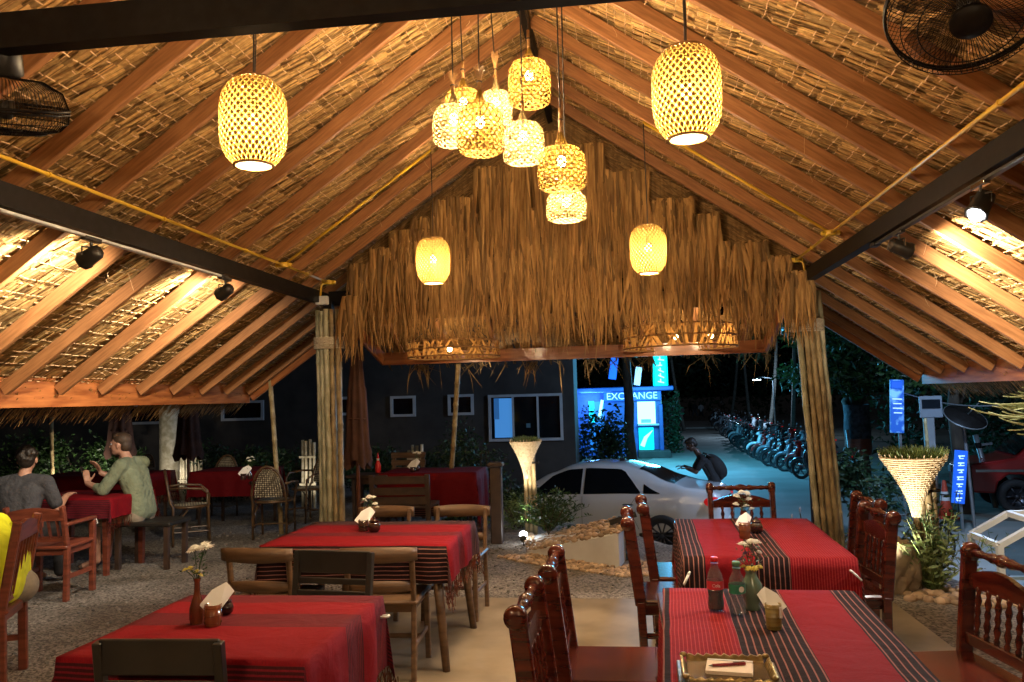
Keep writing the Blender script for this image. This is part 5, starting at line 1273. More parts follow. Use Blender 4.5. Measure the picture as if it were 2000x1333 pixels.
vase(p, [(.024, 0), (.03, .02), (.028, .05), (.016, .08), (.015, .12)], 'darkpot', 'white flowers with a napkin on the deep red table', [(-.03, 0, .12, .032, 'petal'), (.03, 0, .12, .03, 'petal'), (.0, 0, .13, .03, 'petal')], 5, 9)
cup(p + Vector((-.03, -.08, 0)), .034, .06, 'darkpot', 'cup with a white napkin on the deep red table', 1.2)
p = P(740, 945, 8.2); 
t = thing('sauce_bottle', 'red sauce bottle with a white collar and pointed red cap behind the middle table', 'bottle', (p.x, 9.45, TZ)); q = Vector((P(740, 945, 9.45).x, 9.6, TZ)); q.x = c.x - .33 + .15
q = P(739, 945, 9.6); q.z = TZ
MB().lathe([(.03, 0), (.034, .02), (.034, .09), (.022, .13), (.014, .15)], q, n=16).build('bottle_body', 'redplastic', t, smooth=40); MB().lathe([(.017, .15), (.017, .175)], q, n=14).build('collar', 'napkin', t); MB().lathe([(.014, .175), (.010, .21), (.003, .24)], q, n=12).build('pointed_cap', 'redplastic', t, smooth=40)
c = q; 
table('side_table', 'small dark table carrying the red sauce bottle', q.x - .1, q.y + .05, .5, .45, 'dkbrown', group=TBG)
# chairs of the left group
place(chair_slat('redwood', 'slatted_chair', 'slat backed wooden chairs at the left', True, .80, .24), [
    (-4.93, 6.62, 6, 'reddish slatted armchair in which the man in the grey shirt sits'),
])
place(chair_slat('redwood', 'slatted_chair', 'slat backed wooden chairs at the left', False, .96), [
    (-3.84, 4.50, 114, 'brown slat backed chair at the left edge holding the person in yellow')])
mp = Vector((-4.86, 7.9, 0))
t = thing('low_bench', 'dark low backed chair under the man in the green shirt', 'chair', mp)
MB().box(mp + Vector((.08, 0, .445)), (.62, .42, .045), bev=.012).build('seat', 'black', t)
for sx in (-1, 1):
    for sy in (-1, 1): MB().bar(mp + Vector((.08 + sx * .26, sy * .17, 0)), mp + Vector((.08 + sx * .26, sy * .17, .43)), .045, .045, up=(0, 1, 0)).build('leg', 'dkbrown', t)
# parasols folded
def parasol(px, pyb, Y, ztop_, zbot, zbase, rmax, label):
    c = P(px, pyb, Y); t = thing('parasol', label, 'parasol', (c.x, Y, zbase), 0, 'folded brown parasols'); g = random.Random(px)
    b = MB(); n = 32; prof = [(0.02, ztop_), (.05, ztop_ - .08), (rmax * .55, ztop_ - (ztop_ - zbot) * .35), (rmax * .62, ztop_ - (ztop_ - zbot) * .37), (rmax * .72, zbot + (ztop_ - zbot) * .4), (rmax * .8, zbot + .25), (rmax, zbot + .08), (rmax * .9, zbot)]
    vs = []
    for r, z in prof:
        for j in range(n):
            q = 2 * math.pi * j / n; k = r * (1 + .22 * math.cos(8 * q + z)); vs.append((c.x + k * math.cos(q), Y + k * math.sin(q) * .8, z + (.06 * math.cos(4 * q) if z < zbot + .1 else 0)))
    fs = [(i * n + j, (i + 1) * n + j, (i + 1) * n + (j + 1) % n, i * n + (j + 1) % n) for i in range(len(prof) - 1) for j in range(n)]
    b.add(vs, fs); b.build('canopy', 'parasol', t, smooth=50, fix=False)
    MB().tube([(c.x, Y, zbase), (c.x, Y, ztop_ + .05)], .024, 8).build('pole', 'parasolpole', t, smooth=50)
    MB().lathe([(.22, 0), (.22, .06), (.05, .09)], (c.x, Y, zbase), n=20).build('base', 'dkbrown', t)
    MB().tube([(c.x + rmax * .72 * math.cos(q * .52), Y + rmax * .6 * math.sin(q * .52), zbot + (ztop_ - zbot) * .38) for q in range(12)], .010, 5, closed=True).build('strap', 'parasol', t)
parasol(699, 900, 9.0, 2.25, .90, 0, .15, 'tall folded parasol just right of the left bamboo column')
parasol(368, 900, 12.6, 1.9, .78, 0, .22, 'folded parasol before the pale lit trunk')
parasol(235, 890, 13.2, 1.9, .8, 0, .24, 'dim folded parasol beyond the seated man in green')
# leaning bamboo poles
for (p0, p1, lab) in ((G(541, 1000, .0), P(527, 735, 9.82), 'bamboo pole propping the left eave corner'), (P(881, 942, 10.2), P(895, 712, 9.4), 'slanting bamboo pole under the awning board'), (P(102, 912, 12.5), P(101, 815, 12.5), 'short pale bamboo pole at the far left')):
    p0 = Vector(p0)
    if 'left eave' in lab: p0 = P(541, 922, 9.82)
    d = (p1 - p0); p0 = p1 - d * ((p1.z) / (d.z)) if d.z > .2 else p0
    o = bamboo_pole_mb(p0, p1, .030, random.Random(4), .28, 9).build('bamboo_pole', 'bamboo', None, smooth=50); tag(o, lab, 'bamboo pole')
# pale bamboo fences and trunk at the back left
def bfence(px0, px1, py0, py1, Y, label, seed, base=0):
    g = random.Random(seed); a = P(px0, py1, Y); b_ = P(px1, py1, Y); zt = P(px0, py0, Y).z
    t = thing('bamboo_fence', label, 'fence', (a.x, Y, base), 0, 'pale bamboo stake fences'); n = max(4, int((b_.x - a.x) / .055))
    for i in range(n):
        x = a.x + (b_.x - a.x) * (i + .5) / n; MB().tube([(x, Y + g.gauss(0, .01), base), (x + g.gauss(0, .01), Y, zt + g.uniform(-.1, .03))], .024, 7, a=g.random()).build('stake', 'bamboo_pale', t, smooth=50)
    for z in (.35, .75): MB().bar((a.x, Y - .03, base + (zt - base) * z), (b_.x, Y - .03, base + (zt - base) * z), .02, .03).build('rail', 'bamboo_pale', t)
bfence(586, 618, 860, 900, 12.2, 'white lit bamboo fence panel left of the left bamboo column', 1)
bfence(796, 828, 868, 900, 12.6, 'bamboo fence panel beyond the slatted bench', 2)
bfence(350, 398, 868, 930, 13.4, 'bamboo stakes round the small parasol', 3)
def trunk(p0, p1, r0, r1, mat, g, wob=.04, n=7): return MB().tube([Vector(p0).lerp(Vector(p1), k / n) + Vector((g.gauss(0, wob), g.gauss(0, wob), 0)) * (0 < k < n) for k in range(n + 1)], [r0 + (r1 - r0) * k / n for k in range(n + 1)], 10)
def tree(name, label, base, H, r, crown, leafn, leaf, mat, seed, tmat='trunk', cat='tree', group=None, droop=0):
    g = random.Random(seed); base = Vector(base); t = thing(name, label, cat, base, 0, group); top = base + Vector((g.gauss(0, .1), g.gauss(0, .1), H))
    trunk(base, top, r, r * .6, tmat, g, r * .25).build('trunk', tmat, t, smooth=60)
    b = MB()
    for cx, cy, cz, cr in crown:
        q = base + Vector((cx, cy, cz)); MB_ = b; b.tube([base + Vector((0, 0, H * .75)), (base + Vector((0, 0, H))).lerp(q, .5) + Vector((0, 0, .1)), q], [r * .45, r * .25, r * .08], 6)
    b.build('limb', tmat, t, smooth=60)
    b = MB()
    for cx, cy, cz, cr in crown: leafcloud(b, base + Vector((cx, cy, cz)), (cr, cr, cr * .75), int(leafn * cr * cr), leaf, g, .45, droop)
    b.build('crown', mat, t, fix=False)
    return t
# pale trunk, lit white
c = P(330, 925, 13.8)
t = thing('tree', 'pale lit tree trunk rising behind the small parasol', 'tree', (c.x, 13.8, 0)); g = random.Random(2)
trunk((c.x, 13.8, 0), (c.x + .05, 13.8, 4), .19, .15, 'white', g, .03).build('trunk', 'bamboo_pale', t, smooth=60); b = MB(); leafcloud(b, (c.x, 13.8, 4.6), (1.4, 1.4, 1), 1500, .16, g); b.build('crown', 'leafdark', t, fix=False)
# hedges and bushes
def bush(label, px, Y, wpx, hpx, mat, seed, base=0, n=1600, leaf=.07, dep=.5, py=None, name='bush', group='dark bushes round the garden'):
    c = P(px, 900, Y); w = wpx * Y / FPX / 2; h = hpx * Y / FPX; g = random.Random(seed)
    t = thing(name, label, 'bush', (c.x, Y, base), 0, group); b = MB()
    for i in range(6): b.tube([(c.x + g.gauss(0, w * .2), Y, base), (c.x + g.gauss(0, w * .5), Y + g.gauss(0, .1), base + h * .7)], .012, 4)
    b.build('stem', 'trunk', t); b = MB()
    k = max(1, int(w / .45))
    for i in range(k): leafcloud(b, (c.x - w + 2 * w * (i + .5) / k, Y, base + h * .5), (w / k * 1.5, dep, h * .62 * g.uniform(.85, 1.1)), n // k, leaf, g, .5)
    b.build('foliage', mat, t, fix=False); return t
bush('dark hedge under the two small windows of the building', 800, 13.2, 260, 100, 'leafdark', 1, n=5200, leaf=.08)
bush('dark hedge left of the left bamboo column', 500, 13.4, 260, 110, 'leafdark', 2, n=4200, leaf=.08)
bush('dark bushes at the far left behind the tables', 120, 13.6, 330, 130, 'leaf', 3, n=4600, leaf=.08)
bush('tall dark shrub left of the dim wicker planter', 930, 11.6, 110, 170, 'leafdark', 4, n=2600, leaf=.07)
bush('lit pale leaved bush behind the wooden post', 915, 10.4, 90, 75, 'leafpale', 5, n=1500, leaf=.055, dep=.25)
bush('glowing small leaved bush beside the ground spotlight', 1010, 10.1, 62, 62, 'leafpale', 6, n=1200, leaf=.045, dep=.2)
bush('bush hiding the bonnet of the white car', 1010, 10.9, 80, 85, 'leafdark', 16, n=1800, leaf=.06, dep=.25)
bush('low dark hedge before the exchange booth', 1180, 19.5, 130, 60, 'leafdark', 7, LOW, n=2400, leaf=.10)
bush('tall shrub with blue lit leaves before the glazed side of the booth', 1168, 20.5, 80, 190, 'leafdark', 8, LOW, n=2300, leaf=.13, dep=.4)
bush('shrub growing at the right flank of the booth', 1312, 37, 34, 130, 'leafdark', 9, LOW, n=900, leaf=.2)
uplight(322, 12.7, 'small uplight before the pale trunk', 22, tuple(P(330, 850, 13.6)), z=0, lens=.015)
uplight(598, 11.6, 'small uplight at the white lit bamboo fence', 14, tuple(P(600, 880, 12.3)), lens=.015)
uplight(150, 12.4, 'small uplight among the far left bushes', 60, tuple(P(140, 850, 13.6)), lens=.015)
# ------------------------------------------------------------------ dark building
t = thing('dark_building', 'long dark stuccoed building behind the garden hedge', 'building', (-7, 17, LOW)); YB = 17.0
xR = P(1122, 800, YB).x
MB().box(((-16 + xR) / 2, YB + .7, 2.0), (xR + 16, 1.4, 6.0)).build('wall', 'darkwall', t)
MB().box(((-16 + xR) / 2, YB + .6, 5.1), (xR + 17, 2.6, .25), bev=.03).build('roof', 'darkwall', t)
def window(px0, px1, py0, py1, lit=False, mull=0):
    a = P(px0, py1, YB); b_ = P(px1, py0, YB); w = b_.x - a.x; h = b_.z - a.z; cx = (a.x + b_.x) / 2; cz = (a.z + b_.z) / 2; fr = .055
    f = MB().box((cx, YB - .03, b_.z - fr / 2), (w, .06, fr)).box((cx, YB - .03, a.z + fr / 2), (w, .06, fr)).box((a.x + fr / 2, YB - .03, cz), (fr, .06, h - 2 * fr)).box((b_.x - fr / 2, YB - .03, cz), (fr, .06, h - 2 * fr))
    for i in range(mull): f.box((a.x + w * (i + 1) / (mull + 1), YB - .03, cz), (.04, .05, h - 2 * fr))
    f = f.build('window', 'winframe', t)
    MB().box((cx, YB - .008, cz), (w - 2 * fr, .012, h - 2 * fr)).build('pane', 'winglass', f)
    if lit:
        q = MB().box((a.x + w * .20, YB - .018, cz), (w * .24, .006, h * .84)).build('lit_curtain', emit('blue_lit_curtain', (.05, .22, .55), .55), f)
        MB().box((a.x + w * .11, YB - .024, cz + h * .2), (w * .07, .004, h * .45)).build('lit_picture', emit('picture_glow', (.02, .10, .28), .5), f)
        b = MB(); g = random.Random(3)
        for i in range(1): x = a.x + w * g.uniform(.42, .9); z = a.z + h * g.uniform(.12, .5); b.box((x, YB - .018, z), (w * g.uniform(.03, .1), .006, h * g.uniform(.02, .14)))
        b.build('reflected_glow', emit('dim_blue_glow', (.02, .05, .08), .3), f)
window(764, 812, 773, 815); window(876, 925, 770, 812); window(434, 516, 782, 823); window(660, 690, 775, 812); window(956, 1098, 768, 863, True, 2); window(250, 330, 788, 830)
# ------------------------------------------------------------------ exchange booth
YX = 35.0
def X(px, py=800, Y=YX): return P(px, py, Y).x
def Z(px, py, Y=YX): return P(px, py, Y).z
bx0, bx1 = X(1180), X(1292); zt = Z(1240, 765)
t = thing('exchange_booth', 'glowing blue money exchange booth at the roadside with a lit counter', 'booth', ((bx0 + bx1) / 2, YX, LOW))
MB().box(((bx0 + bx1) / 2 - .6, YX + 1.9, (zt + LOW) / 2), (bx1 - bx0 + 1.2, 3.2, zt - LOW)).build('booth_body', 'booth', t)
MB().box(((bx0 + bx1) / 2 - .5, YX + 1.6, zt + .10), (bx1 - bx0 + 2.0, 4.4, .18), bev=.03).build('booth_roof', 'booth', t)
fb = MB().box(((bx0 + bx1) / 2, YX - .05, (Z(1240, 783) + zt) / 2), (bx1 - bx0, .12, zt - Z(1240, 783)), bev=.02).build('sign_board', 'bluesign', t)
lettering('EXCHANGE', .40, Vector(((bx0 + bx1) / 2 - .02, YX - .125, (Z(1240, 783) + zt) / 2)), (R(90), 0, 0), 'letter', fb, .01)
MB().box(((X(1245) + X(1280)) / 2, YX + .15, (Z(1260, 830) + Z(1260, 786)) / 2), (X(1280) - X(1245), .06, Z(1260, 786) - Z(1260, 832))).build('lit_counter_panel', 'counter', t)
MB().box(((X(1245) + X(1292)) / 2, YX + .02, Z(1260, 830)), (X(1292) - X(1245), .34, .07), bev=.01).build('counter_shelf', 'white', t)
MB().box(((X(1246) + X(1275)) / 2, YX + .10, (Z(1260, 880) + Z(1260, 836)) / 2), (X(1275) - X(1246), .06, Z(1260, 836) - Z(1260, 880))).build('cyan_panel', 'cyan', t)
b = MB(); a_ = Vector((X(1252), YX + .06, Z(1250, 872))); b.tube([a_, a_ + Vector((.15, 0, .35)), a_ + Vector((.45, 0, .65))], [.10, .08, .01], 6); b.build('pale_swoosh', 'cyanpale', t)
MB().box(((X(1250) + X(1272)) / 2, YX + .10, Z(1260, 823)), (.42, .05, .16), bev=.03).build('service_hatch', 'winframe', t)
MB().box((X(1290), YX - .1, (Z(1290, 885) + Z(1290, 790)) / 2), (.16, .25, Z(1290, 790) - Z(1290, 885)), bev=.02).build('corner_pillar', 'booth', t)
MB().box(((X(1243) + X(1305)) / 2, YX - .3, LOW + .14), (X(1305) - X(1243), 1.4, .28), bev=.02).build('step', 'darkwall', t)
for i, px in enumerate((1126, 1134, 1144, 1150)): MB().box((X(px), YX + .3 + i * .1, (Z(px, 885) + Z(px, 770)) / 2), (.07, .08, Z(px, 770) - Z(px, 885))).build('window_post', 'cyanpale' if i % 2 else 'winframe', t)
MB().box(((X(1150) + X(1180)) / 2, YX + .28, (Z(1165, 880) + Z(1165, 785)) / 2), (X(1180) - X(1150), .04, Z(1165, 785) - Z(1165, 880))).build('glazed_panel', emit('blue_glazing', (.02, .16, .42), .45), t)
MB().box((X(1155), YX + .22, Z(1155, 805)), (.22, .03, .9)).build('poster', 'cyan', t); MB().box((X(1173), YX + .22, Z(1173, 800)), (.12, .03, .8), (0, .2, 0)).build('poster', 'cyanpale', t)
MB().box((X(1165), YX + .1, Z(1165, 765)), (X(1182) - X(1122), .3, .10)).build('canopy_light', emit('canopy_strip', (.15, .45, .9), .8), t)
t = thing('vertical_sign', 'bright turquoise vertical light box sign above the exchange booth', 'sign', (X(1291), YX - .5, 2))
z0, z1 = Z(1291, 757), Z(1291, 690); xa, xb = X(1277), X(1306)
MB().box(((xa + xb) / 2, YX - .4, (z0 + z1) / 2), (xb - xa, .18, z1 - z0), bev=.12).build('light_box', 'cyan', t)
b = MB(); g = random.Random(5)
for i in range(5):
    z = z0 + (z1 - z0) * (.15 + i * .16); b.box(((xa + xb) / 2 + g.uniform(-.05, .05), YX - .5, z), (.26, .02, .05), (0, g.uniform(-.5, .5), 0)).box(((xa + xb) / 2, YX - .5, z + .06), (.05, .02, .15))
b.build('pale_glyph', 'cyanpale', t)
bar_obj('bracket', ((xa + xb) / 2, YX - .4, z1 - .1), ((xa + xb) / 2, YX + .8, z1 - .1), .08, .08, 'pole', t); bar_obj('mast', ((xa + xb) / 2, YX + .6, LOW), ((xa + xb) / 2, YX + .6, z1), .10, .10, 'pole', t)
for px, py, w, h, mt, lab in ((1198, 720, .32, .9, 'bluesign', 'small blue lit sign high behind the awning board, left of the dark trunk'), (1246, 735, .25, .75, 'letter', 'narrow pale lit sign right of the dark trunk')):
    c = P(px, py, YX - 1); t = thing('small_sign', lab, 'sign', c); MB().box(c, (w, .08, h), (0, .15, 0), bev=.02).build('sign_panel', mt, t); bar_obj('bracket', (c.x, c.y + .08, c.z), (c.x, c.y + 1.5, c.z), .05, .05, 'pole', t)
lamp('booth_light', (X(1265), YX - 3.2, zt - .2), 260, CYAN, .5)
lamp('booth_light', (X(1310), YX - 7.0, zt + .8), 1100, (.10, .55, 1.0), .6)
lamp('canopy_glow', (X(1150), YX - .8, zt - .4), 90, (.15, .45, 1), .3)
# road floods, fixed to real posts
def street_lamp(px, py, Y, label, power, col, arm=-1, h=None):
    c = P(px, py, Y); t = thing('street_lamp', label, 'street lamp', (c.x - arm * .9, Y, LOW), 0, 'street lamps along the road'); g = 0
    MB().tube([(c.x - arm * .9, Y, LOW), (c.x - arm * .9, Y, c.z + .05), (c.x - arm * .3, Y, c.z + .15), (c.x, Y, c.z + .06)], .05, 8).build('mast', 'pole', t, smooth=50)
    MB().box((c.x, Y, c.z + .03), (.5, .22, .08), bev=.03).build('lamp_head', 'pole', t); MB().box((c.x, Y, c.z - .02), (.42, .16, .03), bev=.01).build('lens', emit('street_lens', (.75, .9, 1), 9), t)
    lamp('street_beam', (c.x, Y, c.z - .12), power, col, .15, parent=t); return t
street_lamp(1478, 742, 48, 'small white street lamp far down the road', 420, (.45, .7, 1))
street_lamp(1880, 530, 12.5, 'street lamp rising behind the right roof slope', 560, (.42, .64, 1.0), arm=-1)
# ------------------------------------------------------------------ trees
tree('tree', 'broad leafy tree with wrapped trunk right of the right bamboo column', G(1706, 950, LOW) + Vector((0, 1.2, 0)), 2.6, .30, [(0, 0, 3.4, 1.3), (-1.0, .3, 3.2, 1.0), (1.0, 0, 4.0, 1.2), (-.4, -.5, 2.7, .8), (.3, .5, 4.8, 1.5), (-1.2, .2, 4.4, 1.1)], 900, .20, 'leaf', 31)
c = G(1706, 950, LOW) + Vector((0, 1.2, 0))
t = thing('trunk_wrap', 'faded blue grey cloth wrapped round the leafy tree trunk', 'cloth', (c.x, c.y, 0))
MB().lathe([(.34, .55), (.36, .8), (.335, 1.2), (.35, 1.5)], (c.x, c.y, -.35), n=18, cap=False).build('cloth_band', 'wrapcloth', t, smooth=True, fix=False); MB().lathe([(.345, .1), (.36, .3), (.345, .55)], (c.x, c.y, -.35), n=18, cap=False).build('cloth_band', 'redwood', t, smooth=True, fix=False)
bush('leafy undergrowth round the wrapped tree trunk', 1700, 15.3, 110, 150, 'leafdark', 33, LOW, n=1900, leaf=.13, dep=.4)
tree('tree', 'leafy tree hanging over the road signs at the right', P(1880, 900, 18) * 1 + Vector((0, 0, LOW - P(1880, 900, 18).z)), 3.0, .16, [(0, -.3, 3.2, 1.1), (-.9, -.5, 3.0, .8), (.9, 0, 3.6, 1.0), (0, 0, 4.4, 1.3)], 900, .18, 'leaf', 34)
tree('tree', 'dark trunk rising before the exchange sign', (X(1234, 800, 24), 24, LOW), 5.4, .17, [(0, 0, 6.0, 1.4), (-1.2, 0, 5.6, 1.0), (1.2, 0, 6.2, 1.2)], 500, .25, 'leafdark', 35)
def palm(px, Y, label, H, lean, seed):
    g = random.Random(seed); c = P(px, 800, Y); base = Vector((c.x, Y, LOW)); t = thing('palm_tree', label, 'palm tree', base, 0, 'palm trees at the end of the road')
    top = base + Vector((lean, 0, H)); pts = [base.lerp(top, k / 8) + Vector((lean * .15 * math.sin(k / 8 * 3.1), 0, 0)) for k in range(9)]
    MB().tube(pts, [.13 - .006 * k for k in range(9)], 8).build('trunk', 'palmtrunk', t, smooth=60)
    for i in range(15):
        q = 2 * math.pi * i / 15 + g.uniform(-.2, .2); b = MB(); el = g.uniform(-.2, .9); d = Vector((math.cos(q) * math.cos(el), math.sin(q) * math.cos(el), math.sin(el))); p = top.copy(); pts = []
        for k in range(9): pts.append(p.copy()); d = (d + Vector((0, 0, -.17))).normalized(); p += d * .38
        b.tube(pts, .02, 4, cap=False)
        for k in range(1, 9):
            for m in range(5):
                o_ = pts[k - 1].lerp(pts[k], m / 5); ax = (pts[k] - pts[k - 1]).normalized(); s_ = ax.cross(Vector((0, 0, 1))).normalized()
                for sg in (-1, 1): e = (s_ * sg + ax * .5 + Vector((0, 0, -.5 - g.random() * .4))).normalized() * (.65 - .05 * k); b.add([o_, o_ + e * .5 + ax * .03, o_ + e, o_ + e * .5 - ax * .03], [(0, 1, 2, 3)], g.random())
        b.build('frond', 'leafdark', t, fix=False)
for i, (px, Y, H, ln, lab) in enumerate(((1335, 58, 6.5, -.8, 'leftmost leaning palm at the end of the road'), (1425, 66, 7, .9, 'palm leaning right behind the far people'), (1465, 62, 6.5, -.3, 'upright palm beyond the street lamp'), (1500, 50, 6, .7, 'nearest palm by the parked motorbikes'), (1545, 46, 7, .4, 'palm partly hidden by the right bamboo column'))): palm(px, Y, lab, H, ln, 60 + i)
b = MB(); g = random.Random(77)
for i in range(46):
    x = -30 + i * 2.6; y = 92 + g.uniform(-6, 6) if x > -6 else 30 + g.uniform(0, 30); leafcloud(b, (x, y, LOW + g.uniform(2, 8)), (3.6, 3, 4.5), 420, .7, g, .4)
o = b.build('far_trees', 'leafdark', None, fix=False); o['kind'] = 'stuff'
b = MB()
for i in range(16):
    leafcloud(b, (7.5 + i * 1.1 + g.uniform(-.5, .5), 24 + i * 1.5, LOW + g.uniform(1.2, 5)), (1.8, 1.6, 2.6), 900, .22, g, .4)
o = b.build('roadside_foliage', 'leafdark', None, fix=False); o['kind'] = 'stuff'
# ------------------------------------------------------------------ cars
def lerp_tab(tab, x):
    if x <= tab[0][0]: return tab[0][1]
    for (a, u), (b_, v) in zip(tab, tab[1:]):
        if x <= b_:
            k = (x - a) / (b_ - a); return u + (v - u) * (k * k * (3 - 2 * k) * .5 + k * .5)
    return tab[-1][1]
def wheel(t, c, r, w, side, spokes=10):
    c = Vector(c); ax = Vector((0, side, 0))
    wh = MB().lathe([(r * .62, -w / 2), (r * .96, -w / 2), (r, -w * .35), (r, w * .35), (r * .96, w / 2), (r * .64, w / 2), (r * .62, w * .3)], c, ax, 28, cap=False).build('wheel', 'rubber', t, smooth=40)
    b = MB().lathe([(r * .66, w * .30), (r * .66, w * .44), (r * .61, w * .44), (r * .58, w * .1), (.02, w * .08)], c, ax, 28, cap=False)
    for k in range(spokes):
        q = 2 * math.pi * k / spokes; d = Vector((math.cos(q), 0, math.sin(q)))
        b.bar(c + ax * w * .34 + d * r * .08, c + ax * w * .38 + d * r * .62, .022, .03, up=ax)
    b.lathe([(r * .14, w * .2), (r * .14, w * .42), (.01, w * .44)], c, ax, 14)
    b.build('rim', 'alloy', wh, smooth=30)
def sedan(name, label, loc, rz, group=None):
    t = thing(name, label, 'car', (0, 0, 0), 0, group)
    # +x is forward; L 4.6, W 1.76, H 1.45
    top = [(-2.3, .78), (-2.22, .98), (-2.05, 1.05), (-1.72, 1.08), (-1.45, 1.16), (-.95, 1.37), (-.55, 1.445), (-.1, 1.46), (.25, 1.43), (.62, 1.30), (1.12, 1.03), (1.3, .985), (1.8, .92), (2.15, .80), (2.3, .60)]
    belt = [(-2.3, .72), (-2.15, .92), (-1.7, .985), (-.8, .955), (0, .93), (.9, .905), (1.3, .90), (1.8, .85), (2.15, .74), (2.3, .55)]
    halfw = [(-2.3, .66), (-2.15, .78), (-1.6, .86), (0, .88), (1.4, .86), (2.05, .76), (2.3, .56)]
    bot = [(-2.3, .36), (-2.0, .24), (2.0, .24), (2.3, .30)]
    def sec(x):
        w = lerp_tab(halfw, x); zb = lerp_tab(belt, x); zt = lerp_tab(top, x); z0 = lerp_tab(bot, x); g_ = max(0, zt - zb); tum = min(1, g_ / .45)
        p = [(w * .93, z0), (w * .985, z0 + (zb - z0) * .25), (w, z0 + (zb - z0) * .55), (w * .985, z0 + (zb - z0) * .82), (w * .95, zb)]
        rw = w * .95 * (1 - .30 * tum); p += [(w * .95 + (rw - w * .95) * .5, zb + g_ * .5), (rw, zb + g_ * .90), (rw * .86, zb + g_ * .975), (rw * .5, zt), (0, zt + .006)]
        return p
    xs = [-2.3 + 4.6 * i / 60 for i in range(61)]; b = MB(); m = len(sec(0)); vs = []
    for x in xs: s = sec(x); vs += [(x, y, z) for y, z in s] + [(x, -y, z) for y, z in s[-2::-1]]
    K = 2 * m - 1; fs = []
    arch = [(-1.33, .335), (1.38, .335)]
    for i in range(60):
        for j in range(K - 1):
            xm = (xs[i] + xs[i + 1]) / 2; fs.append((i * K + j, i * K + j + 1, (i + 1) * K + j + 1, (i + 1) * K + j))
    fs += [tuple(range(K)), tuple(60 * K + j for j in range(K - 1, -1, -1))]
    b.add(vs, fs); b.build('body', 'carwhite', t, smooth=50)
    def side(x, v, off=.004):       # v 0 belt .. 1 top of the side glass
        s = sec(x); a = Vector((x, s[4][0], s[4][1])); c_ = Vector((x, s[6][0], s[6][1])); mdl = Vector((x, s[5][0], s[5][1]))
        p = a.lerp(mdl, v * 2) if v < .5 else mdl.lerp(c_, v * 2 - 1); return p + Vector((0, off, off * .4))
    def patch(name, xa, xb, va, vb, mat, sg, shape=None, n=14, off=.004):
        b = MB(); vs = []; q = 5
        for i in range(n + 1):
            x = xa + (xb - xa) * i / n; lo, hi = va, vb
            if shape: lo, hi = shape(i / n)
            for j in range(q + 1): p = side(x, lo + (hi - lo) * j / q, off); vs.append((p.x, p.y * sg, p.z))
        b.add(vs, [(i * (q + 1) + j, i * (q + 1) + j + 1, (i + 1) * (q + 1) + j + 1, (i + 1) * (q + 1) + j) for i in range(n) for j in range(q)]); return b.build(name, mat, t, smooth=True)
    for sg in (-1, 1):
        patch('side_window', -.98, -.02, 0, 0, 'carglass', sg, lambda u: (.06, max(.1, min(.93, .12 + u * 2.6))))
        patch('side_window', .03, .98, 0, 0, 'carglass', sg, lambda u: (.06, max(.1, min(.93, .08 + (1 - u) * 1.9))))
        patch('quarter_window', -1.30, -1.03, 0, 0, 'carglass', sg, lambda u: (.06, .10 + .35 * u), 5)
        for x in (-.95, .0, 1.02):
            b = MB(); pts = [Vector((x + (.12 if x < -.5 else 0) * math.sin(k), (sec(x)[q][0] + .001) * sg, sec(x)[q][1])) for k, q in enumerate((1, 2, 3, 4))]; b.tube(pts, .0035, 4); b.build('door_seam', 'rubber', t)
        for x in (-.78, .28):
            s = sec(x); MB().ball((x, sg * (s[3][0] + .006), s[3][1] - .02), (.10, .016, .018), 12, 6).build('door_handle', 'chrome', t, smooth=True)
        s = sec(.92); MB().ball((.92, sg * (s[4][0] + .10), s[4][1] + .07), (.06, .10, .07), 12, 8).build('wing_mirror', 'carwhite', t, smooth=True); MB().bar((.92, sg * (s[4][0] - .02), s[4][1] + .03), (.92, sg * (s[4][0] + .05), s[4][1] + .05), .03, .03).build('mirror_stalk', 'rubber', t)
        MB().ball((-2.12, sg * .72, .86), (.16, .10, .085), 14, 8).build('tail_light', 'redlamp', t, smooth=True)
        MB().ball((2.06, sg * .62, .68), (.20, .14, .07), 14, 8).build('headlight', 'headglass', t, smooth=True)
        for x, z in arch:
            y = lerp_tab(halfw, x); MB().lathe([(.385, 0), (.385, .012), (.37, .014)], (x, sg * (y * .955), z), (0, sg, 0), 32).build('wheel_arch', 'rubber', t)
            wheel(t, (x, sg * (y * .95), z), .325, .20, sg)
        MB().bar((-.95, sg * .865, .27), (1.0, sg * .865, .27), .03, .09).build('sill', 'rubber', t)
    def topglass(name, x0, x1, k0, k1):
        b = MB(); vs = []; n = 8; q = 10
        for i in range(n + 1):
            x = x0 + (x1 - x0) * i / n; s = sec(x); w0 = s[6][0] * (.90); zs = [(s[9][1]), s[8][1], s[7][1]]
            for j in range(q + 1):
                u = -1 + 2 * j / q; y = w0 * u; a = abs(y)
                if a < s[8][0]: z = s[9][1] + (s[8][1] - s[9][1]) * a / s[8][0]
                elif a < s[7][0]: z = s[8][1] + (s[7][1] - s[8][1]) * (a - s[8][0]) / (s[7][0] - s[8][0])
                else: z = s[7][1] + (s[6][1] - s[7][1]) * (a - s[7][0]) / (s[6][0] - s[7][0])
                vs.append((x, y, z + .006))
        b.add(vs, [(i * (q + 1) + j, i * (q + 1) + j + 1, (i + 1) * (q + 1) + j + 1, (i + 1) * (q + 1) + j) for i in range(n) for j in range(q)]); b.build(name, 'carglass', t, smooth=True)
    topglass('rear_window', -1.52, -.92, 0, 0); topglass('windscreen', .42, 1.16, 0, 0)
    MB().box((-2.3, 0, .50), (.05, .5, .13), bev=.01).build('number_plate', 'white', t); MB().box((-2.27, 0, .36), (.10, 1.2, .12), bev=.02).build('rear_bumper_trim', 'rubber', t)
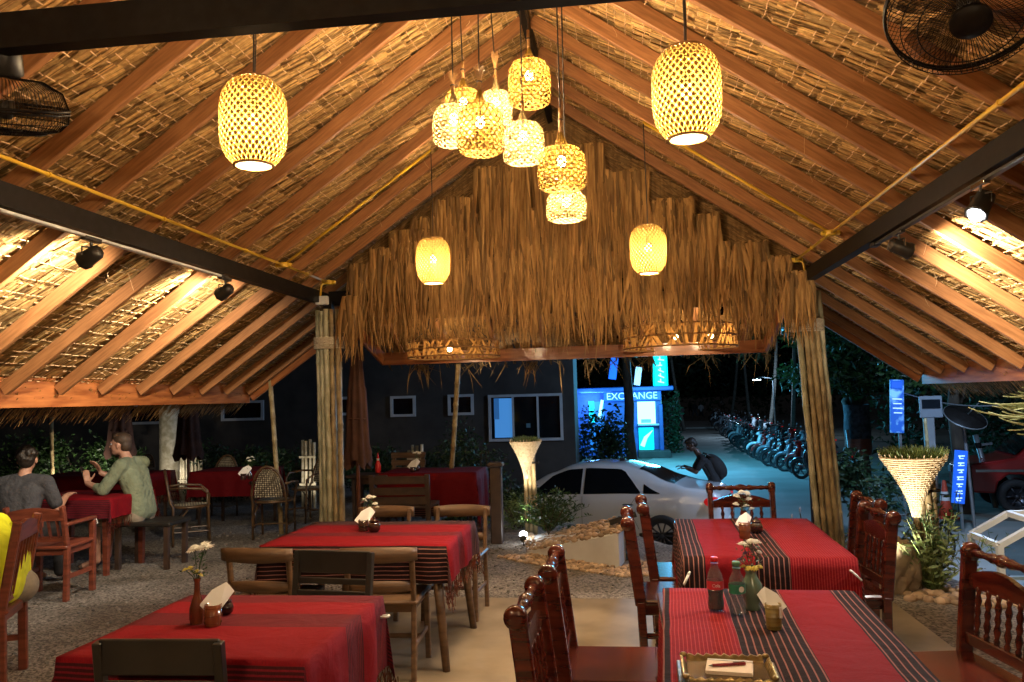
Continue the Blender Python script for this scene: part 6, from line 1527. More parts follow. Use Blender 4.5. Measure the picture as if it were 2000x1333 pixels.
    MB().box((-2.26, 0, .86), (.05, .8, .03), bev=.01).build('trim_strip', 'chrome', t); MB().box((2.27, 0, .50), (.06, .9, .16), bev=.02).build('grille', 'rubber', t)
    MB().box((-.5, 0, 1.475), (.10, .02, .05), bev=.008).build('roof_aerial', 'rubber', t)
    t.location = loc; t.rotation_euler = (0, 0, rz); return t
cth = R(180 - 14)
rw = G(1296, 1087, LOW)   # near rear wheel
cc = Vector((rw.x, rw.y, LOW)) - (Matrix.Rotation(cth, 3, 'Z') @ Vector((-1.33, .84, 0)))
sedan('parked_car', 'white saloon car parked side on behind the planter, its roof catching blue light', (cc.x, cc.y, LOW), cth)
# ------------------------------------------------------------------ red pickup
def truck(loc, rz):
    t = thing('pickup_truck', 'red pickup truck parked in the dark at the right edge', 'truck', (0, 0, 0))
    prof = [(-2.3, .5), (-2.3, 1.0), (-.2, 1.0), (-.15, 1.05), (.0, 1.55), (.25, 1.66), (.95, 1.64), (1.55, 1.12), (2.35, 1.0), (2.45, .85), (2.45, .42), (1.95, .40), (1.9, .62), (1.7, .78), (1.45, .78), (1.25, .62), (1.2, .36), (-1.05, .36), (-1.1, .62), (-1.3, .78), (-1.55, .78), (-1.75, .62), (-1.8, .42)]
    b = MB(); n = len(prof); ws = [.80 if z < 1.3 else .66 for x, z in prof]
    vs = [(x, w, z) for (x, z), w in zip(prof, ws)] + [(x, -w, z) for (x, z), w in zip(prof, ws)]
    b.add(vs, [tuple(range(n)), tuple(range(2 * n - 1, n - 1, -1))] + [(i, n + i, n + (i + 1) % n, (i + 1) % n) for i in range(n)])
    me = b.build('body', 'redpaint', t)
    md = me.modifiers.new('bevel', 'BEVEL'); md.width = .04; md.segments = 2; md.limit_method = 'ANGLE'
    for sg in (-1, 1):
        b = MB(); b.add([(.08, sg * .805, 1.08), (.20, sg * .70, 1.52), (.90, sg * .69, 1.50), (1.35, sg * .80, 1.12)], [(0, 1, 2, 3)]); b.build('side_window', 'carglass', t)
        MB().bar((-2.2, sg * .81, .86), (2.3, sg * .81, .86), .012, .05).build('side_trim', 'chrome', t); MB().box((.32, sg * .82, .95), (.14, .02, .03)).build('door_handle', 'chrome', t)
        for x in (-1.42, 1.58): wheel(t, (x, sg * .74, .34), .34, .22, sg, 6)
        MB().box((2.45, sg * .62, .78), (.05, .26, .16), bev=.02).build('headlight', 'headglass', t); MB().box((-2.31, sg * .70, .80), (.04, .14, .24), bev=.01).build('tail_light', 'redlamp', t); MB().box((1.25, sg * .92, 1.16), (.08, .16, .14), bev=.03).build('wing_mirror', 'rubber', t)
    b = MB(); b.add([(1.02, -.60, 1.60), (1.02, .60, 1.60), (1.52, .72, 1.17), (1.52, -.72, 1.17)], [(0, 1, 2, 3)]); b.xform(Matrix.Translation((.012, 0, .012))); b.build('windscreen', 'carglass', t)
    MB().box((2.47, 0, .62), (.05, .8, .22), bev=.02).build('grille', 'rubber', t); MB().box((2.5, 0, .44), (.10, 1.5, .12), bev=.03).build('bumper', 'chrome', t)
    t.location = loc; t.rotation_euler = (0, 0, rz)
q = P(2040, 985, 18.2); truck((q.x + 1.0, 18.4, LOW), R(172))
# ------------------------------------------------------------------ motorbikes
def scooter(col='black'):
    t = thing('motor_scooter', '', 'motorbike', (0, 0, 0), 0, 'motorbikes parked in a row along the road')
    for y, nm in ((.62, 'front_wheel'), (-.60, 'rear_wheel')):
        w_ = MB().tube([(0, y + .25 * math.cos(q), .29 + .25 * math.sin(q)) for q in [2 * math.pi * k / 20 for k in range(20)]], .045, 8, closed=True).build(nm, 'rubber', t, smooth=True)
        b = MB().lathe([(.045, -.04), (.045, .04)], (0, y, .29), (1, 0, 0), 12)
        for k in range(6): q = math.pi * k / 3; b.bar((0, y, .29), (0, y + .22 * math.cos(q), .29 + .22 * math.sin(q)), .02, .025, up=(1, 0, 0))
        b.build('rim', 'alloy', w_)
    b = MB()   # leg shield and front apron
    pr = [(.42, .30, .10), (.50, .52, .19), (.46, .76, .20), (.40, .92, .14)]; vs = []
    for y, z, w in pr: vs += [(-w, y - .10, z), (-w * .6, y, z), (0, y + .05, z), (w * .6, y, z), (w, y - .10, z), (0, y - .12, z)]
    fs = [];  n = 6
    for i in range(3):
        for j in range(n): fs.append((i * n + j, i * n + (j + 1) % n, (i + 1) * n + (j + 1) % n, (i + 1) * n + j))
    fs += [tuple(range(5, -1, -1)), tuple(range(18, 24))]; b.add(vs, fs); b.build('front_apron', col, t, smooth=50)
    b = MB(); vs = []
    for y, z0, z1, w in ((.42, .26, .34, .10), (.10, .22, .32, .12), (-.10, .24, .60, .13), (-.45, .38, .70, .14), (-.85, .56, .76, .08)): vs += [(-w, y, z0), (w, y, z0), (w, y, z1), (-w, y, z1)]
    fs = [(0, 1, 2, 3), (19, 18, 17, 16)] + [(i * 4 + j, i * 4 + (j + 1) % 4, i * 4 + 4 + (j + 1) % 4, i * 4 + 4 + j) for i in range(4) for j in range(4)]; b.add(vs, fs); b.build('body', col, t, smooth=40)
    b = MB(); vs = []
    for y, z, w, h in ((.02, .66, .09, .04), (-.15, .70, .13, .07), (-.42, .72, .13, .08), (-.72, .78, .10, .07), (-.82, .80, .05, .03)): vs += [(-w, y, z), (w, y, z), (w * .8, y, z + h), (-w * .8, y, z + h)]
    b.add(vs, fs); b.build('seat', 'rubber', t, smooth=50)
    MB().tube([(-.33, .30, .98), (-.20, .34, 1.0), (0, .38, .98), (.20, .34, 1.0), (.33, .30, .98)], .016, 8).build('handlebar', 'rubber', t, smooth=True)
    MB().ball((0, .42, .96), (.15, .09, .085), 12, 8).build('handlebar_cowl', col, t, smooth=True)
    MB().ball((0, .50, .95), (.085, .05, .055), 12, 8).build('headlight', 'headglass', t, smooth=True)
    for sg in (-1, 1):
        MB().tube([(sg * .22, .33, 1.0), (sg * .27, .30, 1.16)], .007, 6).build('mirror_stalk', 'chrome', t); MB().ball((sg * .29, .30, 1.20), (.06, .012, .038), 10, 6).build('mirror', 'headglass', t, smooth=True)
        MB().tube([(sg * .07, .62, .29), (sg * .07, .50, .62)], .02, 8).build('fork', 'alloy', t)
        MB().ball((sg * .12, .48, .66), (.045, .03, .03), 8, 5).build('indicator', 'headglass', t, smooth=True)
    MB().tube([(0, .62 + .31 * math.cos(q), .29 + .31 * math.sin(q)) for q in [R(10 + 16 * k) for k in range(9)]], [.03, .055, .06, .06, .06, .06, .06, .055, .03], 8).build('front_mudguard', col, t, smooth=True)
    MB().bar((0, -.80, .62), (0, -.98, .40), .13, .02).build('rear_mudguard', 'rubber', t); MB().box((0, -.90, .70), (.14, .06, .06), bev=.02).build('tail_light', 'redlamp', t)
    MB().tube([(.12, -.10, .24), (.15, -.45, .30), (.16, -.85, .42)], [.03, .045, .05], 8).build('exhaust', 'alloy', t, smooth=40)
    MB().tube([(-.05, -.05, .25), (-.20, .02, 0)], .012, 6).build('side_stand', 'alloy', t)
    return t
cols = ['black', 'carwhite', 'redpaint', 'booth']; mats_s = ['black_gloss']
M['blackgloss'] = plain('black_gloss_plastic', (.02, .02, .024), (.015, .015, .018), .2, 4, 0, coat=.6); M['greypaint'] = plain('grey_scooter_paint', (.16, .18, .20), (.14, .15, .17), .3, 4, 0, coat=.4)
protos = {c: scooter(c) for c in ('blackgloss', 'carwhite', 'redpaint', 'greypaint')}
rowpx = [(1585, 928, 'redpaint'), (1553, 917, 'blackgloss'), (1528, 906, 'greypaint'), (1507, 896, 'carwhite'), (1482, 884, 'blackgloss'), (1466, 874, 'greypaint'), (1452, 865, 'blackgloss'), (1440, 857, 'greypaint'), (1430, 849, 'blackgloss'), (1421, 842, 'greypaint'), (1413, 836, 'blackgloss'), (1407, 830, 'carwhite'), (1401, 826, 'blackgloss'),
         (1590, 895, 'greypaint'), (1565, 886, 'redpaint'), (1540, 876, 'blackgloss'), (1518, 868, 'blackgloss'), (1500, 858, 'greypaint'), (1484, 850, 'carwhite'), (1470, 843, 'blackgloss'), (1605, 938, 'blackgloss'), (1570, 923, 'greypaint'), (1540, 912, 'blackgloss'), (1517, 901, 'redpaint'), (1494, 890, 'blackgloss'), (1474, 879, 'blackgloss'), (1459, 869, 'carwhite'), (1446, 861, 'greypaint'), (1435, 853, 'blackgloss'), (1456, 838, 'blackgloss'), (1446, 833, 'greypaint')]
used = set(); cm = children_map(); todo = []
ordn = ['first', 'second', 'third', 'fourth', 'fifth', 'sixth', 'seventh', 'eighth', 'ninth', 'tenth', 'eleventh', 'twelfth', 'thirteenth']
cn = {'blackgloss': 'black', 'carwhite': 'white', 'redpaint': 'red', 'greypaint': 'grey'}
for i, (px, py, c) in enumerate(rowpx):
    row = 'front' if i < 13 else 'back' if i < 20 else 'squeezed in front' ; k = i if i < 13 else i - 13 if i < 20 else i - 20
    lab = '%s motor scooter, %s from the right bamboo column in the %s row' % (cn[c], ordn[k], row); q = G(px, py, LOW); rz = R(rnd.uniform(40, 72))
    if c not in used: o = protos[c]; used.add(c)
    else: o = dup(protos[c], (0, 0, 0), 0, lab, cm)
    todo.append((o, q, rz, lab))
q = P(1502, 990, 9.9); o = dup(protos['carwhite'], (0, 0, 0), 0, '', cm); todo.append((o, Vector((q.x, 9.9, LOW)), R(250), 'white scooter with a red tail lamp parked just beyond the far carved chair'))
for o, q, rz, lab in todo: o.location = q; o.rotation_euler = (0, 0, rz); o['label'] = lab
o['group'] = 'motorbikes parked beside the terrace'
# ------------------------------------------------------------------ signs, cone, posts at the right
c = P(1752, 800, 17.0); t = thing('banner_sign', 'tall narrow lit blue banner sign on a post right of the leafy tree', 'sign', (c.x, 17, LOW)); w = 24 * 17 / FPX; z1, z0 = P(1750, 742, 17).z, P(1755, 846, 17).z
me = bpy.data.materials.new('x') if 0 else None
def banner_mat(name, c1, c2, st, sc):
    m, nt, nl, b = new_mat(name); col, no, mp = noise_col(nt, nl, c1, c2, sc, (1, 1, 1), 6, lo=.45, hi=.58, rand=False); nl.new(col, b.inputs['Base Color']); nl.new(col, b.inputs['Emission Color']); b.inputs['Emission Strength'].default_value = st; return m
M['banner'] = banner_mat('blue_printed_banner', (.01, .08, .42), (.16, .42, .75), .55, 4.5)
MB().box((c.x, 17, (z0 + z1) / 2), (w, .06, z1 - z0), (0, R(3), 0), bev=.01).build('banner_panel', 'banner', t); MB().box((c.x, 16.95, z1 - .1), (w * .9, .05, .16), (0, R(3), 0), bev=.05).build('sign_cap', 'bluesign', t)
for i in range(4): MB().box((c.x + .0, 16.955, z1 - .38 - i * .09), (w * (.7 - .1 * (i % 2)), .01, .022), (0, R(3), 0)).build('text_line', 'letter', t)
bar_obj('post', (c.x + .06, 17.06, LOW), (c.x + .03, 17.06, z1), .05, .05, 'pole', t)
c = P(1874, 930, 15.6); z1, z0 = P(1868, 880, 15.6).z, P(1880, 984, 15.6).z; w = 22 * 15.6 / FPX
t = thing('standing_sign', 'narrow blue standing sign with white characters beside the orange cone', 'sign', (c.x, 15.6, LOW)); MB().box((c.x, 15.6, (z0 + z1) / 2), (w, .05, z1 - z0), (0, R(7), 0), bev=.008).build('sign_panel', 'bluesign', t); g = random.Random(4)
for i, s_ in enumerate(('%', 'A', '3', '0', 'H', '8', 'S')): 
    z = z1 - .10 - (z1 - z0 - .2) * i / 6; xx = c.x - (z - (z0 + z1) / 2) * math.tan(R(-7)) * 1
    b = MB(); b.box((xx, 15.57, z), (w * .5, .008, .022)).box((xx, 15.57, z - .045), (w * (.3 + .2 * (i % 2)), .008, .016)).box((xx - w * .15 + .1 * w * (i % 3), 15.57, z - .022), (.018, .008, .045)); b.build('painted_character', 'letter', t)
bar_obj('stand', (c.x + .02, 15.66, LOW), (c.x - .0, 15.66, z1 - .05), .04, .04, 'pole', t)
c = P(1818, 795, 15.4); t = thing('road_sign', 'grey sign board on a bamboo stick before the leafy tree', 'sign', (c.x, 15.4, LOW)); w = 40 * 15.4 / FPX; MB().box((c.x, 15.4, c.z), (w, .03, 40 * 15.4 / FPX), bev=.01).build('sign_panel', 'greypaint', t); MB().box((c.x, 15.38, c.z + .05), (w * .8, .02, .16), bev=.005).build('sign_print', 'winglass', t)
bamboo_pole_mb((c.x - .05, 15.43, LOW), (c.x - .1, 15.43, c.z), .03, random.Random(3)).build('stick', 'bamboo', t, smooth=50)
c = G(1848, 1012, LOW); t = thing('traffic_cone', 'orange traffic cone with a white band beside the basket planter', 'traffic cone', c)
MB().box(c + Vector((0, 0, .02)), (.40, .40, .04), bev=.012).build('base', 'cone', t); MB().lathe([(.15, .04), (.095, .30), (.035, .72), (.03, .74)], c, n=24).build('cone_body', 'cone', t, smooth=40)
MB().lathe([(.092, .345), (.064, .52)], c, n=24, cap=False).build('reflective_band', 'white', t, smooth=True, fix=False); MB().lathe([(.079, .43), (.074, .46)], c + Vector((0, 0, 0)), n=24, cap=False).xform(Matrix.Translation(c) @ Matrix.Scale(1.03, 4) @ Matrix.Translation(-c)).build('dark_stripe', 'rubber', t, fix=False)
p0 = G(1945, 992, LOW); p1 = P(1905, 850, p0.y)
t = thing('leaning_pole', 'leaning galvanised pole before the red pickup truck', 'pole', p0); MB().tube([p0, p1], .055, 12).build('pole', 'pole', t, smooth=50); MB().lathe([(.065, 0), (.065, .12)], p0.lerp(p1, .82), (p1 - p0), 12).build('clamp', 'steel', t); MB().bar(p0.lerp(p1, .86), p0.lerp(p1, .86) + Vector((.28, 0, .03)), .04, .05).build('bracket', 'pole', t)
c = P(1885, 815, 15.8); t = thing('satellite_dish', 'dark satellite dish hanging over the leaning pole', 'satellite dish', c)
MB().lathe([(.02, .10), (.20, .07), (.36, .0), (.365, -.008), (.20, .062), (.02, .09)], c, (.15, -.55, .8), 28, cap=False).build('dish', 'steel', t, smooth=50); MB().lathe([(.36, -.015), (.372, -.008), (.372, .006), (.36, .01)], c, (.15, -.55, .8), 28, cap=False).build('dish_rim', 'pole', t, smooth=True)
MB().tube([c, c + Vector((.1, -.35, .25))], .012, 6).build('feed_arm', 'pole', t); MB().tube([c + Vector((0, .1, 0)), (c.x + .1, c.y + .15, LOW)], .03, 8).build('mast', 'pole', t)
p0 = G(1842, 998, LOW) + Vector((0, .5, 0)); t = tag(MB().box((p0.x, p0.y, .0), (.22, .10, 2.0), bev=.02).build('white_post', 'winframe'), 'pale broad post standing behind the orange cone', 'post')
p0 = G(1668, 950, LOW); t = tag(MB().tube([p0, p0 + Vector((-.10, 0, 1.5))], .04, 8).build('leaning_stake', 'pole', None, smooth=50), 'thin leaning stake left of the wrapped tree trunk', 'post')
# overhead cable and a bicycle wheel behind the planter
a_ = P(1765, 768, 17); b_ = P(1990, 790, 14.5); t = tag(MB().tube([a_.lerp(b_, k / 10) + Vector((0, 0, -.12 * math.sin(math.pi * k / 10))) for k in range(11)], .012, 5).build('overhead_cable', 'pole'), 'thin cable strung between the banner sign and the right eave', 'cable')
def bicycle():
    c = P(1750, 985, 12.2); z0 = LOW; t = thing('bicycle', 'black bicycle leaning in the shade behind the basket planter', 'bicycle', (c.x, 12.2, z0)); 
    def Q(x, z): return Vector((c.x + x, 12.2 + x * .35, z0 + z))
    for x in (-.52, .52):
        w_ = MB().tube([Q(x + .33 * math.cos(q), .34 + .33 * math.sin(q)) for q in [2 * math.pi * k / 24 for k in range(24)]], .016, 6, closed=True).build('wheel', 'rubber', t, smooth=True); b = MB()
        for k in range(12): q = math.pi * k / 6; b.tube([Q(x, .34), Q(x + .32 * math.cos(q), .34 + .32 * math.sin(q))], .002, 3)
        b.build('spokes', 'chrome', w_)['kind'] = 'stuff'
    b = MB(); A, B_, C_, D, E = Q(-.52, .34), Q(-.12, .30), Q(-.25, .82), Q(.36, .80), Q(.52, .34)
    for u, v in ((A, B_), (A, C_), (B_, C_), (B_, D), (C_, D), (D, E)): b.tube([u, v], .014, 6)
    b.build('frame', 'black', t); MB().tube([Q(.34, .82), Q(.30, 1.0), Q(.22, 1.02)], .011, 6).build('handlebar', 'chrome', t); MB().ball(Q(-.28, .90), (.13, .06, .03), 10, 6).build('saddle', 'rubber', t, smooth=True)
bicycle()
# made-up glazed stand-in for an unclear white object at the right edge, close to the terrace
a_ = P(1952, 1066, 7.3); b_ = P(2030, 1022, 7.3); z0 = P(1954, 1160, 7.3).z
t = thing('glazed_cart', 'white framed glazed cart with a sloping front corner at the right edge', 'cart', (a_.x + .4, 7.6, LOW)); F = [(a_.x, a_.z), (b_.x, b_.z), (b_.x + .7, b_.z + .02), (b_.x + .7, z0), (a_.x, z0)]
for dy in (0, .55):
    for i in range(5): p0, p1 = F[i], F[(i + 1) % 5]; bar_obj('frame_bar', (p0[0], 7.3 + dy, p0[1]), (p1[0], 7.3 + dy, p1[1]), .045, .055, 'white', t, up=(0, 1, 0))
for i in (0, 1, 4): bar_obj('cross_bar', (F[i][0], 7.32, F[i][1]), (F[i][0], 7.83, F[i][1]), .045, .045, 'white', t)
b = MB(); b.add([(x, 7.31, z) for x, z in F], [(0, 1, 2, 3, 4)]); b.build('glass_front', glass('cart_glass', (.3, .5, .6), .6), t)
MB().box((b_.x + .15, 7.6, (z0 + LOW) / 2), (b_.x + .7 - a_.x, .6, z0 - LOW)).build('cart_body', 'white', t)
c = G(1226, 1108); t = thing('cloth_rack', 'black edged board with blue patterned cloth behind the carved chairs', 'cloth', (c.x, c.y + .3, 0))
MB().box((c.x, c.y + .35, .21), (.15, .03, .42), bev=.004).build('patterned_cloth', 'bluecloth', t); MB().bar((c.x - .16, c.y + .33, .36), (c.x + .10, c.y + .33, .44), .04, .05).build('top_board', 'black', t)
# ------------------------------------------------------------------ people
def voxel(b, name, mat, parent, vox, sm=6, rep=None):
    me = b.mesh('tmp', M[mat]); o = bpy.data.objects.new('tmp', me); C.objects.link(o)
    r = o.modifiers.new('r', 'REMESH'); r.mode = 'VOXEL'; r.voxel_size = vox; r.use_smooth_shade = True
    s = o.modifiers.new('s', 'SMOOTH'); s.iterations = sm; s.factor = .5
    bpy.context.view_layer.update(); dg = bpy.context.evaluated_depsgraph_get()
    m2 = bpy.data.meshes.new_from_object(o.evaluated_get(dg)); bpy.data.objects.remove(o); m2.name = name
    m2.materials.clear(); m2.materials.append(M[mat]); m2.shade_smooth()
    q = bpy.data.objects.new(name, m2); C.objects.link(q)
    if parent is not None: attach(q, parent)
    return q
def cap(b, p, q, r0, r1, n=12):
    p = Vector(p); q = Vector(q); d = q - p; L = max(d.length, 1e-4); d = d / L; prof = []
    for k in range(5): a = math.pi / 2 * k / 4; prof.append((r0 * math.sin(a) + 1e-4, -r0 * math.cos(a)))
    for k in range(5): a = math.pi / 2 * k / 4; prof.append((r1 * math.cos(a) + 1e-4, L + r1 * math.sin(a)))
    b.lathe(prof, p, d, n)
def flat_cap(b, p, q, r0, r1, side, wide):      # elliptic capsule, wide along side
    p = Vector(p); q = Vector(q); s = Vector(side).normalized()
    for k in (-1, -.5, 0, .5, 1): cap(b, p + s * wide[0] * k, q + s * wide[1] * k, r0, r1)
def head_mb(b, c, f, u, s=1.0):
    f = Vector(f).normalized(); u = Vector(u); u = (u - f * u.dot(f)).normalized(); r = f.cross(u)
    m = Matrix((r, f, u)).transposed(); c = Vector(c)
    def e(o, rad): b.ball(c + m @ (Vector(o) * s), Vector(rad) * s, 18, 12, rot=m)
    e((0, -.010, .025), (.074, .092, .088)); e((0, .020, -.025), (.062, .072, .080)); e((0, .045, -.072), (.040, .038, .036)); e((0, .012, -.055), (.054, .055, .045))
    e((0, .094, -.022), (.013, .020, .016)); e((0, .084, .002), (.010, .014, .028)); e((0, .080, .022), (.050, .016, .010)); e((0, .082, -.052), (.024, .012, .008)); e((.074, -.005, -.012), (.010, .018, .030)); e((-.074, -.005, -.012), (.010, .018, .030))
    return m
def face_bits(t, body, c, m, s, hairmat, beard=False, hair='short'):
    c = Vector(c)
    for sg in (-1, 1):
        MB().ball(c + m @ (Vector((sg * .030, .079, .004)) * s), (.011 * s, .008 * s, .007 * s), 8, 6, rot=m).build('eye', 'headglass', t, smooth=True)
        MB().ball(c + m @ (Vector((sg * .030, .0855, .004)) * s), .0045 * s, 6, 4).build('pupil', 'rubber', t, smooth=True)
        MB().ball(c + m @ (Vector((sg * .031, .086, .026)) * s), (.018 * s, .005 * s, .004 * s), 8, 4, rot=m).build('eyebrow', hairmat, t, smooth=True)
    MB().ball(c + m @ (Vector((0, .0925, -.051)) * s), (.021 * s, .004 * s, .004 * s), 8, 4, rot=m).build('mouth', 'redwood', t, smooth=True)
    b = MB(); g = random.Random(3)
    b.ball(c + m @ (Vector((0, -.022, .046)) * s), Vector((.082, .094, .080)) * s, 18, 12, rot=m); b.ball(c + m @ (Vector((0, -.055, -.005)) * s), Vector((.072, .058, .075)) * s, 16, 10, rot=m); b.ball(c + m @ (Vector((0, .03, .085)) * s), Vector((.060, .055, .040)) * s, 16, 10, rot=m)
    if hair == 'bushy':
        for i in range(46): d = Vector((g.gauss(0, 1), g.gauss(-.4, 1), g.gauss(.5, 1))).normalized(); b.ball(c + m @ ((Vector((0, -.025, .035)) + Vector((d.x * .08, d.y * .09, d.z * .085))) * s), .022 * s, 8, 6)
    voxel(b, 'hair', hairmat, t, .008 * s, 2)
def hand(b, w, d, up, s=1.0, curl=.5, thumb=1, spread=.2):
    """palm and five tapering fingers from wrist w along d; up = back of the hand"""
    w = Vector(w); d = Vector(d).normalized(); up = Vector(up); up = (up - d * up.dot(d)).normalized(); sd = d.cross(up) * thumb
    for k in (-1.2, -.4, .4, 1.2): cap(b, w + sd * k * .012 * s, w + d * .085 * s + sd * k * .018 * s, .014 * s, .012 * s, 8)
    for k, L in ((-1.5, .062), (-.5, .074), (.5, .080), (1.5, .070)):
        p = w + d * .088 * s + sd * k * .0165 * s; v = (d + sd * k * spread * .12).normalized()
        for j, f in enumerate((.45, .32, .23)):
            v = (v - up * curl * (.35 + .25 * j)).normalized(); q = p + v * L * f * s * 1.05; cap(b, p, q, (.0095 - .001 * j) * s, (.0088 - .001 * j) * s, 8); p = q
    p = w + d * .03 * s + sd * .022 * s; v = (d * .7 + sd * .8 - up * .25).normalized()
    for j, L in enumerate((.040, .032, .026)): q = p + v * L * s; cap(b, p, q, (.0125 - .0015 * j) * s, (.011 - .0015 * j) * s, 8); p = q; v = (v + d * .35 - up * .2 * curl).normalized()
def figure(label, loc, J, skin, clothes, s=1.0, vox=.011, group=None, hair='hair', hairstyle='short', hands=True, hv=.006, face=True):
    """J: joints in world space. clothes: list of (name, mat, list of pieces)"""
    t = thing('person', label, 'person', loc, 0, group); b = MB(); S_ = J['side']
    flat_cap(b, J['pel'], J['waist'], .085 * s, .08 * s, S_, (.075 * s, .055 * s)); flat_cap(b, J['waist'], J['chest'], .08 * s, .088 * s, S_, (.055 * s, .085 * s)); flat_cap(b, J['chest'], J['nk0'], .085 * s, .045 * s, S_, (.09 * s, .06 * s))
    cap(b, J['nk0'], J['nk1'], .056 * s, .050 * s)
    for L in 'LR':
        if 'sh' + L in J:
            cap(b, Vector(J['nk0']).lerp(Vector(J['sh' + L]), .3), J['sh' + L], .045 * s, .055 * s); cap(b, J['sh' + L], J['el' + L], .052 * s, .040 * s); cap(b, J['el' + L], J['wr' + L], .041 * s, .027 * s)
            if hands: hand(b, J['wr' + L], J['hd' + L], J.get('hu' + L, (0, 0, 1)), s, J.get('curl', .5), 1 if L == 'L' else -1)
        if 'hp' + L in J:
            cap(b, J['hp' + L], J['kn' + L], .085 * s, .058 * s); mid = Vector(J['kn' + L]).lerp(Vector(J['an' + L]), .3) ; cap(b, J['kn' + L], mid, .056 * s, .056 * s); cap(b, mid, J['an' + L], .055 * s, .036 * s); cap(b, J['an' + L], J['to' + L], .036 * s, .028 * s)
    m = head_mb(b, J['head'], J['f'], J['u'], s)
    body = voxel(b, 'body', skin, t, hv if hands else vox, 5)
    if face: face_bits(t, body, J['head'], m, s, hair, hair=hairstyle)
    for nm, mt, pcs in clothes:
        b = MB()
        for pc in pcs:
            if pc[0] == 'torso':
                e = pc[1]; lo = Vector(J['pel']).lerp(Vector(J['waist']), pc[2]); flat_cap(b, lo, J['waist'], (.087 + e) * s, (.083 + e) * s, S_, (.078 * s, .062 * s)); flat_cap(b, J['waist'], J['chest'], (.083 + e) * s, (.09 + e) * s, S_, (.062 * s, .088 * s)); flat_cap(b, J['chest'], Vector(J['chest']).lerp(Vector(J['nk0']), .82), (.086 + e) * s, (.052 + e) * s, S_, (.09 * s, .06 * s))
                for L in 'LR':
                    if 'sh' + L in J: cap(b, Vector(J['nk0']).lerp(Vector(J['sh' + L]), .3), J['sh' + L], (.045 + e) * s, (.055 + e) * s)
            elif pc[0] == 'seg': a, c_ = Vector(J[pc[1]]), Vector(J[pc[2]]); cap(b, a, a.lerp(c_, pc[5]), pc[3] * s, pc[4] * s)
            elif pc[0] == 'hips': flat_cap(b, J['pel'], Vector(J['pel']).lerp(Vector(J['waist']), .5), (.088 + pc[1]) * s, (.084 + pc[1]) * s, S_, (.078 * s, .066 * s))
        voxel(b, nm, mt, t, vox, 4)
    return t
V = Vector
# man in the green shirt, seated, facing left, holding up a phone
o = V((-4.98, 7.88, 0))
J = dict(side=(0, 1, 0), pel=o + V((.10, 0, .56)), waist=o + V((.08, 0, .72)), chest=o + V((.0, 0, .94)), nk0=o + V((-.05, 0, 1.06)), nk1=o + V((-.085, -.01, 1.14)), head=o + V((-.125, -.02, 1.235)), f=(-1, -.18, .02), u=(-.05, 0, 1),
         shL=o + V((-.01, -.19, 1.03)), elL=o + V((-.14, -.28, .80)), wrL=o + V((-.36, -.20, .86)), hdL=(-.35, .25, 1), huL=(.7, -.7, .2), shR=o + V((-.01, .19, 1.03)), elR=o + V((-.22, .26, .82)), wrR=o + V((-.42, .10, .94)), hdR=(-.5, -.2, 1), huR=(.4, .8, .3),
         hpL=o + V((.08, -.09, .52)), knL=o + V((-.34, -.13, .50)), anL=o + V((-.28, -.16, .09)), toL=o + V((-.42, -.19, .04)), hpR=o + V((.08, .09, .52)), knR=o + V((-.34, .13, .50)), anR=o + V((-.36, .14, .09)), toR=o + V((-.50, .13, .04)), curl=.7)
figure('man in a sage green shirt and shorts sitting side on with a phone', o, J, 'skin',
       [('shirt', 'greenshirt', [('torso', .018, .0), ('seg', 'shL', 'elL', .072, .062, 1), ('seg', 'shR', 'elR', .072, .062, 1), ('seg', 'elL', 'wrL', .060, .050, .35), ('seg', 'elR', 'wrR', .060, .05, .35)]),
        ('shorts', 'shorts', [('hips', .012), ('seg', 'hpL', 'knL', .105, .090, .85), ('seg', 'hpR', 'knR', .105, .09, .85)]),
        ('sandals', 'shoe', [('seg', 'anL', 'toL', .0, .034, 1.06), ('seg', 'anR', 'toR', .0, .034, 1.06)])], hair='hairbrown')
q = J['wrL'] + V((-.07, .03, .10)); t = tag(MB().box(q, (.012, .075, .15), (0, R(-18), R(20)), bev=.004).build('phone', 'black'), 'dark phone held up by the man in the green shirt', 'phone')
# man in the grey shirt seen from behind
o = V((P(48, 980, 6.8).x, 6.72, 0))
zt = 0
J = dict(side=(1, .3, 0), pel=o + V((0, 0, .54)), waist=o + V((.0, .02, .70)), chest=o + V((-.01, .05, .88)), nk0=o + V((-.01, .07, 1.0)), nk1=o + V((0, .09, 1.07)), head=o + V((.0, .11, 1.165)), f=(-.5, 1, -.1), u=(0, 0, 1),
         shL=o + V((-.19, .02, .955)), elL=o + V((-.26, .10, .72)), wrL=o + V((-.22, .33, .80)), hdL=(.1, 1, .2), shR=o + V((.18, .12, .955)), elR=o + V((.24, .20, .72)), wrR=o + V((.16, .42, .80)), hdR=(-.2, 1, .2),
         hpL=o + V((-.09, .0, .52)), knL=o + V((-.16, .42, .5)), anL=o + V((-.16, .42, .08)), toL=o + V((-.17, .56, .04)), hpR=o + V((.09, .05, .52)), knR=o + V((.06, .48, .5)), anR=o + V((.06, .48, .08)), toR=o + V((.05, .62, .04)))
figure('man in a charcoal shirt with bushy dark hair, seen from behind at the left edge', o, J, 'skin', [('shirt', 'greyshirt', [('torso', .016, .0), ('seg', 'shL', 'elL', .070, .060, .8), ('seg', 'shR', 'elR', .07, .06, .8)]), ('trousers', 'blackcloth', [('hips', .012), ('seg', 'hpL', 'knL', .1, .075, 1), ('seg', 'hpR', 'knR', .1, .075, 1), ('seg', 'knL', 'anL', .072, .055, .95), ('seg', 'knR', 'anR', .072, .055, .95)])], hairstyle='bushy', hands=True)
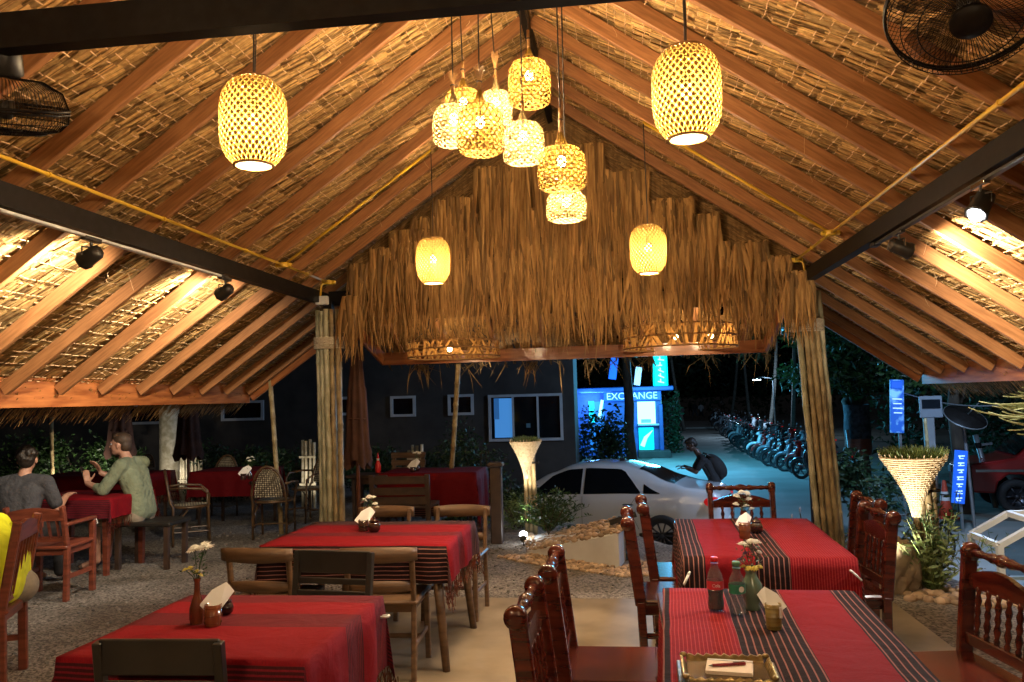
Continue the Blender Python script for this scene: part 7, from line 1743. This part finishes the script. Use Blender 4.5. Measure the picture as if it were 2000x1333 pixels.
# person in yellow at the left edge, close to the viewer
o = V((-3.74, 4.60, 0)); 
J = dict(side=(-.35, 1, 0), pel=o + V((0, 0, .56)), waist=o + V((.0, 0, .72)), chest=o + V((-.16, .0, .84)), nk0=o + V((-.32, 0, .93)), nk1=o + V((-.39, 0, .97)), head=o + V((-.47, 0, 1.05)), f=(-1, -.3, -.2), u=(-.1, 0, 1),
         shL=o + V((-.33, -.19, .88)), elL=o + V((-.33, -.26, .80)), wrL=o + V((-.56, -.20, .82)), hdL=(-1, .1, 0), shR=o + V((-.22, .19, .88)), elR=o + V((-.20, .27, .80)), wrR=o + V((-.44, .22, .82)), hdR=(-1, -.1, 0),
         hpL=o + V((-.03, -.1, .53)), knL=o + V((-.46, -.2, .52)), anL=o + V((-.46, -.2, .08)), toL=o + V((-.6, -.24, .04)), hpR=o + V((.03, .09, .53)), knR=o + V((-.40, .06, .52)), anR=o + V((-.4, .06, .08)), toR=o + V((-.54, .02, .04)))
figure('person in a neon yellow shirt seated at the very left edge', o, J, 'skin', [('shirt', 'yellow', [('torso', .035, .0), ('seg', 'shL', 'elL', .08, .075, .9), ('seg', 'shR', 'elR', .08, .075, .9)]), ('shorts', 'shorts', [('hips', .028), ('seg', 'hpL', 'knL', .11, .095, .8), ('seg', 'hpR', 'knR', .11, .095, .8)])])
# man with a backpack bending over the car roof
q = P(1385, 900, 14.9); o = V((q.x, 14.9, LOW)); k = 1.0
hd = P(1352, 872, 14.9); zz = hd.z
def W_(dx, z, dy=0): return V((q.x + dx, 14.9 + dy, z))
def Q_(px, py, dy=0): v = P(px, py, 14.9); v.y += dy; return v
hp = Q_(1402, 958)
J = dict(side=(0, 1, 0), pel=Q_(1400, 950), waist=Q_(1392, 930), chest=Q_(1380, 908), nk0=Q_(1366, 890), nk1=Q_(1359, 880), head=Q_(1350, 869), f=(-1, -.1, -.62), u=(-.5, 0, 1),
         shL=Q_(1370, 897, -.18), elL=Q_(1357, 920, -.22), wrL=Q_(1340, 914, -.15), hdL=(-1, .2, .1), shR=Q_(1370, 897, .18), elR=Q_(1357, 920, .22), wrR=Q_(1338, 912, .12), hdR=(-1, -.2, .1),
         hpL=hp + V((0, -.09, 0)), knL=V((hp.x - .06, 14.8, LOW + .48)), anL=V((hp.x, 14.8, LOW + .09)), toL=V((hp.x - .14, 14.8, LOW + .04)), hpR=hp + V((0, .09, 0)), knR=V((hp.x, 15, LOW + .48)), anR=V((hp.x + .08, 15, LOW + .09)), toR=V((hp.x - .06, 15, LOW + .04)))
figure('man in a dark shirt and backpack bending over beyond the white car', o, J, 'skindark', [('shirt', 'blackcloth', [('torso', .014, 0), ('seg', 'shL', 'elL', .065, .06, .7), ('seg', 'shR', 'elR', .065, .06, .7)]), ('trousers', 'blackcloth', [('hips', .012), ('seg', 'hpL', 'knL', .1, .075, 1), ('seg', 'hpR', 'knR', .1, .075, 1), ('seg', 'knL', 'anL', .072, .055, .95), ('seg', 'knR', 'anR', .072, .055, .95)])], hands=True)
t = thing('backpack', 'round black backpack on the back of the man by the white car', 'backpack', Q_(1402, 915)); b = MB()
b.ball(Q_(1399, 910), (.14, .17, .25), 18, 12, rot=Matrix.Rotation(R(-38), 3, 'Y')); b.ball(Q_(1407, 922), (.08, .13, .15), 16, 10); voxel(b, 'pack_body', 'blackcloth', t, .014)
for sg in (-1, 1): MB().tube([Q_(1392, 893, sg * .10), Q_(1376, 886, sg * .15), Q_(1366, 900, sg * .19), Q_(1384, 928, sg * .18)], .016, 6).build('strap', 'black', t, smooth=True)
# distant people
def far_person(px, py, Y, h, label, top, bottom, seed, sit=False):
    c = G(px, py, LOW); g = random.Random(seed); s = h / 1.75; t = thing('person', label, 'person', c, 0, 'small people at the far end of the road'); st = g.uniform(.05, .16)
    def w(x, z, y=0): return c + V((x * s, y * s, z * s))
    hz = .95 if not sit else .5
    b = MB(); cap(b, w(0, hz), w(0, hz + .42), .12 * s, .15 * s, 8); cap(b, w(0, hz + .5), w(0, hz + .6), .05 * s, .05 * s, 8); b.ball(w(0, hz + .70), (.08 * s, .09 * s, .115 * s), 10, 8)
    for sg in (-1, 1):
        cap(b, w(sg * .09, hz), w(sg * (.09 + st), hz * .5, -.3 if sit else 0), .085 * s, .06 * s, 8); cap(b, w(sg * (.09 + st), hz * .5, -.3 if sit else 0), w(sg * (.09 + st), .05, -.3 if sit else .05), .06 * s, .045 * s, 8)
        cap(b, w(sg * .18, hz + .42), w(sg * .24, hz + .16), .05 * s, .04 * s, 8); cap(b, w(sg * .24, hz + .16), w(sg * .20, hz - .05, -.08), .04 * s, .035 * s, 8)
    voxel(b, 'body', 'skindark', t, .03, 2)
    b = MB(); cap(b, w(0, hz + .02), w(0, hz + .43), .14 * s, .17 * s, 8)
    for sg in (-1, 1): cap(b, w(sg * .18, hz + .43), w(sg * .23, hz + .22), .07 * s, .06 * s, 8)
    voxel(b, 'shirt', top, t, .03, 2)
    b = MB()
    for sg in (-1, 1): cap(b, w(sg * .08, hz), w(sg * (.09 + st * .8), hz * .55), .11 * s, .09 * s, 8)
    voxel(b, 'shorts', bottom, t, .03, 2); MB().ball(w(0, hz + .735, .01), (.088 * s, .098 * s, .09 * s), 10, 6).build('hair', 'hair', t, smooth=True)
for i, a in enumerate(((1333, 815, 1.7, 'far person in white sitting at the left kerb end of the road', 'lightcloth', 'white', True), (1349, 813, 1.75, 'far person in dark clothes standing left of the pair', 'blackcloth', 'blackcloth', False), (1358, 823, 1.8, 'far person in black beside the one in a pale top', 'blackcloth', 'greyshirt', False), (1370, 822, 1.7, 'far person in a pale top walking on the road', 'lightcloth', 'blackcloth', False), (1388, 806, 1.6, 'far person sitting near the palm trunk', 'shorts', 'shorts', True), (1412, 806, 1.75, 'far person standing behind the motorbikes', 'lightcloth', 'greyshirt', False))):
    far_person(a[0], a[1], 0, a[2], a[3], a[4], a[5], i, a[6])
